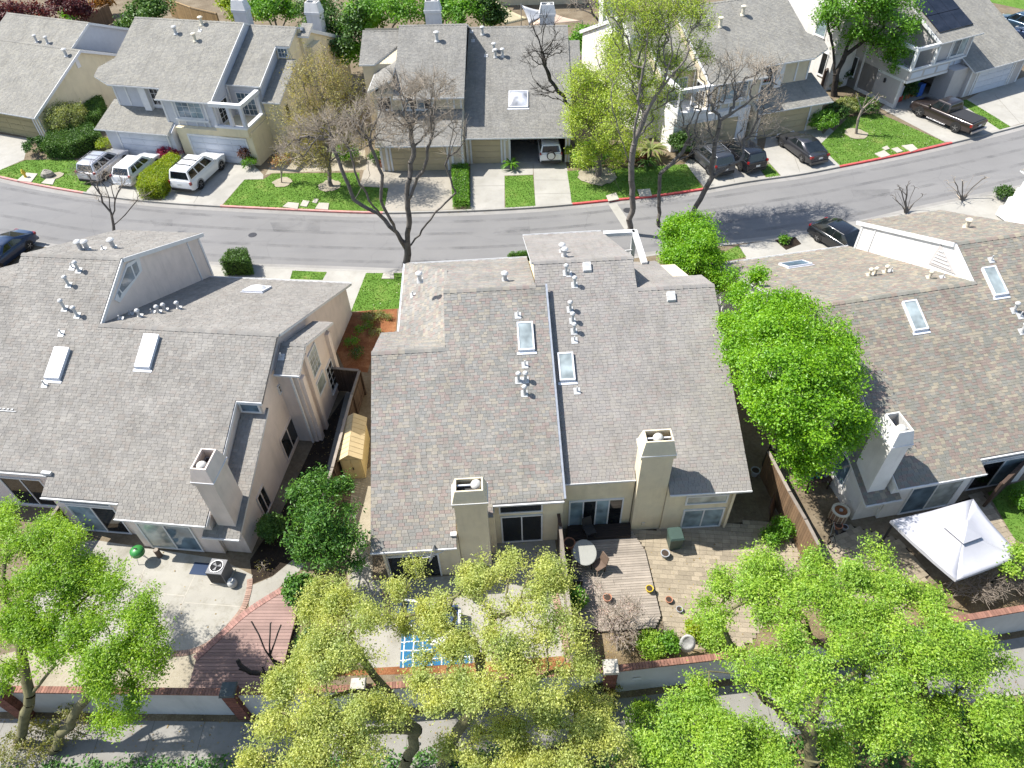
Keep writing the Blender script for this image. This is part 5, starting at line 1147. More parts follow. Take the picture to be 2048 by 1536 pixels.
    # lamps, plates, bumpers
    for s in (-1, 1):
        if kind in ('sedan', 'hatch'): tb = (belt - .22, belt - .06); tw = (.66, .93)
        else: tb = (belt - .06, belt + .1) if kind in ('suv', 'cross') else (belt - .3, belt - .08); tw = (.84, .97)
        y0, y1 = sorted((s * hw * tw[0], s * hw * tw[1])); xr = -.497 * L
        MB().box(xr - .02, xr + .16, y0, y1, *tb).obj('taillight', 'lamp_red', root)
        y0, y1 = sorted((s * hw * .5, s * hw * .86)); MB().box(.455 * L, .49 * L, y0, y1, hood - .34, hood - .2).obj('headlight', 'lamp_clear', root)
    MB().box(-.512 * L, -.47 * L, -hw * .86, hw * .86, cl + .06, cl + .26).obj('bumper', 'black_plastic' if cladding or kind in ('pickup', 'suv') else body, root)
    MB().box(.48 * L, .508 * L, -hw * .76, hw * .76, cl + .06, cl + .26).obj('bumper', 'black_plastic', root)
    MB().box(-.512 * L - .012, -.512 * L, -.17, .17, belt - .36 if kind != 'sedan' else belt - .3, belt - .22 if kind != 'sedan' else belt - .17).obj('licence_plate', 'plate', root) if not spare else None
    if rails:
        for s in (-1, 1): MB().tube([(xt0 + .25, s * (wt - .06), zr + .0), (xt0 + .3, s * (wt - .06), zr + .06), (xt1 - .3, s * (wt - .06), zr + .06), (xt1 - .22, s * (wt - .06), zr + .0)], .02, 5).obj('roof_rail', rails, root)
        for t in (.3, .62): MB().box(xt0 + (xt1 - xt0) * t, xt0 + (xt1 - xt0) * t + .06, -wt + .06, wt - .06, zr + .04, zr + .07).obj('cross_bar', rails, root)
    if spare:
        ax = Matrix.Rotation(radians(-90), 3, 'Y')
        MB().lathe([(.2, 0), (.34, .02), (.35, .1), (.33, .18)], (-.505 * L, 0, .95), 20, ax=ax).obj('spare_wheel', 'tyre', root)
        MB().lathe([(.05, .19), (.26, .185), (.28, .17)], (-.505 * L, 0, .95), 20, ax=ax).obj('spare_cover', 'plate', root)
    if kind == 'pickup':
        MB().box(-.48 * L, -.125 * L, -hw * .84, hw * .84, belt + .02, belt + .06).obj('tonneau_cover', 'tonneau', root)
        MB().box(-.516 * L - .1, -.516 * L, -hw * .9, hw * .9, cl + .1, cl + .28).obj('step_bumper', 'chrome', root)
        for s in (-1, 1): MB().tube([(-.13 * L, s * (hw + .05), cl + .02), (.17 * L, s * (hw + .05), cl + .02)], .045, 8).obj('side_step', 'chrome', root)
    return root
vehicle('suv', 'parked_car', 'silver SUV under the small bare tree, beside the white crossover', 215, 342, 76, 'paint_silver', rails='grey_plastic')
vehicle('cross', 'parked_car', 'white crossover between the silver SUV and the clipped hedge', 281, 349, 76, 'paint_white')
vehicle('bigsuv', 'parked_car', 'large white SUV with black roof rack bars on its own driveway', 404, 356, 74, 'paint_white', rails='black_plastic', cladding=True)
vehicle('suv', 'parked_car', 'white SUV with a spare wheel on its tailgate inside the open garage bay', 1098, 305, 90, 'paint_white', spare=True, z0=0.03)
vehicle('suv', 'parked_car', 'dark grey SUV with silver roof rails beside the lawn on the shared drive', 1418, 329, 107, 'paint_grey', rails='chrome')
vehicle('suv', 'parked_car', 'black SUV behind bare branches, right beside the dark grey SUV', 1480, 322, 107, 'paint_black')
vehicle('sedan', 'parked_car', 'dark graphite sedan parked below the tan garage near white shrub', 1600, 305, 107, 'paint_graphite')
vehicle('pickup', 'parked_truck', 'dark brown pickup truck with covered bed and chrome side steps', 1887, 244, 118, 'paint_brown', cat='truck')
vehicle('hatch', 'parked_car', 'black coupe on the drive in front of the brown-roofed duplex', 1680, 494, -62, 'paint_black')
vehicle('sedan', 'parked_car', 'dark blue sedan partly behind the grey-roofed duplex', 14, 518, -107, 'paint_navy')
vehicle('suv', 'parked_car', 'blue-black SUV on the side street behind the solar-panel house', 2030, 58, 118, 'paint_blue')
vehicle('sedan', 'parked_car', 'navy sedan with bright reflections behind the blue-black SUV', 2062, 82, 118, 'paint_navy')

# ------------------------------------------------------------------ fences
mat('fence_grey', (0.29, 0.25, 0.21), 0.9, 0.18, 2, 30, 0.3, island=0.35, streak=0.3); mat('fence_brown', (0.20, 0.125, 0.07), 0.88, 0.18, 2, 30, 0.3, island=0.35, streak=0.3); mat('fence_dark', (0.085, 0.055, 0.04), 0.9, 0.2, 2, 30, 0.3, island=0.35); mat('fence_gold', (0.36, 0.24, 0.11), 0.85, 0.15, 2, 30, 0.3, island=0.35)
def fence(label, pix, hgt, m, ztop=True, bw=0.14, cap=None, posts=2.4, name='board_fence', gap=0.012):
    P = [Vector((*at2(x, y, hgt if ztop else 0), 0)) for x, y in pix]; root = empty(name, tuple(P[0]), label, 'fence'); O = P[0]; rg = random.Random(len(label))
    for a, b in zip(P[:-1], P[1:]):
        d = b - a; L = d.length; an = atan2(d.y, d.x); n = max(1, int(L / bw)); w = L / n
        me = None
        for i in range(n):
            if me is None:
                t = MB().box(gap / 2, w - gap / 2, -.01, .01, 0.04, hgt - .05); o = t.obj('board', m, root); me = o.data
            else: o = link('board', me, root)
            p = a + d * (i / n) - O; o.location = (p.x, p.y, rg.uniform(-.02, .02)); o.rotation_euler = (0, 0, an + rg.uniform(-.02, .02))
        for zz in (0.4, hgt - 0.35):
            MB().box(0, L, .011, .05, zz - .045, zz + .045).obj('rail', m, root).location = a - O; root.children[-1].rotation_euler = (0, 0, an)
        np_ = max(1, int(L / posts))
        for i in range(np_ + 1):
            o = MB().box(-.05, .05, .011, .11, 0, hgt + .02).obj('post', m, root); p = a + d * (i / np_) - O; o.location = p; o.rotation_euler = (0, 0, an)
        o = MB().box(-.02, L + .02, -.05, .09, hgt + .021, hgt + .06).obj('cap_rail', cap or m, root); o.location = a - O; o.rotation_euler = (0, 0, an)
    return root
fence('brown board fence along the tan shed between two duplexes', [(718, 743), (703, 790), (664, 936), (641, 1010), (613, 1108)], 1.75, 'fence_dark', cap='fence_grey')
fence('dark gate panel closing the gap beside the mulch bed', [(659, 737), (716, 742)], 1.75, 'fence_dark', cap='fence_grey')
fence('weathered grey fence between the two yards of the centre duplex', [(1119, 1050), (1131, 1160), (1150, 1330)], 1.85, 'fence_grey')
fence('dark stained privacy screen between two patio doors', [(1115, 1019), (1119, 1049)], 2.0, 'fence_dark')
fence('leaning brown fence with grey top rail beside the round heat pump', [(1536, 905), (1578, 985), (1610, 1040), (1636, 1090)], 1.8, 'fence_brown', cap='fence_grey')
fence('dark brown fence at the patio beyond the white canopy', [(2005, 968), (2060, 915)], 1.8, 'fence_dark')
fence('pale capped fence beside the far patio of the grey-roofed duplex', [(118, 1012), (84, 1060), (52, 1108)], 1.8, 'fence_dark', cap='fence_grey')
fence('brown fence running up to orange shrubs behind the gabled house', [(150, 42), (216, 9)], 1.9, 'fence_brown'); fence('gold-brown fence behind the grey two-storey duplex', [(332, -2), (380, 15), (432, 27)], 1.9, 'fence_gold')
fence('dark fence beside the balcony house under the street tree', [(1652, 140), (1690, 118)], 1.9, 'fence_dark'); fence('low fence in the garden behind leafing trees', [(1155, 66), (1215, 40), (1290, 20)], 1.7, 'fence_dark')
# leaning panel beside the neighbour's wall
tag(MB().box(-.5, .5, -.02, .02, 0, 1.1).box(-.42, .42, -.03, -.021, .1, 1.0).obj('leaning_panel', 'fence_dark'), 'framed wooden panel leaning in the shady side yard', 'panel').location = at(1545, 1030)
bpy.data.objects['leaning_panel'].rotation_euler = (radians(-14), 0, radians(60))

# ------------------------------------------------------------------ garden wall with brick coping and piers
mat('wall_render', (0.47, 0.455, 0.425), 0.93, 0.07, 1.0, 40, 0.25, streak=0.35); mat('coping_brick', (0.30, 0.15, 0.105), 0.9, 0.15, 4, 30, 0.3, island=0.4); mat('pier_brick', (0.22, 0.085, 0.058), 0.9, 0.15, 4, 30, 0.3, island=0.4); mat('mortar', (0.22, 0.17, 0.14), 0.95, 0.1, 5); mat('pier_cap', (0.07, 0.08, 0.078), 0.85, 0.25, 4, 40, 0.3); mat('pier_cap_pale', (0.42, 0.39, 0.34), 0.9, 0.25, 4, 40, 0.3)
WH = 2.0
wall_px = [(-600, 1371), (455, 1384), (715, 1376), (1222, 1338), (1545, 1301), (2120, 1204), (2700, 1106)]
WP = [Vector((*at2(x, y, WH), 0)) for x, y in wall_px]
gwall = empty('garden_wall', tuple(WP[2]), 'long rendered garden wall with brick coping behind the three back yards', 'wall'); O = WP[2]
cop = MB(); tri = 0
for a, b in zip(WP[:-1], WP[1:]):
    d = (b - a); L = d.length; d.normalize(); nn = Vector((-d.y, d.x, 0)) * 0.09; a_, b_ = a - O, b - O; Z = Vector((0, 0, WH - .06)); ZB = Vector((0, 0, -.02))
    MB().hexa([a_ - nn + ZB, b_ - nn + ZB, b_ + nn + ZB, a_ + nn + ZB], [a_ - nn + Z, b_ - nn + Z, b_ + nn + Z, a_ + nn + Z]).obj('wall_panel', 'wall_render', gwall)
    n = int(L / 0.115)
    for i in range(n):
        p = a_ + d * (L * i / n); q = p + d * (L / n - .012); w = nn * 1.35; z0, z1 = WH - .055, WH + .03
        cop.hexa([(*(p - w)[:2], z0), (*(q - w)[:2], z0), (*(q + w)[:2], z0), (*(p + w)[:2], z0)], [(*(p - w)[:2], z1), (*(q - w)[:2], z1), (*(q + w)[:2], z1), (*(p + w)[:2], z1)])
cop.obj('coping_brick', 'coping_brick', gwall, kind='stuff')
def pier(px, py, hgt, capm):
    p = Vector(at(px, py, hgt)) - O; x, y = p.x, p.y; s = 0.235
    MB().box(x - s + .012, x + s - .012, y - s + .012, y + s - .012, -0.02, hgt - .11).obj('pier_core', 'mortar', gwall); bm_ = MB(); rows = int((hgt - .12) / 0.075)
    for k in range(rows):
        z = k * 0.075; o = (k % 2) * 0.115
        for (ax, ay, dx, dy) in ((x - s, y - s, 1, 0), (x + s, y - s, 0, 1), (x + s, y + s, -1, 0), (x - s, y + s, 0, -1)):
            t = -o
            while t < 2 * s - .02:
                t0, t1 = max(t, 0), min(t + .22, 2 * s); e = .02
                A = (ax + dx * t0, ay + dy * t0); B = (ax + dx * t1, ay + dy * t1); nx, ny = -dy, dx
                if t1 - t0 > .03: bm_.prism([A, B, (B[0] + nx * e, B[1] + ny * e), (A[0] + nx * e, A[1] + ny * e)], z + .004, z + .068)
                t += .23
    bm_.obj('pier_brick', 'pier_brick', gwall, kind='stuff')
    MB().hexa([(x - s - .05, y - s - .05, hgt - .105), (x + s + .05, y - s - .05, hgt - .105), (x + s + .05, y + s + .05, hgt - .105), (x - s - .05, y + s + .05, hgt - .105)], [(x - s - .02, y - s - .02, hgt), (x + s + .02, y - s - .02, hgt), (x + s + .02, y + s + .02, hgt), (x - s - .02, y + s + .02, hgt)]).obj('pier_cap', capm, gwall)
pier(455, 1378, 2.35, 'pier_cap'); pier(715, 1370, 2.35, 'pier_cap_pale'); pier(1222, 1332, 2.35, 'pier_cap_pale'); pier(-8, 1380, 2.35, 'pier_cap')
MB().box(-.16, .16, -.012, .012, -.03, .03).obj('plaque', 'trim_white', gwall).location = Vector((*at2(1273, 1352, 1.2), 1.2)) - O + Vector((0, -.1, 0))
# street side: pavement, planting strip
W2 = [Vector((*at2(x, y, WH), 0)) for x, y in wall_px]
def offs(k): return [(p.x, p.y - k) for p in W2]
flat('pavement', offs(0.35) + offs(2.35)[::-1], 0.004, 'walk_concrete'); flat('planting_strip', offs(2.5) + offs(8.5)[::-1], 0.003, 'leaf_litter'); flat('street', offs(8.5) + offs(19)[::-1], 0.002, 'asphalt')
flat('wall_foot', offs(0.08) + offs(0.35)[::-1], 0.0035, 'leaf_litter')
kb = MB()
for a, b in zip(offs(2.35)[:-1], offs(2.35)[1:]): kb.bar((a[0], a[1], 0.01), (b[0], b[1], 0.01), 0.12, 0.08)
kb.obj('kerb', 'kerb_concrete', kind='structure')
for i in range(24):
    x = -22 + i * 1.95; k = next((j for j in range(len(W2) - 1) if W2[j].x <= x <= W2[j + 1].x), None)
    if k is None: continue
    t = (x - W2[k].x) / (W2[k + 1].x - W2[k].x); y = W2[k].y + t * (W2[k + 1].y - W2[k].y)
    flat('joint', [(x, y - .35), (x + .02, y - .35), (x + .02, y - 2.3), (x, y - 2.3)], 0.0065, 'joint_dark')

# ------------------------------------------------------------------ yard things
def T0(name, label, cat, px, py, rz=0, z=0.004): return empty(name, at(px, py, z), label, cat, None, radians(rz))
mat('shed_tan', (0.52, 0.42, 0.22), 0.7, 0.06, 3, 40, 0.05); mat('shed_roof', (0.50, 0.40, 0.23), 0.8, 0.06, 3, 40, 0.1)
r = T0('garden_shed', 'tan garden shed with a gabled roof beside the centre duplex', 'shed', 713, 946, 2)
MB().prism([(-.5, -.35), (.5, -.35), (.5, 2.2), (-.5, 2.2)], 0, 1.55).obj('wall', 'shed_tan', r)
MB().add([(-.5, -.35, 1.552), (.5, -.35, 1.552), (0, -.35, 1.9), (-.5, 2.2, 1.552), (.5, 2.2, 1.552), (0, 2.2, 1.9)], [(0, 1, 2), (3, 5, 4), (0, 3, 4, 1), (0, 2, 5, 3), (1, 4, 5, 2)]).obj('gable', 'shed_tan', r)
for s in (-1, 1):
    rf = MB().hexa([(0, -.45, 1.9), (s * .6, -.45, 1.5), (s * .6, 2.3, 1.5), (0, 2.3, 1.9)], [(0, -.45, 1.94), (s * .6, -.45, 1.54), (s * .6, 2.3, 1.54), (0, 2.3, 1.94)]).obj('roof', 'shed_roof', r)
    for k in range(9): MB().hexa([(s * .01, -.45 + k * .305, 1.938), (s * .6, -.45 + k * .305, 1.544), (s * .6, -.45 + k * .305 + .28, 1.544), (s * .01, -.45 + k * .305 + .28, 1.938)], [(s * .01, -.45 + k * .305, 1.955), (s * .6, -.45 + k * .305, 1.56), (s * .6, -.45 + k * .305 + .28, 1.56), (s * .01, -.45 + k * .305 + .28, 1.955)]).obj('roof_tile', 'shed_roof', rf)
for s in (-1, 1): MB().box(min(s * .02, s * .42), max(s * .02, s * .42), -.38, -.352, .1, 1.5).obj('door', 'shed_tan', r)
MB().box(.03, .07, -.42, -.381, .75, .9).obj('handle', 'black_plastic', r)
# air conditioner
mat('ac_grey', (0.19, 0.19, 0.195), 0.6, 0.06, 5); mat('ac_brown', (0.24, 0.16, 0.11), 0.7, 0.1, 5); mat('steel', (0.5, 0.5, 0.5), 0.4, 0.1, 6, metal=0.7)
r = T0('air_conditioner', 'square grey air conditioner unit on the concrete patio', 'air conditioner', 446, 1154, -8)
MB().box(-.36, .36, -.36, .36, .05, .9).obj('casing', 'ac_grey', r); MB().box(-.42, .42, -.42, .42, 0, .048).obj('base_pad', 'stepping_stone', r)
MB().lathe([(.29, .902), (.3, .93), (.27, .93), (.26, .902)], (0, 0, 0), 20).obj('fan_ring', 'steel', r); MB().lathe([(.255, .902), (.255, .906)], (0, 0, 0), 20).obj('fan_well', 'dark_void', r)
for k in range(3): a = k * 2.1; MB().hexa([(0, 0, .91), (cos(a) * .22, sin(a) * .22, .91), (cos(a + .7) * .22, sin(a + .7) * .22, .925), (0.02, .02, .925)], [(0, 0, .915), (cos(a) * .22, sin(a) * .22, .915), (cos(a + .7) * .22, sin(a + .7) * .22, .93), (0.02, .02, .93)]).obj('fan_blade', 'ac_grey', r)
for k in range(16): MB().box(-.37, -.361, -.33 + k * .042, -.31 + k * .042, .12, .84).obj('louvre', 'black_plastic', r); MB().box(-.33 + k * .042, -.31 + k * .042, -.37, -.361, .12, .84).obj('louvre', 'black_plastic', r)
r = T0('gas_tank', 'white gas tank beside the square air conditioner', 'tank', 467, 1170)
MB().lathe([(.12, 0), (.19, .05), (.21, .15), (.2, .28), (.14, .36), (.06, .39)], (0, 0, 0), 16).obj('tank', 'pipe_white', r, smooth=True); MB().lathe([(.1, .38), (.11, .44), (.09, .44)], (0, 0, 0), 12).obj('collar', 'pipe_white', r)
r = T0('heat_pump', 'round brown heat pump with a white rim in the side yard', 'heat pump', 1672, 1040)
MB().lathe([(.37, .03), (.38, .06), (.36, .72)], (0, 0, 0), 24).obj('casing', 'ac_brown', r); MB().lathe([(.36, .722), (.4, .74), (.4, .8), (.3, .82), (.28, .76)], (0, 0, 0), 24).obj('rim', 'pipe_cream', r); MB().lathe([(.275, .765), (.275, .77)], (0, 0, 0), 20).obj('grille', 'mulch_red', r); MB().lathe([(.09, .772), (.08, .82)], (0, 0, 0), 12).obj('motor', 'steel', r)
for k in range(14): a = 2 * pi * k / 14; MB().box(-.012, .012, .374, .392, .08, .72).obj('rib', 'pipe_cream', r).rotation_euler = (0, 0, a)
# barbecue, umbrella stump and small things on the left patio
mat('bbq_green', (0.03, 0.20, 0.04), 0.4, 0.1, 4, coat=0.4); mat('terracotta', (0.42, 0.19, 0.11), 0.8, 0.12, 5); mat('pot_brown', (0.13, 0.09, 0.065), 0.8, 0.2, 6); mat('pot_yellow', (0.62, 0.46, 0.03), 0.5, 0.1, 5); mat('pot_grey', (0.36, 0.38, 0.40), 0.7, 0.1, 5); mat('soil_dark', (0.05, 0.035, 0.025), 0.95, 0.2, 8); mat('canvas', (0.41, 0.41, 0.435), 0.8, 0.05, 2, 80, 0.1); mat('glass_top', (0.3, 0.3, 0.27), 0.2, 0.05, 3); mat('stone_grey', (0.26, 0.24, 0.20), 0.9, 0.2, 4, 20, 0.6); mat('hydrant_yellow', (0.60, 0.42, 0.04), 0.5, 0.1, 5); mat('bin_green', (0.045, 0.075, 0.062), 0.5, 0.1, 4); mat('tarp_blue', (0.03, 0.22, 0.42), 0.6, 0.1, 4)
r = T0('kettle_barbecue', 'green kettle barbecue near the patio doors', 'barbecue', 287, 1120)
MB().lathe([(.05, .45), (.2, .48), (.29, .58), (.31, .7)], (0, 0, 0), 18).obj('bowl', 'bbq_green', r, smooth=True); MB().lathe([(.315, .705), (.29, .82), (.18, .9), (.03, .93)], (0, 0, 0), 18).obj('lid', 'bbq_green', r, smooth=True); MB().box(-.06, .06, -.02, .02, .93, .98).obj('handle', 'black_plastic', r)
for k in range(3): a = k * 2.1; MB().tube([(cos(a) * .15, sin(a) * .15, .5), (cos(a) * .28, sin(a) * .28, .0)], .015, 6).obj('leg', 'steel', r)
r = T0('log_stump', 'upright brown log stump beside the green barbecue', 'stump', 320, 1112)
MB().lathe([(.13, 0), (.12, .2), (.125, .5), (.11, .52)], (0, 0, 0), 12).obj('log', 'pot_brown', r); MB().lathe([(.1, .521), (.1, .526)], (0, 0, 0), 12).obj('cut_face', 'deck_grey', r)
r = T0('doormat', 'dark blue mat in front of the pale patio doors', 'mat', 403, 1138, -8); MB().box(-.45, .45, -.3, .3, 0, .015).obj('mat', 'paint_navy', r)
def pot(label, px, py, m, rr=.16, hh=.28, plant=None, z=0.004):
    r = T0('flower_pot', label, 'pot', px, py, 0, z); MB().lathe([(rr * .68, 0), (rr * .98, hh * .82), (rr * 1.1, hh * .83), (rr * 1.12, hh), (rr * .95, hh), (rr * .9, hh * .9)], (0, 0, 0), 16).obj('pot', m, r); MB().lathe([(rr * .88, hh * .905), (rr * .2, hh * .93)], (0, 0, 0), 14).obj('soil', 'soil_dark', r); return r
def pot2(*a, **k): return pot(*a, **k)
pot('yellow pot at the edge of the grey deck', 1298, 1182, 'pot_yellow', .15, .24, z=0.15); pot('terracotta pot on the grey plank deck', 1214, 1200, 'terracotta', .17, .26, z=0.15); pot('large terracotta pot by the dark landing', 1138, 1095, 'terracotta', .25, .42); pot('grey pot beside the green wheeled bin', 1329, 1113, 'pot_grey', .18, .3); pot('small green-planted pot on the pavers near the deck', 1337, 1203, 'terracotta', .14, .2); pot('small potted succulent on the pavers near the wall bed', 1358, 1222, 'pot_grey', .13, .18)
pot('terracotta pot beside the heat pump', 1674, 1056, 'terracotta', .18, .26); pot('white pot below the heat pump', 1688, 1058, 'pot_grey', .13, .2); pot('big round pot at the foot of the stucco chimney', 968, 1146, 'pot_grey', .32, .42); pot('white tub in the shady side passage', 1508, 950, 'pot_grey', .2, .4)
r = T0('wheeled_bin', 'dark green wheeled bin below the grey-roof chimney', 'bin', 1346, 1092, 4)
MB().hexa([(-.24, -.24, .08), (.24, -.24, .08), (.24, .24, .08), (-.24, .24, .08)], [(-.3, -.3, .95), (.3, -.3, .95), (.3, .3, .95), (-.3, .3, .95)]).obj('tub', 'bin_green', r); MB().hexa([(-.32, -.34, .955), (.32, -.34, .955), (.32, .32, .955), (-.32, .32, .955)], [(-.28, -.28, 1.03), (.28, -.28, 1.03), (.28, .3, 1.06), (-.28, .3, 1.06)]).obj('lid', 'bin_green', r)
for s in (-1, 1): MB().lathe([(.1, -.03), (.1, .03)], (s * .2, .3, .1), 12, ax=Matrix.Rotation(radians(90), 3, 'Y')).obj('wheel', 'tyre', r)
# table and chairs on the shaded deck
r = T0('patio_table', 'oval glass-topped table in the shade of the yard fence', 'table', 1168, 1122, 0, 0.15)
MB().lathe([(.5, .7), (.52, .72), (.5, .735)], (0, 0, 0), 24).obj('table_top', 'glass_top', r); r.scale = (1.0, 1.25, 1)
for k in range(4): a = k * pi / 2 + .7; MB().tube([(cos(a) * .4, sin(a) * .4, .69), (cos(a) * .46, sin(a) * .46, 0)], .02, 6).obj('leg', 'black_plastic', r)
def chair(label, px, py, rz, m, z=0.15):
    r = T0('garden_chair', label, 'chair', px, py, rz, z); MB().box(-.24, .24, -.24, .24, .4, .45).obj('seat', m, r); MB().hexa([(-.24, .22, .46), (.24, .22, .46), (.24, .27, .46), (-.24, .27, .46)], [(-.22, .34, .92), (.22, .34, .92), (.22, .38, .92), (-.22, .38, .92)]).obj('backrest', m, r)
    for a in (-.21, .21):
        for b in (-.21, .21): MB().box(a - .02, a + .02, b - .02, b + .02, 0, .399).obj('leg', m, r)
chair('brown wicker chair beside the oval glass table', 1196, 1140, -60, 'pot_brown'); chair('dark chair on the landing by the four-panel doors', 1178, 1070, 20, 'black_plastic', 0.3); chair('dark chair against the grey yard fence', 1152, 1168, 180, 'black_plastic')
# left yard of the centre house: rug, tables, planter
m, nt, b = _new('rug_blue')
tc = nt.nodes.new('ShaderNodeTexCoord'); vo = nt.nodes.new('ShaderNodeTexVoronoi'); vo.feature = 'DISTANCE_TO_EDGE'; vo.inputs['Scale'].default_value = 2.6; vo.inputs['Randomness'].default_value = 0.12
nt.links.new(tc.outputs['Object'], vo.inputs['Vector'])
nt.links.new(ramp(nt, vo.outputs['Distance'], [(0.04, (0.62, 0.64, 0.66)), (0.055, (0.015, 0.12, 0.24))], 'CONSTANT'), b.inputs['Base Color']); b.inputs['Roughness'].default_value = 0.95
r = T0('outdoor_rug', 'blue outdoor rug with white lattice pattern under the white bench table', 'rug', 873, 1290, 1.5); MB().box(-1.45, 1.45, -.85, .85, 0.002, .014).obj('rug', 'rug_blue', r)
r = T0('bench_table', 'white slatted bench table on the blue rug', 'table', 890, 1284, 2, 0.018)
for k in range(5): MB().box(-.55, .55, -.3 + k * .12, -.2 + k * .12, .42, .45).obj('slat', 'trim_white', r)
for a in (-.5, .5):
    for b_ in (-.26, .26): MB().box(a - .03, a + .03, b_ - .03, b_ + .03, 0, .419).obj('leg', 'trim_white', r)
def sofa(label, px, py, rz, w=1.3):
    r = T0('outdoor_sofa', label, 'sofa', px, py, rz, 0.018); MB().box(-w / 2, w / 2, -.35, .35, .12, .34).obj('base', 'trim_white', r)
    for s in (-1, 1): MB().box(min(s * w / 2, s * (w / 2 - .1)), max(s * w / 2, s * (w / 2 - .1)), -.35, .35, .342, .58).obj('armrest', 'trim_white', r); MB().box(min(s * .02, s * (w / 2 - .11)), max(s * .02, s * (w / 2 - .11)), -.33, .22, .342, .46).obj('cushion', 'tarp_navy', r)
    MB().hexa([(-w / 2 + .1, .22, .342), (w / 2 - .1, .22, .342), (w / 2 - .1, .35, .342), (-w / 2 + .1, .35, .342)], [(-w / 2 + .1, .28, .75), (w / 2 - .1, .28, .75), (w / 2 - .1, .37, .75), (-w / 2 + .1, .37, .75)]).obj('backrest', 'tarp_navy', r)
mat('tarp_navy', (0.02, 0.045, 0.12), 0.8, 0.1, 5)
sofa('navy cushioned white sofa at the left end of the rug', 818, 1238, 80, 1.2); sofa('navy cushioned white sofa behind the blue rug', 885, 1245, 0, 1.6)
for lab, pix in (('brick strip in the concrete beside the outdoor rug', [(985, 1235), (990, 1330)]), ('brick strip across the concrete near the stucco chimney', [(770, 1180), (775, 1235)]), ('brick edging between the yard fence and the concrete', [(1108, 1180), (1140, 1325)])): edging(pix, 0.004, .3, .1, 'edge_brick', lab)
# canopy
r = T0('garden_canopy', 'white two-tier fabric canopy over the patio', 'canopy', 1910, 1110, 0, 0)
cz = 2.2; cc = [Vector(at(*p, cz)) - r.location for p in ((1781, 1041), (1913, 1160), (2041, 1112), (1946, 998))]; cen = sum(cc, Vector()) / 4; pk = cen + Vector((0, 0, .6)); mid = [pk + (c - pk) * .24 - Vector((0, 0, .08)) for c in cc]
vs, fs = [], []; nn_ = 8
for i in range(4):
    a, b_ = cc[i], cc[(i + 1) % 4]; p, q = mid[i], mid[(i + 1) % 4]; k0 = len(vs)
    for u in range(nn_ + 1):
        for v in range(nn_ + 1):
            s, t = u / nn_, v / nn_; lo = a.lerp(b_, s) - Vector((0, 0, .07 * sin(pi * s))); hi = p.lerp(q, s); w_ = lo.lerp(hi, t); w_ -= Vector((0, 0, .1 * sin(pi * t) + .02 * sin(s * 9 + i) * (1 - t))); vs.append(w_)
    for u in range(nn_):
        for v in range(nn_): fs.append((k0 + u * (nn_ + 1) + v, k0 + (u + 1) * (nn_ + 1) + v, k0 + (u + 1) * (nn_ + 1) + v + 1, k0 + u * (nn_ + 1) + v + 1))
cv = MB().add(vs, fs).obj('canopy_fabric', 'canvas', r, smooth=True); sm = cv.modifiers.new('t', 'SOLIDIFY'); sm.thickness = .012
va = MB()
for i in range(4):
    a, b_ = cc[i], cc[(i + 1) % 4]; dz = Vector((0, 0, .16)); n_ = 6
    for k in range(n_): p, q = a.lerp(b_, k / n_), a.lerp(b_, (k + 1) / n_); sg = lambda t: Vector((0, 0, .07 * sin(pi * t))); va.add([p - dz - sg(k / n_), q - dz - sg((k + 1) / n_), q - sg((k + 1) / n_) - Vector((0, 0, .004)), p - sg(k / n_) - Vector((0, 0, .004))], [(0, 1, 2, 3)])
va.obj('valance', 'canvas', r)
top = [pk + (c - pk) * .3 + Vector((0, 0, .04)) for c in cc]; MB().add(top + [pk + Vector((0, 0, .13))], [(0, 1, 4), (1, 2, 4), (2, 3, 4), (3, 0, 4)]).obj('vent_top', 'canvas', r)
for c in cc: i_ = c.lerp(cen, .06); MB().box(i_.x - .035, i_.x + .035, i_.y - .035, i_.y + .035, 0, cz - .12).obj('post', 'black_plastic', r)
# roadside things
r = T0('fire_hydrant', 'yellow fire hydrant on the corner lawn by the road', 'hydrant', 52, 355)
MB().lathe([(.16, 0), (.16, .04), (.1, .06), (.1, .5), (.13, .52), (.12, .6), (.06, .7), (.03, .74)], (0, 0, 0), 14).obj('barrel', 'hydrant_yellow', r)
for a in (0, 90, 180): MB().lathe([(.055, .08), (.055, .17), (.03, .19)], (0, 0, .4), 10, ax=Matrix.Rotation(radians(a), 3, 'Z') @ Matrix.Rotation(radians(90), 3, 'Y')).obj('nozzle', 'hydrant_yellow', r)
def boulder(label, px, py, s, m='stone_grey'):
    rg = random.Random(px); vs, fs = [], []; n, k_ = 10, 6
    for i in range(k_ + 1):
        for j in range(n): a, p_ = 2 * pi * j / n, pi * i / k_; q = s * rg.uniform(.85, 1.12); vs.append((q * sin(p_) * cos(a), q * .8 * sin(p_) * sin(a), s * .35 + q * .7 * cos(p_)))
    for i in range(k_):
        for j in range(n): fs.append((i * n + j, i * n + (j + 1) % n, (i + 1) * n + (j + 1) % n, (i + 1) * n + j))
    o = MB().add(vs, fs).obj('boulder', m); o.location = at(px, py); return tag(o, label, 'rock')
boulder('large grey boulder on the corner lawn beside the hydrant', 97, 353, .55)
r = T0('wall_flag', 'small red, white and green flag on a slanted pole beside the garage', 'flag', 357, 312)
MB().tube([(0, .3, 1.9), (-.05, -.4, 2.6)], .015, 6).obj('pole', 'trim_white', r)
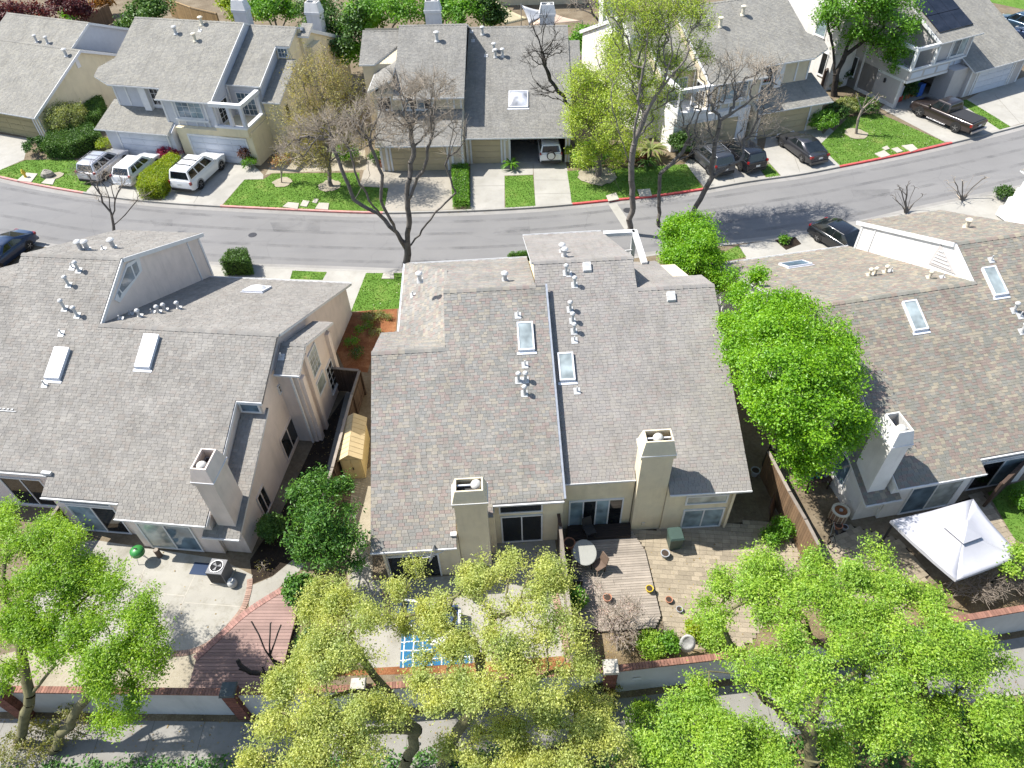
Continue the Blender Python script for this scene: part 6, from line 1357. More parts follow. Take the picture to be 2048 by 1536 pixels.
for i, c_ in enumerate(('lamp_red', 'trim_white', 'bbq_green')):
    MB().hexa([(-.03 - i * .02, -.05 - i * .12, 2.28 - .0 + i * .12), (-.035 - i * .02, -.17 - i * .12, 2.4 + i * .12), (.1, -.19 - i * .12, 1.5 + i * .12), (.12, -.07 - i * .12, 1.45 + i * .12)], [(-.02 - i * .02, -.05 - i * .12, 2.28 + i * .12), (-.025 - i * .02, -.17 - i * .12, 2.4 + i * .12), (.11, -.19 - i * .12, 1.5 + i * .12), (.13, -.07 - i * .12, 1.45 + i * .12)]).obj('stripe', c_, r)
# garden dish and shade sails
r = T0('garden_dish', 'white oval dish standing by the garden wall', 'dish', 1370, 1300, -20)
MB().lathe([(.02, 0), (.25, .03), (.4, .1), (.41, .11), (.25, .05), (.02, .02)], (0, 0, .75), 20, ax=Matrix.Rotation(radians(70), 3, 'X') @ Matrix.Diagonal((.75, 1.15, 1))).obj('reflector', 'pipe_white', r, smooth=True); MB().tube([(0, .05, 0), (0, .05, .75)], .03, 8).obj('mast', 'steel', r)
mat('sail_cream', (0.62, 0.54, 0.34), 0.8, 0.05, 2); mat('sail_white', (0.62, 0.62, 0.62), 0.8, 0.05, 2); mat('sail_peach', (0.56, 0.42, 0.32), 0.8, 0.05, 2)
def sail(label, pts, m):
    P_ = [Vector(at(*p)) for p in pts]; c = sum(P_, Vector()) / len(P_); root = empty('shade_sail', (c.x, c.y, 0), label, 'shade sail'); vs, fs = [], []; n = 8
    for i in range(n + 1):
        for j in range(n + 1 - i):
            u, v = i / n, j / n; w_ = 1 - u - v; p = P_[0] * w_ + P_[1] * u + P_[2] * v; pull = (u * v + v * w_ + u * w_); vs.append((p.lerp(sum(P_, Vector()) / 3, pull * .55) - Vector((0, 0, pull * .5))) - Vector((c.x, c.y, 0)))
    ix = {}; k = 0
    for i in range(n + 1):
        for j in range(n + 1 - i): ix[i, j] = k; k += 1
    for i in range(n):
        for j in range(n - i):
            fs.append((ix[i, j], ix[i + 1, j], ix[i, j + 1]))
            if j < n - i - 1: fs.append((ix[i + 1, j], ix[i + 1, j + 1], ix[i, j + 1]))
    o = MB().add(vs, fs).obj('sail_cloth', m, root, smooth=True); s_ = o.modifiers.new('t', 'SOLIDIFY'); s_.thickness = .02
    for p in P_: MB().tube([(p.x - c.x, p.y - c.y, 0), (p.x - c.x, p.y - c.y, p.z + .1)], .05, 8).obj('post', 'steel', root)
sail('cream triangular shade sail behind the middle house', [(985, -2, 4.2), (1060, 38, 2.4), (1010, 50, 2.3)], 'sail_cream'); sail('white shade sail between the cream and peach ones', [(1042, 10, 3.8), (1110, 22, 2.8), (1058, 48, 2.3)], 'sail_white'); sail('peach shade sail by the far chimney', [(1090, 18, 3.2), (1165, 42, 2.3), (1060, 50, 2.2)], 'sail_peach')
# small things in the right-hand side yard
mat('teal', (0.02, 0.22, 0.27), 0.5, 0.1, 5)
r = T0('potting_bench', 'dark potting bench with teal tubs in the side yard', 'bench', 1628, 975, 9); MB().box(-.6, .6, -.25, .25, .7, .75).obj('bench_top', 'fence_dark', r)
for a in (-.55, .55):
    for b_ in (-.2, .2): MB().box(a - .03, a + .03, b_ - .03, b_ + .03, 0, .699).obj('leg', 'fence_dark', r)
for k, (a, m_) in enumerate(((-.4, 'teal'), (0, 'teal'), (.35, 'pot_grey'))):
    q = pot(('teal tub on the left of the potting bench', 'teal tub in the middle of the potting bench', 'pale tub on the right of the potting bench')[k], 1628, 975, m_, .13, .2); q.location = r.location + Vector((a, .05 * k, .755))
q = T0('blue_tray', 'bright blue plastic tray in the garden bed', 'tray', 1787, 1198, 30); MB().box(-.22, .22, -.16, .16, 0, .03).box(-.22, -.19, -.16, .16, .031, .09).box(.19, .22, -.16, .16, .031, .09).obj('tray', 'tarp_blue', q)
# bicycle leaning behind the fence
r = T0('bicycle', 'small bicycle leaning in the gap beside the brown fence', 'bicycle', 1652, 1075, 80)
for a in (-.45, .45):
    pts = [(a + .3 * cos(t), 0, .32 + .3 * sin(t)) for t in np.linspace(0, 2 * pi, 21)]; MB().tube(pts, .02, 5, cap=False).obj('wheel', 'tyre', r)
MB().tube([(-.45, 0, .32), (-.12, 0, .3), (.3, 0, .75), (-.2, 0, .72), (-.12, 0, .3)], .018, 5).tube([(-.45, 0, .32), (-.2, 0, .72)], .014, 5).tube([(.45, 0, .32), (.3, 0, .85)], .018, 5).obj('frame', 'rim', r); MB().tube([(.28, -.25, .92), (.3, 0, .86), (.28, .25, .92)], .014, 5).obj('handlebar', 'black_plastic', r); MB().box(-.32, -.1, -.06, .06, .78, .83).obj('saddle', 'black_plastic', r)
r.rotation_euler = (radians(14), 0, radians(80))
# ------------------------------------------------------------------ trees and plants
mat('bark_grey', (0.17, 0.15, 0.13), 0.95, 0.25, 3, 25, 0.6, streak=0.2); mat('bark_dark', (0.05, 0.042, 0.036), 0.95, 0.25, 3, 25, 0.6); mat('bark_moss', (0.135, 0.125, 0.06), 0.95, 0.3, 3, 25, 0.6); mat('bark_pale', (0.26, 0.22, 0.18), 0.95, 0.2, 3, 25, 0.5); mat('bark_twig', (0.33, 0.28, 0.22), 0.95, 0.2, 3, 25, 0.3); mat('cut_wood', (0.45, 0.34, 0.22), 0.9, 0.1, 5)
mat('bark_limb', (0.13, 0.115, 0.10), 0.95, 0.3, 3, 25, 0.7, streak=0.2)
LM = {'locust': ((0.17, 0.32, 0.012), (0.31, 0.47, 0.03)), 'yellow': ((0.33, 0.385, 0.085), (0.53, 0.565, 0.19)), 'elm': ((0.18, 0.34, 0.022), (0.37, 0.52, 0.075)), 'maple': ((0.13, 0.32, 0.008), (0.25, 0.45, 0.02)),
      'citrus': ((0.035, 0.12, 0.014), (0.12, 0.25, 0.03)), 'budding': ((0.29, 0.41, 0.03), (0.47, 0.56, 0.09)), 'olive': ((0.26, 0.22, 0.06), (0.38, 0.33, 0.11)), 'street': ((0.091, 0.234, 0.016), (0.169, 0.351, 0.026)), 'dark': ((0.03, 0.075, 0.014), (0.08, 0.165, 0.025)), 'bright': ((0.092, 0.241, 0.014), (0.172, 0.345, 0.029)),
      'plum': ((0.07, 0.012, 0.02), (0.17, 0.04, 0.05)), 'orange': ((0.26, 0.12, 0.025), (0.36, 0.18, 0.05)), 'lime': ((0.20, 0.30, 0.01), (0.36, 0.42, 0.02)), 'magenta': ((0.26, 0.012, 0.06), (0.45, 0.05, 0.14)), 'pale': ((0.20, 0.24, 0.075), (0.33, 0.36, 0.13)), 'pink': ((0.45, 0.32, 0.32), (0.6, 0.48, 0.47)), 'ivy': ((0.03, 0.10, 0.015), (0.09, 0.22, 0.03)), 'hedge': ((0.045, 0.11, 0.015), (0.11, 0.21, 0.03)), 'redleaf': ((0.10, 0.03, 0.02), (0.2, 0.07, 0.04)), 'moss': ((0.20, 0.21, 0.05), (0.30, 0.29, 0.08))}
for k_, (a_, b_) in LM.items(): leaf_mat('leaf_' + k_, a_, b_, 0.42 if k_ not in ('citrus', 'hedge', 'ivy', 'dark') else 0.2)
def mpp(px, py, z): return (z - CAM_H) / ray(px, py)[2] / FPX
def BL(px, py, z, rpx, rz=None, wgt=None):
    r = rpx * mpp(px, py, z); c = at(px, py, z); return (c[0], c[1], c[2], r, r, rz if rz else r * .75, wgt or r * r)
def leaves(rng, P, N, per, sig, size, up=0.55, asp=0.6):
    """P cluster centres, N outward hints; returns quad soup"""
    n = len(P) * per
    c = np.repeat(P, per, 0) + rng.normal(size=(n, 3)) * np.array(sig); s = size * (0.65 + 0.7 * rng.random(n))[:, None]
    nrm = rng.normal(size=(n, 3)) + np.array([0, 0, up * 2.2]) + np.repeat(N, per, 0) * 0.7; nrm /= np.linalg.norm(nrm, axis=1)[:, None]
    d = rng.normal(size=(n, 3)); d -= nrm * (d * nrm).sum(1)[:, None]; d /= np.linalg.norm(d, axis=1)[:, None]; e = np.cross(nrm, d)
    V = np.stack([c - d * s, c + e * s * asp - d * s * .1 + nrm * s * .12, c + d * s, c - e * s * asp - d * s * .1 + nrm * s * .12], 1)
    return V.reshape(-1, 3), np.arange(n * 4).reshape(-1, 4)
def tubes(A, B, ra, rb, n=5):
    d = B - A; L = np.linalg.norm(d, axis=1)[:, None]; d = d / np.maximum(L, 1e-6)
    h = np.where(np.abs(d[:, 2:3]) < .9, np.array([[0, 0, 1.0]]), np.array([[1.0, 0, 0]])); u = np.cross(d, h); u /= np.linalg.norm(u, axis=1)[:, None]; v = np.cross(d, u)
    R = []
    for P_, r in ((A, ra), (B, rb)):
        for j in range(n): a = 2 * pi * j / n; R.append(P_ + (u * cos(a) + v * sin(a)) * r[:, None])
    V = np.stack(R, 1); m = len(A); base = np.arange(m)[:, None, None] * 2 * n
    F = base + np.array([[j, (j + 1) % n, n + (j + 1) % n, n + j] for j in range(n)])[None]
    return V.reshape(-1, 3), F.reshape(-1, 4)
def tree(label, base, limbs, blobs, ntips, leaf=None, per=30, sig=0.16, size=0.06, bark='bark_grey', r0=0.16, rt=0.008, seed=1, twig=2, name='tree', cat='tree', shell=0.5, up=0.55, sides=5, jit=0.12, group=None, asp=0.6, droop=0.0, extra=0, exlen=0.5, clump=None):
    clump = clump if clump is not None else (7 if leaf and name == 'tree' else 0)
    rng = np.random.default_rng(seed); base = np.array(base, float)
    nodes, par = [base], [-1]
    def chain(start, pts):
        k = start
        for p in pts:
            a = nodes[k]; p = np.array(p, float); L = np.linalg.norm(p - a); n = max(1, int(L / 0.45))
            for i in range(1, n + 1):
                q = a + (p - a) * i / n + (rng.normal(size=3) * L * .02 if i < n else 0); nodes.append(q); par.append(k); k = len(nodes) - 1
        return k
    if limbs:
        for L in limbs:
            s = np.array(L[0], float); k = int(np.argmin([np.linalg.norm(q - s) for q in nodes])); chain(k, L if np.linalg.norm(nodes[k] - s) > .1 else L[1:])
    else:
        cz = sum(b[2] * b[6] for b in blobs) / sum(b[6] for b in blobs); cx = sum(b[0] * b[6] for b in blobs) / sum(b[6] for b in blobs); cy = sum(b[1] * b[6] for b in blobs) / sum(b[6] for b in blobs)
        fk = base + (np.array([cx, cy, cz]) - base) * np.array([.3, .3, .38]); k = chain(0, [fk])
        for b in sorted(blobs, key=lambda b: -b[6])[:7]: chain(k, [fk + (np.array(b[:3]) - fk) * .5 + np.array([0, 0, .2]), np.array(b[:3]) + np.array([0, 0, -b[5] * .3])])
    nskel = len(nodes); wt = np.array([b[6] for b in blobs]); idx_ = rng.choice(len(blobs), ntips, p=wt / wt.sum()); Bv = np.array([b[:6] for b in blobs])[idx_]
    d = rng.normal(size=(ntips, 3)); d /= np.linalg.norm(d, axis=1)[:, None]; rad = rng.random(ntips) ** (1 / 3) * (1 - shell) + shell * (0.75 + .3 * rng.random(ntips))
    d[:, 2] = np.where(d[:, 2] < -.3, -d[:, 2] * .6, d[:, 2]); tips = Bv[:, :3] + d * Bv[:, 3:] * rad[:, None]
    if clump:                      # gather the twigs in uneven tufts, leaving gaps between them
        per_b = np.maximum(4, (np.array([b[3] for b in blobs]) ** 2 * clump).astype(int)); off = np.concatenate([[0], np.cumsum(per_b)]); cd = rng.normal(size=(off[-1], 3)); cd /= np.linalg.norm(cd, axis=1)[:, None]; cd[:, 2] = np.where(cd[:, 2] < -.25, -cd[:, 2], cd[:, 2])
        pick = off[idx_] + np.minimum((rng.random(ntips) ** 1.3 * per_b[idx_]).astype(int), per_b[idx_] - 1); cr = (.5 + .6 * rng.random(off[-1]))[pick]; spread = (.16 + .1 * rng.random(off[-1]))[pick]
        tips = Bv[:, :3] + cd[pick] * Bv[:, 3:] * cr[:, None] + rng.normal(size=(ntips, 3)) * np.minimum(spread, .26 / np.maximum(Bv[:, 3], .3) + .06)[:, None] * Bv[:, 3:]
    tips[:, 2] = np.maximum(tips[:, 2], 0.08)
    SK = np.array(nodes); dist = np.min(np.linalg.norm(tips[:, None, :] - SK[None, ::2], axis=2), axis=1)
    N_ = np.zeros((nskel + ntips * (twig + 1 + extra), 3)); N_[:nskel] = SK; cnt = nskel; tip_id = []; PL = np.zeros(len(N_))
    for i in range(1, nskel): PL[i] = PL[par[i]] + np.linalg.norm(N_[i] - N_[par[i]])
    for t in np.argsort(dist):
        p = tips[t]; dd = np.linalg.norm(N_[:cnt] - p, axis=1) + 0.6 * np.maximum(0, N_[:cnt, 2] - p[2]) + .3 * PL[:cnt]; dd[0] += .5; k = int(np.argmin(dd)); a = N_[k]; v = p - a; L = np.linalg.norm(v)
        for i in range(1, twig + 1):
            f = i / (twig + 1); q = a + v * f + rng.normal(size=3) * L * jit * .45; q[2] += L * (.12 - droop) * sin(pi * f); N_[cnt] = q; PL[cnt] = PL[k] + np.linalg.norm(q - N_[k]); par.append(k); k = cnt; cnt += 1
        N_[cnt] = p; PL[cnt] = PL[k] + L / (twig + 1); par.append(k); k = cnt; tip_id.append(cnt); cnt += 1
        for i in range(extra):
            v2 = v / max(L, .01) + rng.normal(size=3) * .4 + np.array([0, 0, .3]); v2 /= np.linalg.norm(v2); N_[cnt] = N_[k - (i % 2)] + v2 * exlen * (.5 + rng.random()); par.append(k - (i % 2)); PL[cnt] = PL[k] + exlen; cnt += 1
    N_ = N_[:cnt]; par = np.array(par); w = np.zeros(cnt)
    ch = np.bincount(par[1:], minlength=cnt); w[ch == 0] = 1
    for i in range(cnt - 1, 0, -1): w[par[i]] += w[i]
    ex = math.log(r0 / rt) / math.log(max(2, w[0])); rad = rt * np.maximum(w, 1) ** ex
    i = np.arange(1, cnt); ra = np.minimum(rad[par[i]], rad[i] * 1.6); ra = np.where(par[i] == 0, rad[0] * 1.25, ra)
    root = empty(name, tuple(base), label, cat, group)
    thick = rad[i] > .022 if not leaf else rad[i] > 0
    if (~thick).sum() < 60: thick[:] = True
    V, F = tubes((N_[par[i]] - base)[thick], (N_[i] - base)[thick], ra[thick], rad[i][thick], sides + 2); np_obj('trunk', V, F, 'bark_limb' if bark == 'bark_twig' and not leaf else bark, root, smooth=True)
    if not thick.all(): V, F = tubes((N_[par[i]] - base)[~thick], (N_[i] - base)[~thick], ra[~thick], rad[i][~thick], 4); np_obj('twigs', V, F, bark, root, 'stuff', smooth=True)
    if leaf:
        tid = np.array(tip_id); T_ = N_[tid]; C_ = np.array([b[:3] for b in blobs])[idx_[np.argsort(dist)]]; O_ = T_ - C_; O_ /= np.maximum(np.linalg.norm(O_, axis=1), .01)[:, None]
        V, F = leaves(rng, T_ - base, O_, per, (sig, sig, sig * .75), size, up, asp); V[:, 2] = np.maximum(V[:, 2], .01 - base[2]); np_obj('crown', V, F, 'leaf_' + leaf, root)
    return root
def ypl(px, py, y):   # picture point on the upright plane at distance y
    r = ray(px, py); t = y / r[1]; return (r[0] * t, y, CAM_H + r[2] * t)
def limbs_px(base_px, lists):
    by = at(*base_px)[1]; return [[ypl(p[0], p[1], by + (p[2] if len(p) > 2 else 0)) for p in L] for L in lists]
def shrub(label, px, py, rpx, hgt, leaf, n=60, per=26, size=0.05, name='shrub', cat='shrub', bark='bark_twig', seed=None, sq=1.0, sig=.1, z=0.0):
    b = at(px, py, z); r = rpx * mpp(px, py, 0)
    return tree(label, (b[0], b[1], z), None, [(b[0], b[1], z + hgt * .52, r, r * sq, hgt * .5, 1)], n, leaf, per, sig, size, bark, .03, .004, seed or int(px + py), 1, name, cat, shell=.75, sides=4, up=.3)
def hedge(label, pix, hgt, leaf, dens=420, size=0.04, name='hedge', core='ivy', cat='hedge'):
    poly = [at2(x, y, 0) for x, y in pix]; c = np.mean(poly, 0); root = empty(name, (c[0], c[1], 0), label, cat); rng = np.random.default_rng(len(label)); L_ = [(x - c[0], y - c[1]) for x, y in poly]
    MB().prism([(x * .9, y * .9) for x, y in L_], 0.02, hgt * .9).obj('stems', mat('hedge_core', (0.018, 0.03, 0.01), 0.95, .3, 6), root)  # dark box added inside the hedge to block see-through, not real stems
    Q = scatter(L_, dens, rng); P = [np.column_stack([Q, hgt * (0.93 + .1 * rng.random(len(Q)))])]; N = [np.tile([0, 0, 1.0], (len(Q), 1))]; n = len(L_)
    for i in range(n):
        a, b = np.array(L_[i]), np.array(L_[(i + 1) % n]); l = np.linalg.norm(b - a); m = int(l * hgt * dens); t, z = rng.random(m), rng.random(m); p = a + (b - a) * t[:, None]; o = (a + b) / 2; o = o / max(np.linalg.norm(o), .01)
        P.append(np.column_stack([p * (1 + .05 * rng.normal(size=(m, 1))), z * hgt])); N.append(np.tile([o[0], o[1], .2], (m, 1)))
    V, F = leaves(rng, np.concatenate(P), np.concatenate(N), 2, (.04, .04, .04), size, .1); V[:, 2] = np.maximum(V[:, 2], .01); np_obj('foliage', V, F, 'leaf_' + leaf, root); return root

# ---- street trees along the garden wall
tree('feathery green tree leaning over the wall beside the concrete patio', at(105, 1500), [[at(105, 1500), at(140, 1440, 1.8), at(182, 1378, 3.6), at(178, 1330, 4.6)], [at(182, 1378, 3.6), at(230, 1310, 5)], [at(178, 1330, 4.6), at(150, 1240, 5.6)]],
     [BL(*b) for b in ((130, 1260, 6, 62), (200, 1190, 6, 62), (275, 1250, 6, 55), (245, 1330, 5.5, 60), (190, 1310, 5.8, 55), (300, 1290, 5.6, 40), (240, 1425, 4, 34), (270, 1380, 4.6, 35), (160, 1180, 6.2, 45), (310, 1330, 5, 30), (200, 1370, 4.8, 36), (330, 1250, 5.4, 22))], 520, 'locust', 74, .17, .046, 'bark_moss', .17, .009, 3, asp=.42, shell=.6)
tree('feathery green tree with two stems at the end of the wall', at(40, 1490), [[at(40, 1490), at(48, 1440, 1.6), at(60, 1390, 3.2), at(42, 1300, 4.6), at(30, 1220, 5.8)], [at(60, 1390, 3.2), at(110, 1330, 4.4)]],
     [BL(*b) for b in ((55, 1085, 6.6, 62), (130, 1110, 6.6, 72), (170, 1140, 6.4, 40), (40, 1180, 6.6, 62), (95, 1180, 6.6, 62), (20, 1260, 6, 45), (60, 1260, 6.2, 50), (5, 1345, 4.6, 35), (10, 1060, 6.4, 40), (110, 1060, 6.6, 40), (15, 1030, 6.2, 22))], 560, 'locust', 74, .17, .046, 'bark_moss', .18, .009, 4, asp=.42, shell=.6)
tree('pale yellow-green tree reaching over the red deck and wall', at(800, 1560), [[at(800, 1560), at(835, 1460, 2.6), at(765, 1372, 5), at(702, 1280, 6.6)], [at(765, 1372, 5), at(640, 1400, 6)], [at(835, 1460, 2.6), at(740, 1460, 4.6)]],
     [BL(*b) for b in ((640, 1200, 6.6, 48), (700, 1230, 6.8, 62), (625, 1280, 6.6, 52), (690, 1310, 6.8, 62), (600, 1350, 6.2, 45), (650, 1380, 6.4, 60), (570, 1420, 6, 60), (520, 1480, 5.6, 52), (640, 1460, 6, 66), (720, 1440, 6.2, 56), (600, 1520, 5.6, 60), (700, 1520, 5.6, 62), (780, 1400, 6, 40))], 960, 'yellow', 84, .16, .034, 'bark_moss', .19, .008, 5, shell=.75, up=.35)
tree('pale yellow-green tree in front of the stucco chimney and blue rug', at(885, 1535), [[at(885, 1535), at(915, 1462, 1.9), at(947, 1420, 3), at(962, 1350, 4.6), at(950, 1290, 5.6)], [at(962, 1350, 4.6), at(985, 1240, 6.4)], [at(947, 1420, 3), at(1060, 1380, 5.4)], [at(950, 1290, 5.6), at(880, 1240, 6.4)]],
     [BL(*b) for b in ((818, 1165, 5.6, 38), (935, 1150, 6.4, 34), (950, 1195, 6.6, 45), (1015, 1135, 6.4, 48), (1090, 1160, 6.4, 52), (1060, 1215, 6.8, 58), (880, 1225, 6.4, 42), (785, 1255, 5.6, 26), (1010, 1290, 6.8, 40), (1110, 1280, 6.4, 55), (1150, 1330, 6, 42), (900, 1330, 6.4, 52), (1000, 1360, 6.4, 62), (1080, 1370, 6.2, 55), (870, 1400, 6, 48), (960, 1400, 6.2, 50), (870, 1262, 6.2, 34), (832, 1232, 6, 24), (925, 1285, 6.4, 30), (1050, 1330, 6.6, 45), (830, 1330, 6, 30))], 900, 'yellow', 84, .16, .034, 'bark_moss', .2, .008, 6, shell=.75, up=.35)
tree('low pale yellow-green street tree standing on the planting strip', at(1090, 1580), [[at(1090, 1580), at(1085, 1540, 1.5), at(1090, 1510, 3)]],
     [BL(*b) for b in ((1000, 1480, 4.4, 55), (1090, 1470, 4.6, 62), (1170, 1450, 4.6, 50), (1210, 1500, 4.4, 55), (1050, 1530, 4.2, 60), (950, 1520, 4, 40), (1140, 1530, 4.2, 60), (1190, 1420, 4.4, 35), (900, 1480, 4, 28))], 560, 'yellow', 80, .15, .034, 'bark_moss', .15, .008, 7, shell=.75, up=.35)
tree('spreading green tree whose mossy limbs cross the wall behind the paved yard', at(1625, 1550), [[at(1625, 1550), at(1620, 1465, 2.2), at(1640, 1380, 3.6), at(1660, 1300, 5)], [at(1620, 1465, 2.2), at(1530, 1400, 3.6), at(1460, 1285, 5.2), at(1440, 1230, 5.8)], [at(1640, 1380, 3.6), at(1740, 1330, 5)], [at(1640, 1380, 3.6), at(1690, 1220, 6.2)]],
     [BL(*b) for b in ((1435, 1170, 6, 42), (1510, 1145, 6.2, 52), (1420, 1225, 6, 40), (1600, 1130, 6.4, 45), (1590, 1200, 6.8, 66), (1520, 1220, 6.6, 52), (1690, 1150, 6.6, 55), (1690, 1230, 7, 70), (1560, 1290, 6.6, 66), (1650, 1310, 7, 70), (1600, 1380, 6.4, 60), (1540, 1350, 6.2, 45), (1400, 1385, 4.6, 32), (1690, 1400, 6.4, 60), (1760, 1110, 6.2, 30), (1470, 1320, 5.6, 30))], 850, 'elm', 78, .17, .042, 'bark_moss', .21, .009, 8, shell=.6, asp=.5)
tree('broad green tree over the wall below the white canopy', at(1890, 1560), [[at(1890, 1560), at(1885, 1490, 2), at(1850, 1400, 4), at(1830, 1320, 5.4)], [at(1885, 1490, 2), at(1960, 1420, 4.4)], [at(1850, 1400, 4), at(1760, 1380, 5.4)]],
     [BL(*b) for b in ((1790, 1200, 6.6, 58), (1830, 1170, 6.2, 40), (1790, 1290, 6.8, 72), (1880, 1270, 6.6, 60), (1930, 1300, 6.2, 50), (1980, 1340, 5.8, 50), (1850, 1360, 6.8, 78), (1770, 1400, 6.4, 66), (1930, 1400, 6.2, 66), (1820, 1470, 5.8, 75), (1920, 1480, 5.6, 75), (2010, 1430, 5.4, 55), (2020, 1500, 5, 55), (1740, 1480, 5.6, 50), (1870, 1230, 6.4, 40))], 850, 'elm', 78, .17, .042, 'bark_moss', .2, .009, 9, shell=.6, asp=.5)
tree('bushy green street tree at the planting strip left of the mossy limbs', at(1440, 1585), None,
     [BL(*b) for b in ((1380, 1440, 4.4, 42), (1450, 1450, 4.8, 52), (1340, 1490, 4.2, 48), (1430, 1510, 4.6, 66), (1520, 1490, 4.6, 52), (1320, 1530, 4, 48), (1560, 1530, 4.2, 50), (1400, 1385, 4.4, 24), (1660, 1510, 4.2, 36), (1500, 1540, 4.4, 50))], 720, 'elm', 78, .17, .042, 'bark_moss', .15, .009, 10, shell=.65, asp=.5)
tree('bright green tree low at the corner of the wall beside the elm', at(1990, 1590), None, [BL(*b) for b in ((1980, 1500, 3.6, 50), (2040, 1470, 3.8, 45), (1900, 1530, 3.6, 50), (2050, 1530, 3.4, 50))], 260, 'bright', 50, .19, .058, 'bark_moss', .12, .009, 11, shell=.65)
# ---- trees between the near houses
c_ = at(1590, 775, 5.5)
tree('vivid green maple filling the gap between the grey and brown roofs', (c_[0], c_[1], 0), [[(c_[0], c_[1], 0), (c_[0], c_[1], 4), (c_[0] - .3, c_[1] + .8, 8)]],
     [BL(*b) for b in ((1480, 605, 7, 24), (1530, 610, 7.6, 36), (1600, 615, 7.2, 30), (1500, 660, 7, 42), (1560, 680, 8, 55), (1640, 670, 7, 45), (1690, 700, 6.6, 32), (1500, 730, 6.4, 40), (1570, 750, 7.8, 66), (1650, 750, 7, 62), (1700, 780, 6.2, 40), (1540, 810, 6.6, 52), (1610, 830, 7, 66), (1690, 840, 5.8, 42), (1560, 870, 5.6, 42), (1620, 890, 5.4, 48), (1580, 930, 4.6, 28), (1680, 870, 5.2, 30), (1465, 640, 6.6, 26), (1475, 690, 6.6, 30), (1560, 640, 7.6, 40), (1600, 700, 7.8, 50), (1510, 780, 6, 34), (1525, 560, 7, 22), (1470, 570, 6.4, 24), (1720, 850, 5.4, 22), (1600, 940, 4.4, 26))], 1900, 'maple', 58, .2, .055, 'bark_dark', .2, .008, 12, clump=16, shell=.72, asp=.62, up=.4)
c_ = at(1385, 505, 3.5)
tree('small vivid green maple at the roadside in front of the centre duplex', (c_[0], c_[1], 0), None, [BL(*b) for b in ((1375, 468, 4.4, 40), (1345, 480, 4, 28), (1400, 490, 4.6, 42), (1340, 515, 3.6, 26), (1380, 525, 4.2, 42), (1425, 530, 3.8, 32), (1410, 555, 3.2, 26), (1450, 575, 3, 20))], 640, 'maple', 60, .2, .06, 'bark_dark', .12, .008, 13, shell=.72, up=.4)
c_ = at(648, 1060, 2.2)
tree('glossy dark green citrus tree below the tan shed', (c_[0], c_[1], 0), None, [BL(*b) for b in ((640, 975, 3.6, 36), (595, 1005, 3.2, 30), (685, 1000, 3.2, 34), (640, 1040, 3.8, 52), (600, 1075, 3, 34), (685, 1070, 3.2, 40), (640, 1110, 2.8, 46), (690, 1120, 2.4, 26), (600, 1110, 2.4, 20))], 460, 'citrus', 34, .16, .075, 'bark_dark', .1, .009, 14, clump=12, shell=.6, asp=.36, up=.25)
# ---- bare and budding street trees
y0 = at(812, 534)[1]; B0 = (812, 534)
tree('large bare street tree forking in front of the middle house', at(*B0), limbs_px(B0, [[(812, 534), (815, 492)], [(815, 492), (770, 440, .3), (708, 400, .6), (690, 355, .8), (668, 300, 1.2), (655, 240, 1.6)], [(812, 500), (790, 460, -.4), (762, 400, -.8), (765, 350, -.8), (740, 290, -.6)], [(816, 490), (818, 430), (815, 370), (828, 310, .3), (820, 250, .4), (800, 190, .6)], [(822, 490), (870, 425, .4), (912, 385, .6), (890, 330, .8), (905, 270, .8)], [(708, 400, .6), (740, 350, .2), (735, 260, .4)], [(818, 400), (850, 330, -.4), (870, 250, -.3)], [(770, 440, .3), (720, 370, -.8), (700, 300, -1)]]),
     [(*ypl(px, py, y0 + dy), r, r, r * .9, r * r) for px, py, dy, r in ((660, 260, 1.5, 1.3), (620, 270, 1.5, 1.2), (740, 240, .5, 1.6), (810, 200, .6, 1.8), (860, 190, 0, 1.6), (890, 260, .8, 1.4), (790, 270, -.6, 1.4), (700, 290, -.8, 1.2), (840, 270, -.3, 1.3), (590, 300, 1.2, 1.0), (905, 320, .6, .8))], 800, None, bark='bark_twig', r0=.24, rt=.005, seed=21, twig=3, shell=.35, jit=.16, extra=5, exlen=.6, sides=5)
tree('sparse tree with dull yellow-brown leaves beside the tan duplex', at(662, 372), None, [(*ypl(px, py, at(662, 372)[1] + dy), r, r, r, r * r) for px, py, dy, r in ((640, 170, 1, 2.1), (690, 220, 0, 2), (600, 250, 0, 1.7), (660, 290, -.5, 1.7), (720, 290, 0, 1.3), (590, 310, 0, 1.2), (640, 330, -.5, 1.2))], 620, 'olive', 26, .26, .055, 'bark_grey', .16, .007, 22, 3, shell=.3, extra=2, jit=.2)
yb = at(1196, 352)[1]
tree('budding street tree with a mossy trunk on the lawn by the red kerb', at(1196, 352), limbs_px((1196, 352), [[(1196, 352), (1200, 310), (1195, 280)], [(1195, 280), (1150, 205, .3), (1105, 150, .5), (1090, 90, .6), (1060, 60, .6)], [(1105, 150, .5), (1110, 100, 0), (1108, 60, 0)], [(1150, 205, .3), (1095, 225, -.5), (1080, 200, -.6)], [(1195, 280), (1215, 180, .3), (1180, 60, .5)]]),
     [(*ypl(px, py, yb + dy), r, r, r, w_) for px, py, dy, r, w_ in ((1180, 200, .5, 1.8, 3), (1230, 240, -.5, 2, 3), (1165, 260, -.5, 1.6, 3), (1200, 310, -.8, 1.4, 2), (1250, 180, .5, 1.8, 2), (1165, 160, 1, 1.4, 2), (1240, 300, -.8, 1.5, 2), (1160, 320, -.6, 1, 1), (1280, 250, 0, 1.6, 2), (1230, 110, 1, 1.5, 2))], 720, 'budding', 44, .26, .06, 'bark_grey', .24, .008, 23, 3, shell=.45, jit=.2, extra=1)
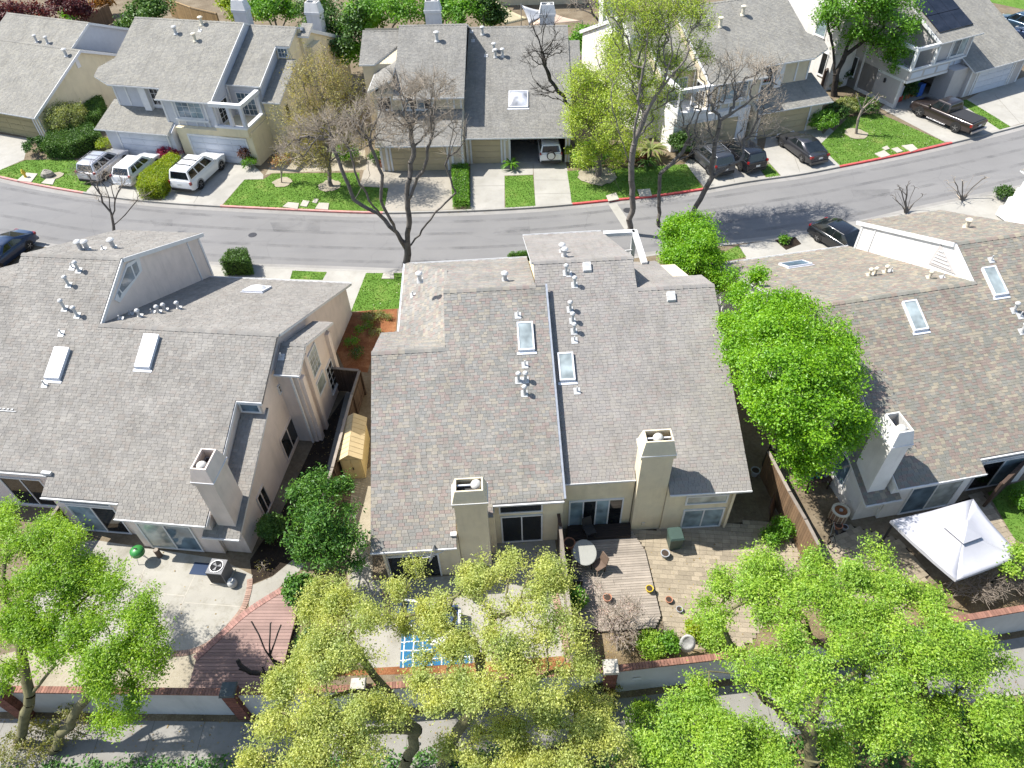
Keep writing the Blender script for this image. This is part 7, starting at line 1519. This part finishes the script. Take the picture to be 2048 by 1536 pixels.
tree('bare dark limbs of the tree behind the middle house garden', at(1150, 330), limbs_px((1150, 330), [[(1150, 330), (1142, 215, .5), (1100, 160, .8), (1078, 80, 1), (1060, 30, 1)], [(1100, 160, .8), (1085, 120, .2), (1065, 90, 0)]]), [(*ypl(px, py, at(1150, 330)[1] + dy), r, r, r, 1) for px, py, dy, r in ((1085, 60, 1, 1.3), (1070, 120, .5, 1.1), (1110, 110, .5, 1.1), (1085, 190, .5, .9))], 130, None, bark='bark_dark', r0=.15, rt=.007, seed=24, twig=3, shell=.3, extra=3, jit=.2)
yb = at(1260, 464)[1]
tree('tall budding tree standing beside the concrete cross gutter', at(1260, 464), limbs_px((1260, 464), [[(1260, 464), (1264, 390), (1262, 330), (1268, 290)], [(1268, 290), (1290, 230, .4), (1320, 180, .6), (1345, 110, .8), (1340, 40, 1)], [(1268, 290), (1275, 200, 0), (1290, 120, .2), (1300, 30, .4)], [(1264, 340), (1235, 250, -.4), (1215, 150, -.2), (1190, 60, 0)], [(1320, 180, .6), (1370, 120, .6), (1400, 60, .8)], [(1264, 400), (1240, 380, -.4), (1222, 340, -.6)]]),
     [(*ypl(px, py, yb + dy + 2.2), r, r, r, r * r) for px, py, dy, r in ((1270, 60, .4, 1.7), (1320, 60, .6, 1.7), (1370, 60, .8, 1.5), (1390, 110, .8, 1.1), (1290, 130, .3, 1.6), (1340, 150, .6, 1.4), (1240, 140, -.2, 1.4), (1270, 210, 0, 1.4), (1330, 210, .4, 1.2), (1310, 10, .6, 1.4), (1380, 20, .8, 1.2), (1250, 270, -.3, 1.0), (1245, 20, 0, 1.2))], 900, 'budding', 44, .24, .046, 'bark_grey', .2, .007, 25, 3, shell=.35, jit=.2, extra=2)
tree('slim bare tree with a forked trunk at the near kerb', at(1318, 450), limbs_px((1318, 450), [[(1318, 450), (1317, 390), (1320, 348), (1345, 325, .3), (1396, 266, .5)], [(1320, 348), (1345, 330, -.4), (1395, 300, -.4)]]), [(*ypl(px, py, at(1318, 450)[1] + dy), r, r, r, 1) for px, py, dy, r in ((1370, 260, .3, .9), (1400, 290, 0, .8), (1380, 210, .4, .9))], 110, None, bark='bark_twig', r0=.13, rt=.0065, seed=26, twig=3, shell=.3, extra=3, jit=.2)
yb = at(1378, 440)[1]
tree('leaning bare tree with a fan of fine twigs over the dark cars', at(1378, 440), limbs_px((1378, 440), [[(1378, 440), (1400, 400), (1424, 355), (1428, 300), (1440, 240, .3), (1465, 200, .5)], [(1424, 355), (1460, 330, -.4), (1500, 315, -.5)], [(1424, 355), (1480, 352, -.6), (1512, 335, -.7)], [(1428, 300), (1415, 240, .3), (1418, 180, .5)], [(1440, 240, .3), (1490, 210, .3), (1540, 170, .5)]]),
     [(*ypl(px, py, yb + dy + 2.0), r, r, r, r * r) for px, py, dy, r in ((1430, 150, .5, 1.4), (1480, 150, .5, 1.5), (1530, 150, .5, 1.3), (1460, 200, .3, 1.2), (1540, 210, .3, 1.1), (1500, 250, 0, 1), (1410, 210, .3, 1), (1540, 260, 0, .9), (1470, 290, -.4, .8), (1420, 270, 0, .9))], 520, None, bark='bark_twig', r0=.18, rt=.006, seed=27, twig=3, shell=.35, extra=3, exlen=.6, jit=.2)
yb = at(1668, 192)[1]
tree('dark-trunked green tree beside the balcony of the taupe house', at(1668, 192), limbs_px((1668, 192), [[(1668, 192), (1672, 150), (1690, 110, .2), (1700, 70, .4)], [(1672, 150), (1665, 90, .3), (1655, 40, .4)], [(1690, 110, .2), (1730, 80, -.3), (1780, 50, -.4)]]),
     [(*ypl(px, py, yb + dy), r, r, r * .85, r * r) for px, py, dy, r in ((1680, 20, .5, 2), (1735, 30, -.3, 2.1), (1790, 30, -.6, 1.8), (1725, 90, -1, 1.5), (1775, 95, -1.2, 1.4), (1645, 50, .3, 1.1), (1815, 60, -.6, 1), (1785, 125, -1.4, .8), (1720, -20, .5, 1.8))], 480, 'street', 44, .32, .095, 'bark_dark', .26, .01, 28, 3, shell=.6)
tree('young pollarded tree in a ring of bare soil on the lawn', at(1712, 268), limbs_px((1712, 268), [[(1712, 268), (1716, 240), (1724, 220)], [(1724, 220), (1715, 195, .2)], [(1724, 220), (1740, 200, .1)], [(1724, 220), (1750, 195, -.2), (1758, 185, -.2)], [(1724, 220), (1735, 188, .3)], [(1720, 230), (1742, 215, -.4)]]), [(*ypl(px, py, at(1712, 268)[1]), .4, .4, .35, 1) for px, py in ((1715, 198), (1738, 195), (1755, 195), (1745, 210))], 26, 'moss', 4, .1, .05, 'bark_pale', .1, .014, 29, 1, shell=.3)
for lab, p, sp, sd in (('pollarded shrub of cut stems behind the brown roof gable', (1812, 425), ((1785, 395), (1800, 375), (1815, 368), (1830, 375), (1845, 392), (1795, 385)), 30), ('fan of thin cut stems by the road beyond the brown roof', (1925, 400), ((1892, 365), (1905, 355), (1925, 362), (1945, 355), (1965, 358), (1975, 362), (1900, 380)), 31)):
    tree(lab, at(*p), limbs_px(p, [[p, (s[0] * .5 + p[0] * .5, s[1] * .6 + p[1] * .4, .2 * i - .5), (*s, .3 * i - .8)] for i, s in enumerate(sp)]), [(*ypl(s[0], s[1], at(*p)[1]), .35, .35, .3, 1) for s in sp], 26, None, bark='bark_twig', r0=.11, rt=.012, seed=sd, twig=1, shell=.3, name='pollard', cat='shrub')
yb = at(228, 466)[1]
tree('small bare twisting tree behind the grey-roofed duplex near the road', at(228, 466), limbs_px((228, 466), [[(228, 466), (222, 425), (205, 405), (195, 370, .3)], [(225, 440), (230, 400, -.2), (222, 370, -.2)], [(228, 450), (250, 430, .3), (262, 415, .3), (275, 400, .3)], [(222, 425), (215, 385, .4), (190, 345, .5)], [(230, 400, -.2), (245, 370, 0)]]), [(*ypl(px, py, yb + dy), r, r, r, 1) for px, py, dy, r in ((190, 350, .4, .8), (220, 350, 0, .8), (250, 370, 0, .7), (280, 400, .3, .6), (165, 350, .5, .6), (200, 395, .3, .6))], 150, None, bark='bark_twig', r0=.1, rt=.006, seed=32, twig=3, shell=.3, extra=2, jit=.2)
tree('small orange-leaved sapling in a soil ring on the lawn', at(563, 366), None, [(*ypl(562, 330, at(563, 366)[1]), .75, .75, .7, 1), (*ypl(572, 322, at(563, 366)[1]), .5, .5, .5, .5)], 60, 'orange', 10, .12, .05, 'bark_twig', .05, .006, 33, 2, shell=.4)
tree('lopped bare stump tree growing through the red deck', at(556, 1330, .28), [[at(556, 1330, .28), at(545, 1320, .7), at(530, 1300, 1.3), at(518, 1270, 1.9), at(503, 1243, 2.3)], [at(540, 1310, .9), at(540, 1270, 1.9), at(541, 1246, 2.2)], [at(540, 1310, .9), at(556, 1265, 1.8), at(562, 1250, 2.1)], [at(556, 1335, .4), at(530, 1347, .8), at(500, 1345, 1.2), at(480, 1330, 1.6), at(476, 1322, 1.8)], [at(500, 1345, 1.2), at(478, 1338, 1.5)], [at(530, 1347, .8), at(525, 1335, 1.2)]], [(*at(x, y, z), .05, .05, .05, 1) for x, y, z in ((503, 1243, 2.3), (541, 1246, 2.2), (476, 1322, 1.8))], 8, None, bark='bark_dark', r0=.12, rt=.03, seed=34, twig=1, name='tree', shell=.2)
# ---- shrubs and hedges across the street
shrub('round pale olive shrub beside the yellow end wall', 145, 268, 44, 2.7, 'pale', 420, 26, .055, seed=40, sig=.16)
shrub('dark leafy shrub at the corner of the lawn by the olive garage', 82, 306, 27, 1.3, 'dark', 90, 26, .07)
hedge('clipped dark hedge below the round olive shrub', [(98, 318), (112, 282), (190, 268), (208, 292), (150, 318)], 1.25, 'hedge', 260, .05)
hedge('clipped hedge along the yellow end wall', [(165, 262), (195, 225), (216, 222), (212, 258), (190, 268)], 1.5, 'hedge', 260, .05)
hedge('lime and green clipped hedge between the white crossover and the large SUV', [(285, 398), (292, 372), (350, 330), (368, 338), (330, 396)], 1.15, 'lime', 360, .045)
shrub('magenta flowering bush between the two garages', 347, 318, 24, 1.2, 'magenta', 170, 24, .05); shrub('dark red leafed bush behind the magenta one', 362, 310, 12, 1.5, 'plum', 60, 20, .05); shrub('yellow and orange leafed plant at the end of the hedge', 215, 300, 16, 1.0, 'lime', 70, 18, .05)
shrub('dark red and green climbing shrub by the right garage corner', 500, 328, 16, 1.7, 'redleaf', 90, 22, .055); shrub('green low shrub under the red climber', 503, 336, 15, .9, 'bright', 60, 22, .05); shrub('bright lime bush on the sandy bed', 697, 322, 25, 1.4, 'bright', 130, 26, .07); shrub('dull brown-green shrubs by the house wall', 610, 318, 34, 1.8, 'olive', 150, 18, .06); shrub('grey twiggy shrub under the sparse tree', 640, 322, 28, 1.2, 'pale', 80, 14, .05); shrub('green shrub at the edge of the pale walk', 755, 325, 16, .9, 'hedge', 60, 24, .06); shrub('reddish shrub beside the tan garage', 772, 335, 15, .7, 'redleaf', 50, 20, .05)
hedge('low clipped hedge between the two tan driveways', [(908, 416), (906, 342), (936, 340), (938, 416)], .6, 'bright', 260, .045)
def fan_plant(label, px, py, n, l, leaf, seed, w=.05, trunk=.3):
    b = at(px, py); root = empty('fan_plant', b, label, 'plant'); rng = np.random.default_rng(seed); mb = MB()
    MB().lathe([(.09, 0), (.1, trunk * .6), (.06, trunk)], (0, 0, 0), 10).obj('stem', 'bark_grey', root)
    for i in range(n):
        a = rng.random() * 2 * pi; e = rng.uniform(.25, 1.1); d = Vector((cos(a), sin(a), 0)); s = Vector((-sin(a), cos(a), 0)); P_ = [Vector((0, 0, trunk)) + d * (l * t * cos(e * .7)) + Vector((0, 0, l * (sin(e) * t - .55 * t * t))) for t in (0, .35, .7, 1)]
        for k in range(3):
            w0, w1 = w * (.5, 1, .8, .1)[k], w * (.5, 1, .8, .1)[k + 1]; mb.add([P_[k] - s * w0, P_[k] + s * w0, P_[k + 1] + s * w1, P_[k + 1] - s * w1], [(0, 1, 2, 3)])
    mb.obj('fronds', 'leaf_' + leaf, root); return root
fan_plant('potted cycad in front of the open garage bay', 1022, 338, 40, .9, 'street', 1, .06, .4); fan_plant('spiky palm by the path behind the leafing trees', 1300, 318, 60, 1.6, 'pale', 2, .08, .8); fan_plant('dark spiky plant next to the spiky palm', 1292, 330, 40, 1.1, 'dark', 3, .07, .3)
for q in (('leafy shrub filling the bed under the budding tree', 1180, 330, 40, 1.7, 'bright', 200), ('olive green shrub at the edge of the open bay', 1150, 322, 22, 1.6, 'budding', 110), ('bushy shrub at the pale garage corner', 1358, 312, 26, 2.0, 'dark', 150), ('lime shrub in front of the path near the palm', 1245, 322, 30, 1.3, 'lime', 120), ('red flowering clump beside the spiky palm', 1283, 326, 10, .8, 'redleaf', 40), ('white-tipped green shrub beside the graphite sedan', 1640, 262, 28, 1.7, 'bright', 160), ('dark shrub behind the white-tipped one', 1665, 245, 24, 1.6, 'dark', 130), ('pale green mound of lavender in the corner lawn', 1692, 224, 26, 1.1, 'pale', 160), ('dark twiggy shrub beside the lavender', 1728, 226, 26, 1.2, 'dark', 120), ('shrub against the taupe wall base', 1690, 168, 18, 1.5, 'dark', 70), ('shrub at the truck nose beside the open garage', 1812, 200, 14, 1.6, 'dark', 80), ('grey-green shrub under the dark fence', 1665, 175, 16, .9, 'pale', 50), ('small bush on the corner verge by the white house', 2005, 398, 18, .9, 'dark', 70), ('small green plant in the dark roadside bed', 1568, 486, 8, .5, 'bright', 24)):
    shrub(q[0], q[1], q[2], q[3], q[4], q[5], q[6], 24, .065)
# ---- plants round the near houses
hedge('clipped box hedge beside the near drive', [(452, 552), (468, 528), (502, 526), (506, 550)], 1.25, 'hedge', 380, .04); hedge('low hedge showing past the front roof by the road', [(1018, 534), (1022, 527), (1058, 524), (1060, 532)], .95, 'bright', 300, .04)
for i, (x, y) in enumerate(((732, 640), (760, 632), (735, 655), (775, 640), (718, 665), (750, 668), (705, 690), (716, 712), (745, 640))):
    shrub(('grey-green lavender tuft', 'pale tuft with round leaves', 'sprawling green clump', 'small silvery tuft', 'low green mound', 'wispy grey tuft', 'leafy green fern clump', 'dark green fern clump', 'tiny pale tuft')[i] + ' in the red mulch bed', x, y, 7 + (i % 3) * 2 + (5 if i > 5 else 0), .35 + .2 * (i > 5), ('pale', 'pale', 'bright', 'pale', 'street', 'pale', 'street', 'dark', 'pale')[i], 16 + 16 * (i > 5), 18, .04)
shrub('clipped round shrub against the pinkish wall', 552, 1075, 24, 1.5, 'hedge', 260, 26, .045, sig=.09); shrub('bare twiggy plant in the dark bed by the air conditioner', 530, 1140, 16, .6, 'olive', 30, 2, .03)
shrub('green shrub between the citrus tree and the red deck', 612, 1200, 30, 1.6, 'citrus', 110, 26, .07); shrub('dark green bush behind the wall corner', 640, 1310, 34, 1.6, 'dark', 130, 24, .07)
for q in (('fern clump at the foot of the cream corner', 1540, 1082, 18, .7, 'street', 60), ('leafy vine shrub beside the brown fence', 1562, 1068, 22, .9, 'bright', 80), ('green climbing plant on the yard fence', 1152, 1215, 14, 1.4, 'street', 70), ('low green bush beside the garden dish', 1330, 1295, 22, .8, 'bright', 80), ('green plants along the wall behind the dish', 1420, 1285, 26, .8, 'elm', 90), ('bush with pale flowers against the wall', 1300, 1300, 26, .9, 'elm', 90), ('lime bush in the bed beside the pavers', 1390, 1268, 20, .8, 'lime', 70), ('weedy patch of green plants in the open garden bed', 1760, 1180, 30, .6, 'elm', 90), ('small green plants beneath the tree by the tray', 1730, 1240, 30, .7, 'bright', 90), ('grass-like plants on the dirt path to the canopy', 1840, 1195, 24, .5, 'pale', 70), ('bright bush at the far end of the patio', 2040, 1010, 22, .7, 'bright', 70)):
    shrub(q[0], q[1], q[2], q[3], q[4], q[5], q[6], 22, .05)
tree('pink blossoming shrub beside the grey yard fence', at(1235, 1300), None, [BL(1260, 1225, 1.4, 30), BL(1215, 1235, 1.5, 28), BL(1240, 1265, 1, 34), BL(1190, 1180, 2.2, 20)], 190, 'pink', 9, .12, .028, 'bark_twig', .05, .005, 51, 3, shell=.3, extra=3, name='shrub', cat='shrub', exlen=.35)
tree('brown leafless brush along the wall under the white canopy', at(1975, 1190), None, [BL(1960, 1165, .9, 40), BL(2010, 1150, 1, 40), BL(1925, 1175, .8, 25), BL(2040, 1145, .9, 30)], 260, None, bark='bark_pale', r0=.06, rt=.007, seed=52, twig=3, shell=.3, extra=3, name='shrub', cat='shrub', exlen=.4, jit=.25)
tree('light green sapling at the end of the brush by the wall', at(2045, 1190), None, [BL(2040, 1120, 2.4, 28), BL(2020, 1130, 2, 18)], 60, 'elm', 40, .15, .05, 'bark_grey', .06, .007, 53)
shrub('twiggy yellow-green brush at the foot of the leaning tree', 60, 1505, 55, .9, 'moss', 130, 16, .04); shrub('loose brush between the two feathery tree stems', 150, 1462, 40, 1.2, 'moss', 90, 12, .04); shrub('white-flecked hedge plant at the foot of the wall pavement', 1290, 1452, 40, .8, 'elm', 120, 20, .05); shrub('grey-green bush leaning on the pavement under the pale trees', 1200, 1400, 36, 1.2, 'moss', 120, 20, .05)
IV = [([at2(x, y) for x, y in pix], .004, 90, .2) for pix in ([(-40, 1545), (0, 1530), (180, 1528), (500, 1518), (560, 1515), (600, 1580), (-40, 1580)], [(560, 1515), (900, 1500), (1250, 1490), (1600, 1470), (2100, 1390), (2150, 1560), (560, 1600)])]
rng_ = np.random.default_rng(8); Pv = np.concatenate([np.column_stack([scatter(p, 34, rng_), np.zeros(1)[0] + 0 * scatter(p, 34, rng_)[:1].sum() + 0.0]) if False else (lambda q: np.column_stack([q, .08 + .12 * rng_.random(len(q))]))(scatter(p, 34, rng_)) for p, *_ in IV])
V_, F_ = leaves(rng_, Pv, np.tile([0, 0, 1.0], (len(Pv), 1)), 7, (.13, .13, .06), .06, .8); tag(np_obj('ground_cover', V_, F_, 'leaf_ivy', None, 'stuff'), 'dark green ivy ground cover on the planting strip', 'ivy')
# ---- gardens behind the far houses
for i, (lab, px, py, hgt, blobs, leaf, nt_) in enumerate((
    ('dense bright green tree behind the middle house ridge', 790, 60, 6, ((760, 20, 5, 40), (800, 25, 5.5, 40), (740, 45, 4, 30)), 'bright', 260),
    ('dark green tree in the gap beside the cream end wall', 660, 130, 7, ((650, 60, 5, 40), (680, 95, 4, 36), (700, 50, 5.5, 40), (640, 30, 5.5, 38)), 'dark', 300),
    ('bright green tree beside the dark one in the gap', 712, 100, 7, ((715, 60, 5, 34), (705, 110, 3.4, 26), (730, 30, 6, 34)), 'bright', 240),
    ('leafy green tree behind the left chimney of the middle house', 900, 40, 6, ((890, 22, 5, 36), (930, 28, 5, 34), (870, 30, 4.5, 26)), 'street', 240),
    ('dark evergreen between the middle house and the shade sails', 965, 40, 6, ((965, 22, 5, 28), (985, 35, 4, 24)), 'dark', 150),
    ('round bright bush beside the cream shade sail', 985, 52, 1.5, ((985, 42, 1, 12),), 'bright', 60),
    ('green tree behind the grey two-storey duplex', 560, 45, 6, ((545, 20, 5, 30), (520, 10, 5, 26), (575, 25, 4.5, 22)), 'street', 200),
    ('pale lime shrubbery behind the grey duplex chimneys', 490, 40, 3.5, ((480, 22, 2.5, 26), (510, 35, 2, 24), (460, 10, 3, 20)), 'lime', 160),
    ('grey-green tree behind the low gabled house', 290, 55, 4.5, ((285, 30, 3.5, 30), (315, 18, 3.5, 26), (262, 48, 2.5, 18)), 'hedge', 220),
    ('dark red plum tree in the corner behind the gabled house', 25, 70, 5, ((10, 40, 4, 40), (50, 35, 4, 36), (-20, 60, 3.5, 30)), 'plum', 240),
    ('small red plum tree beside the brown fence', 150, 40, 4.5, ((145, 18, 3.5, 26), (170, 22, 3, 20), (120, 10, 4, 22)), 'plum', 160),
    ('orange shrub above the brown fence', 200, 22, 2, ((200, 8, 1.4, 18),), 'orange', 60),
    ('evergreen bush behind the small yard fence', 1170, 90, 3, ((1165, 75, 2, 22), (1180, 95, 1.5, 20)), 'street', 140),
    ('brown leafless thicket behind the leafing trees', 1230, 30, 4, ((1210, 15, 3, 34), (1260, 20, 3, 34), (1160, 10, 3, 30)), None, 260),
    ('bare pale tree behind the tan two-storey duplex', 1300, 30, 7, ((1290, -10, 5, 40), (1340, -10, 5, 36)), None, 160),
    ('small shrub at the fence beyond the gabled roof', 140, 42, 1.4, ((140, 36, .9, 12),), 'bright', 40))):
    bz = np.mean([b[2] for b in blobs]); c_ = at(blobs[0][0], blobs[0][1], blobs[0][2])
    tree(lab, (c_[0], c_[1], 0), None, [BL(*b) for b in blobs], nt_, leaf, 26, .3, .13, 'bark_grey' if leaf else 'bark_twig', .16, .01, 60 + i, 2, shell=.6, extra=0 if leaf else 2, sides=4)
# house glimpsed behind the sails
hb = House('far_house', 'cream house with a blue-grey window behind the shade sails', 'house', -3, 0, 0)
bx_, by_ = hb.pz(1020, 40, 0); hb.block(bx_ - 3, bx_ + 9, by_ + 5, by_ + 12, 5.5, 'stucco_yellow'); hb.roof([(bx_ - 3.5, by_ + 4.4), (bx_ + 9.5, by_ + 4.4), (bx_ + 9.5, by_ + 12), (bx_ - 3.5, by_ + 12)], (0, by_ + 5, 5.6, 0, .3), 'shingle_far', dense=False)
hb.window('S', by_ + 5, bx_ + 1, bx_ + 3, 2.6, 4.2, cols=2, glass='glass_blue'); hb.window('S', by_ + 5, bx_ + 5, bx_ + 7, 2.6, 4.2, cols=2, glass='glass_blue')
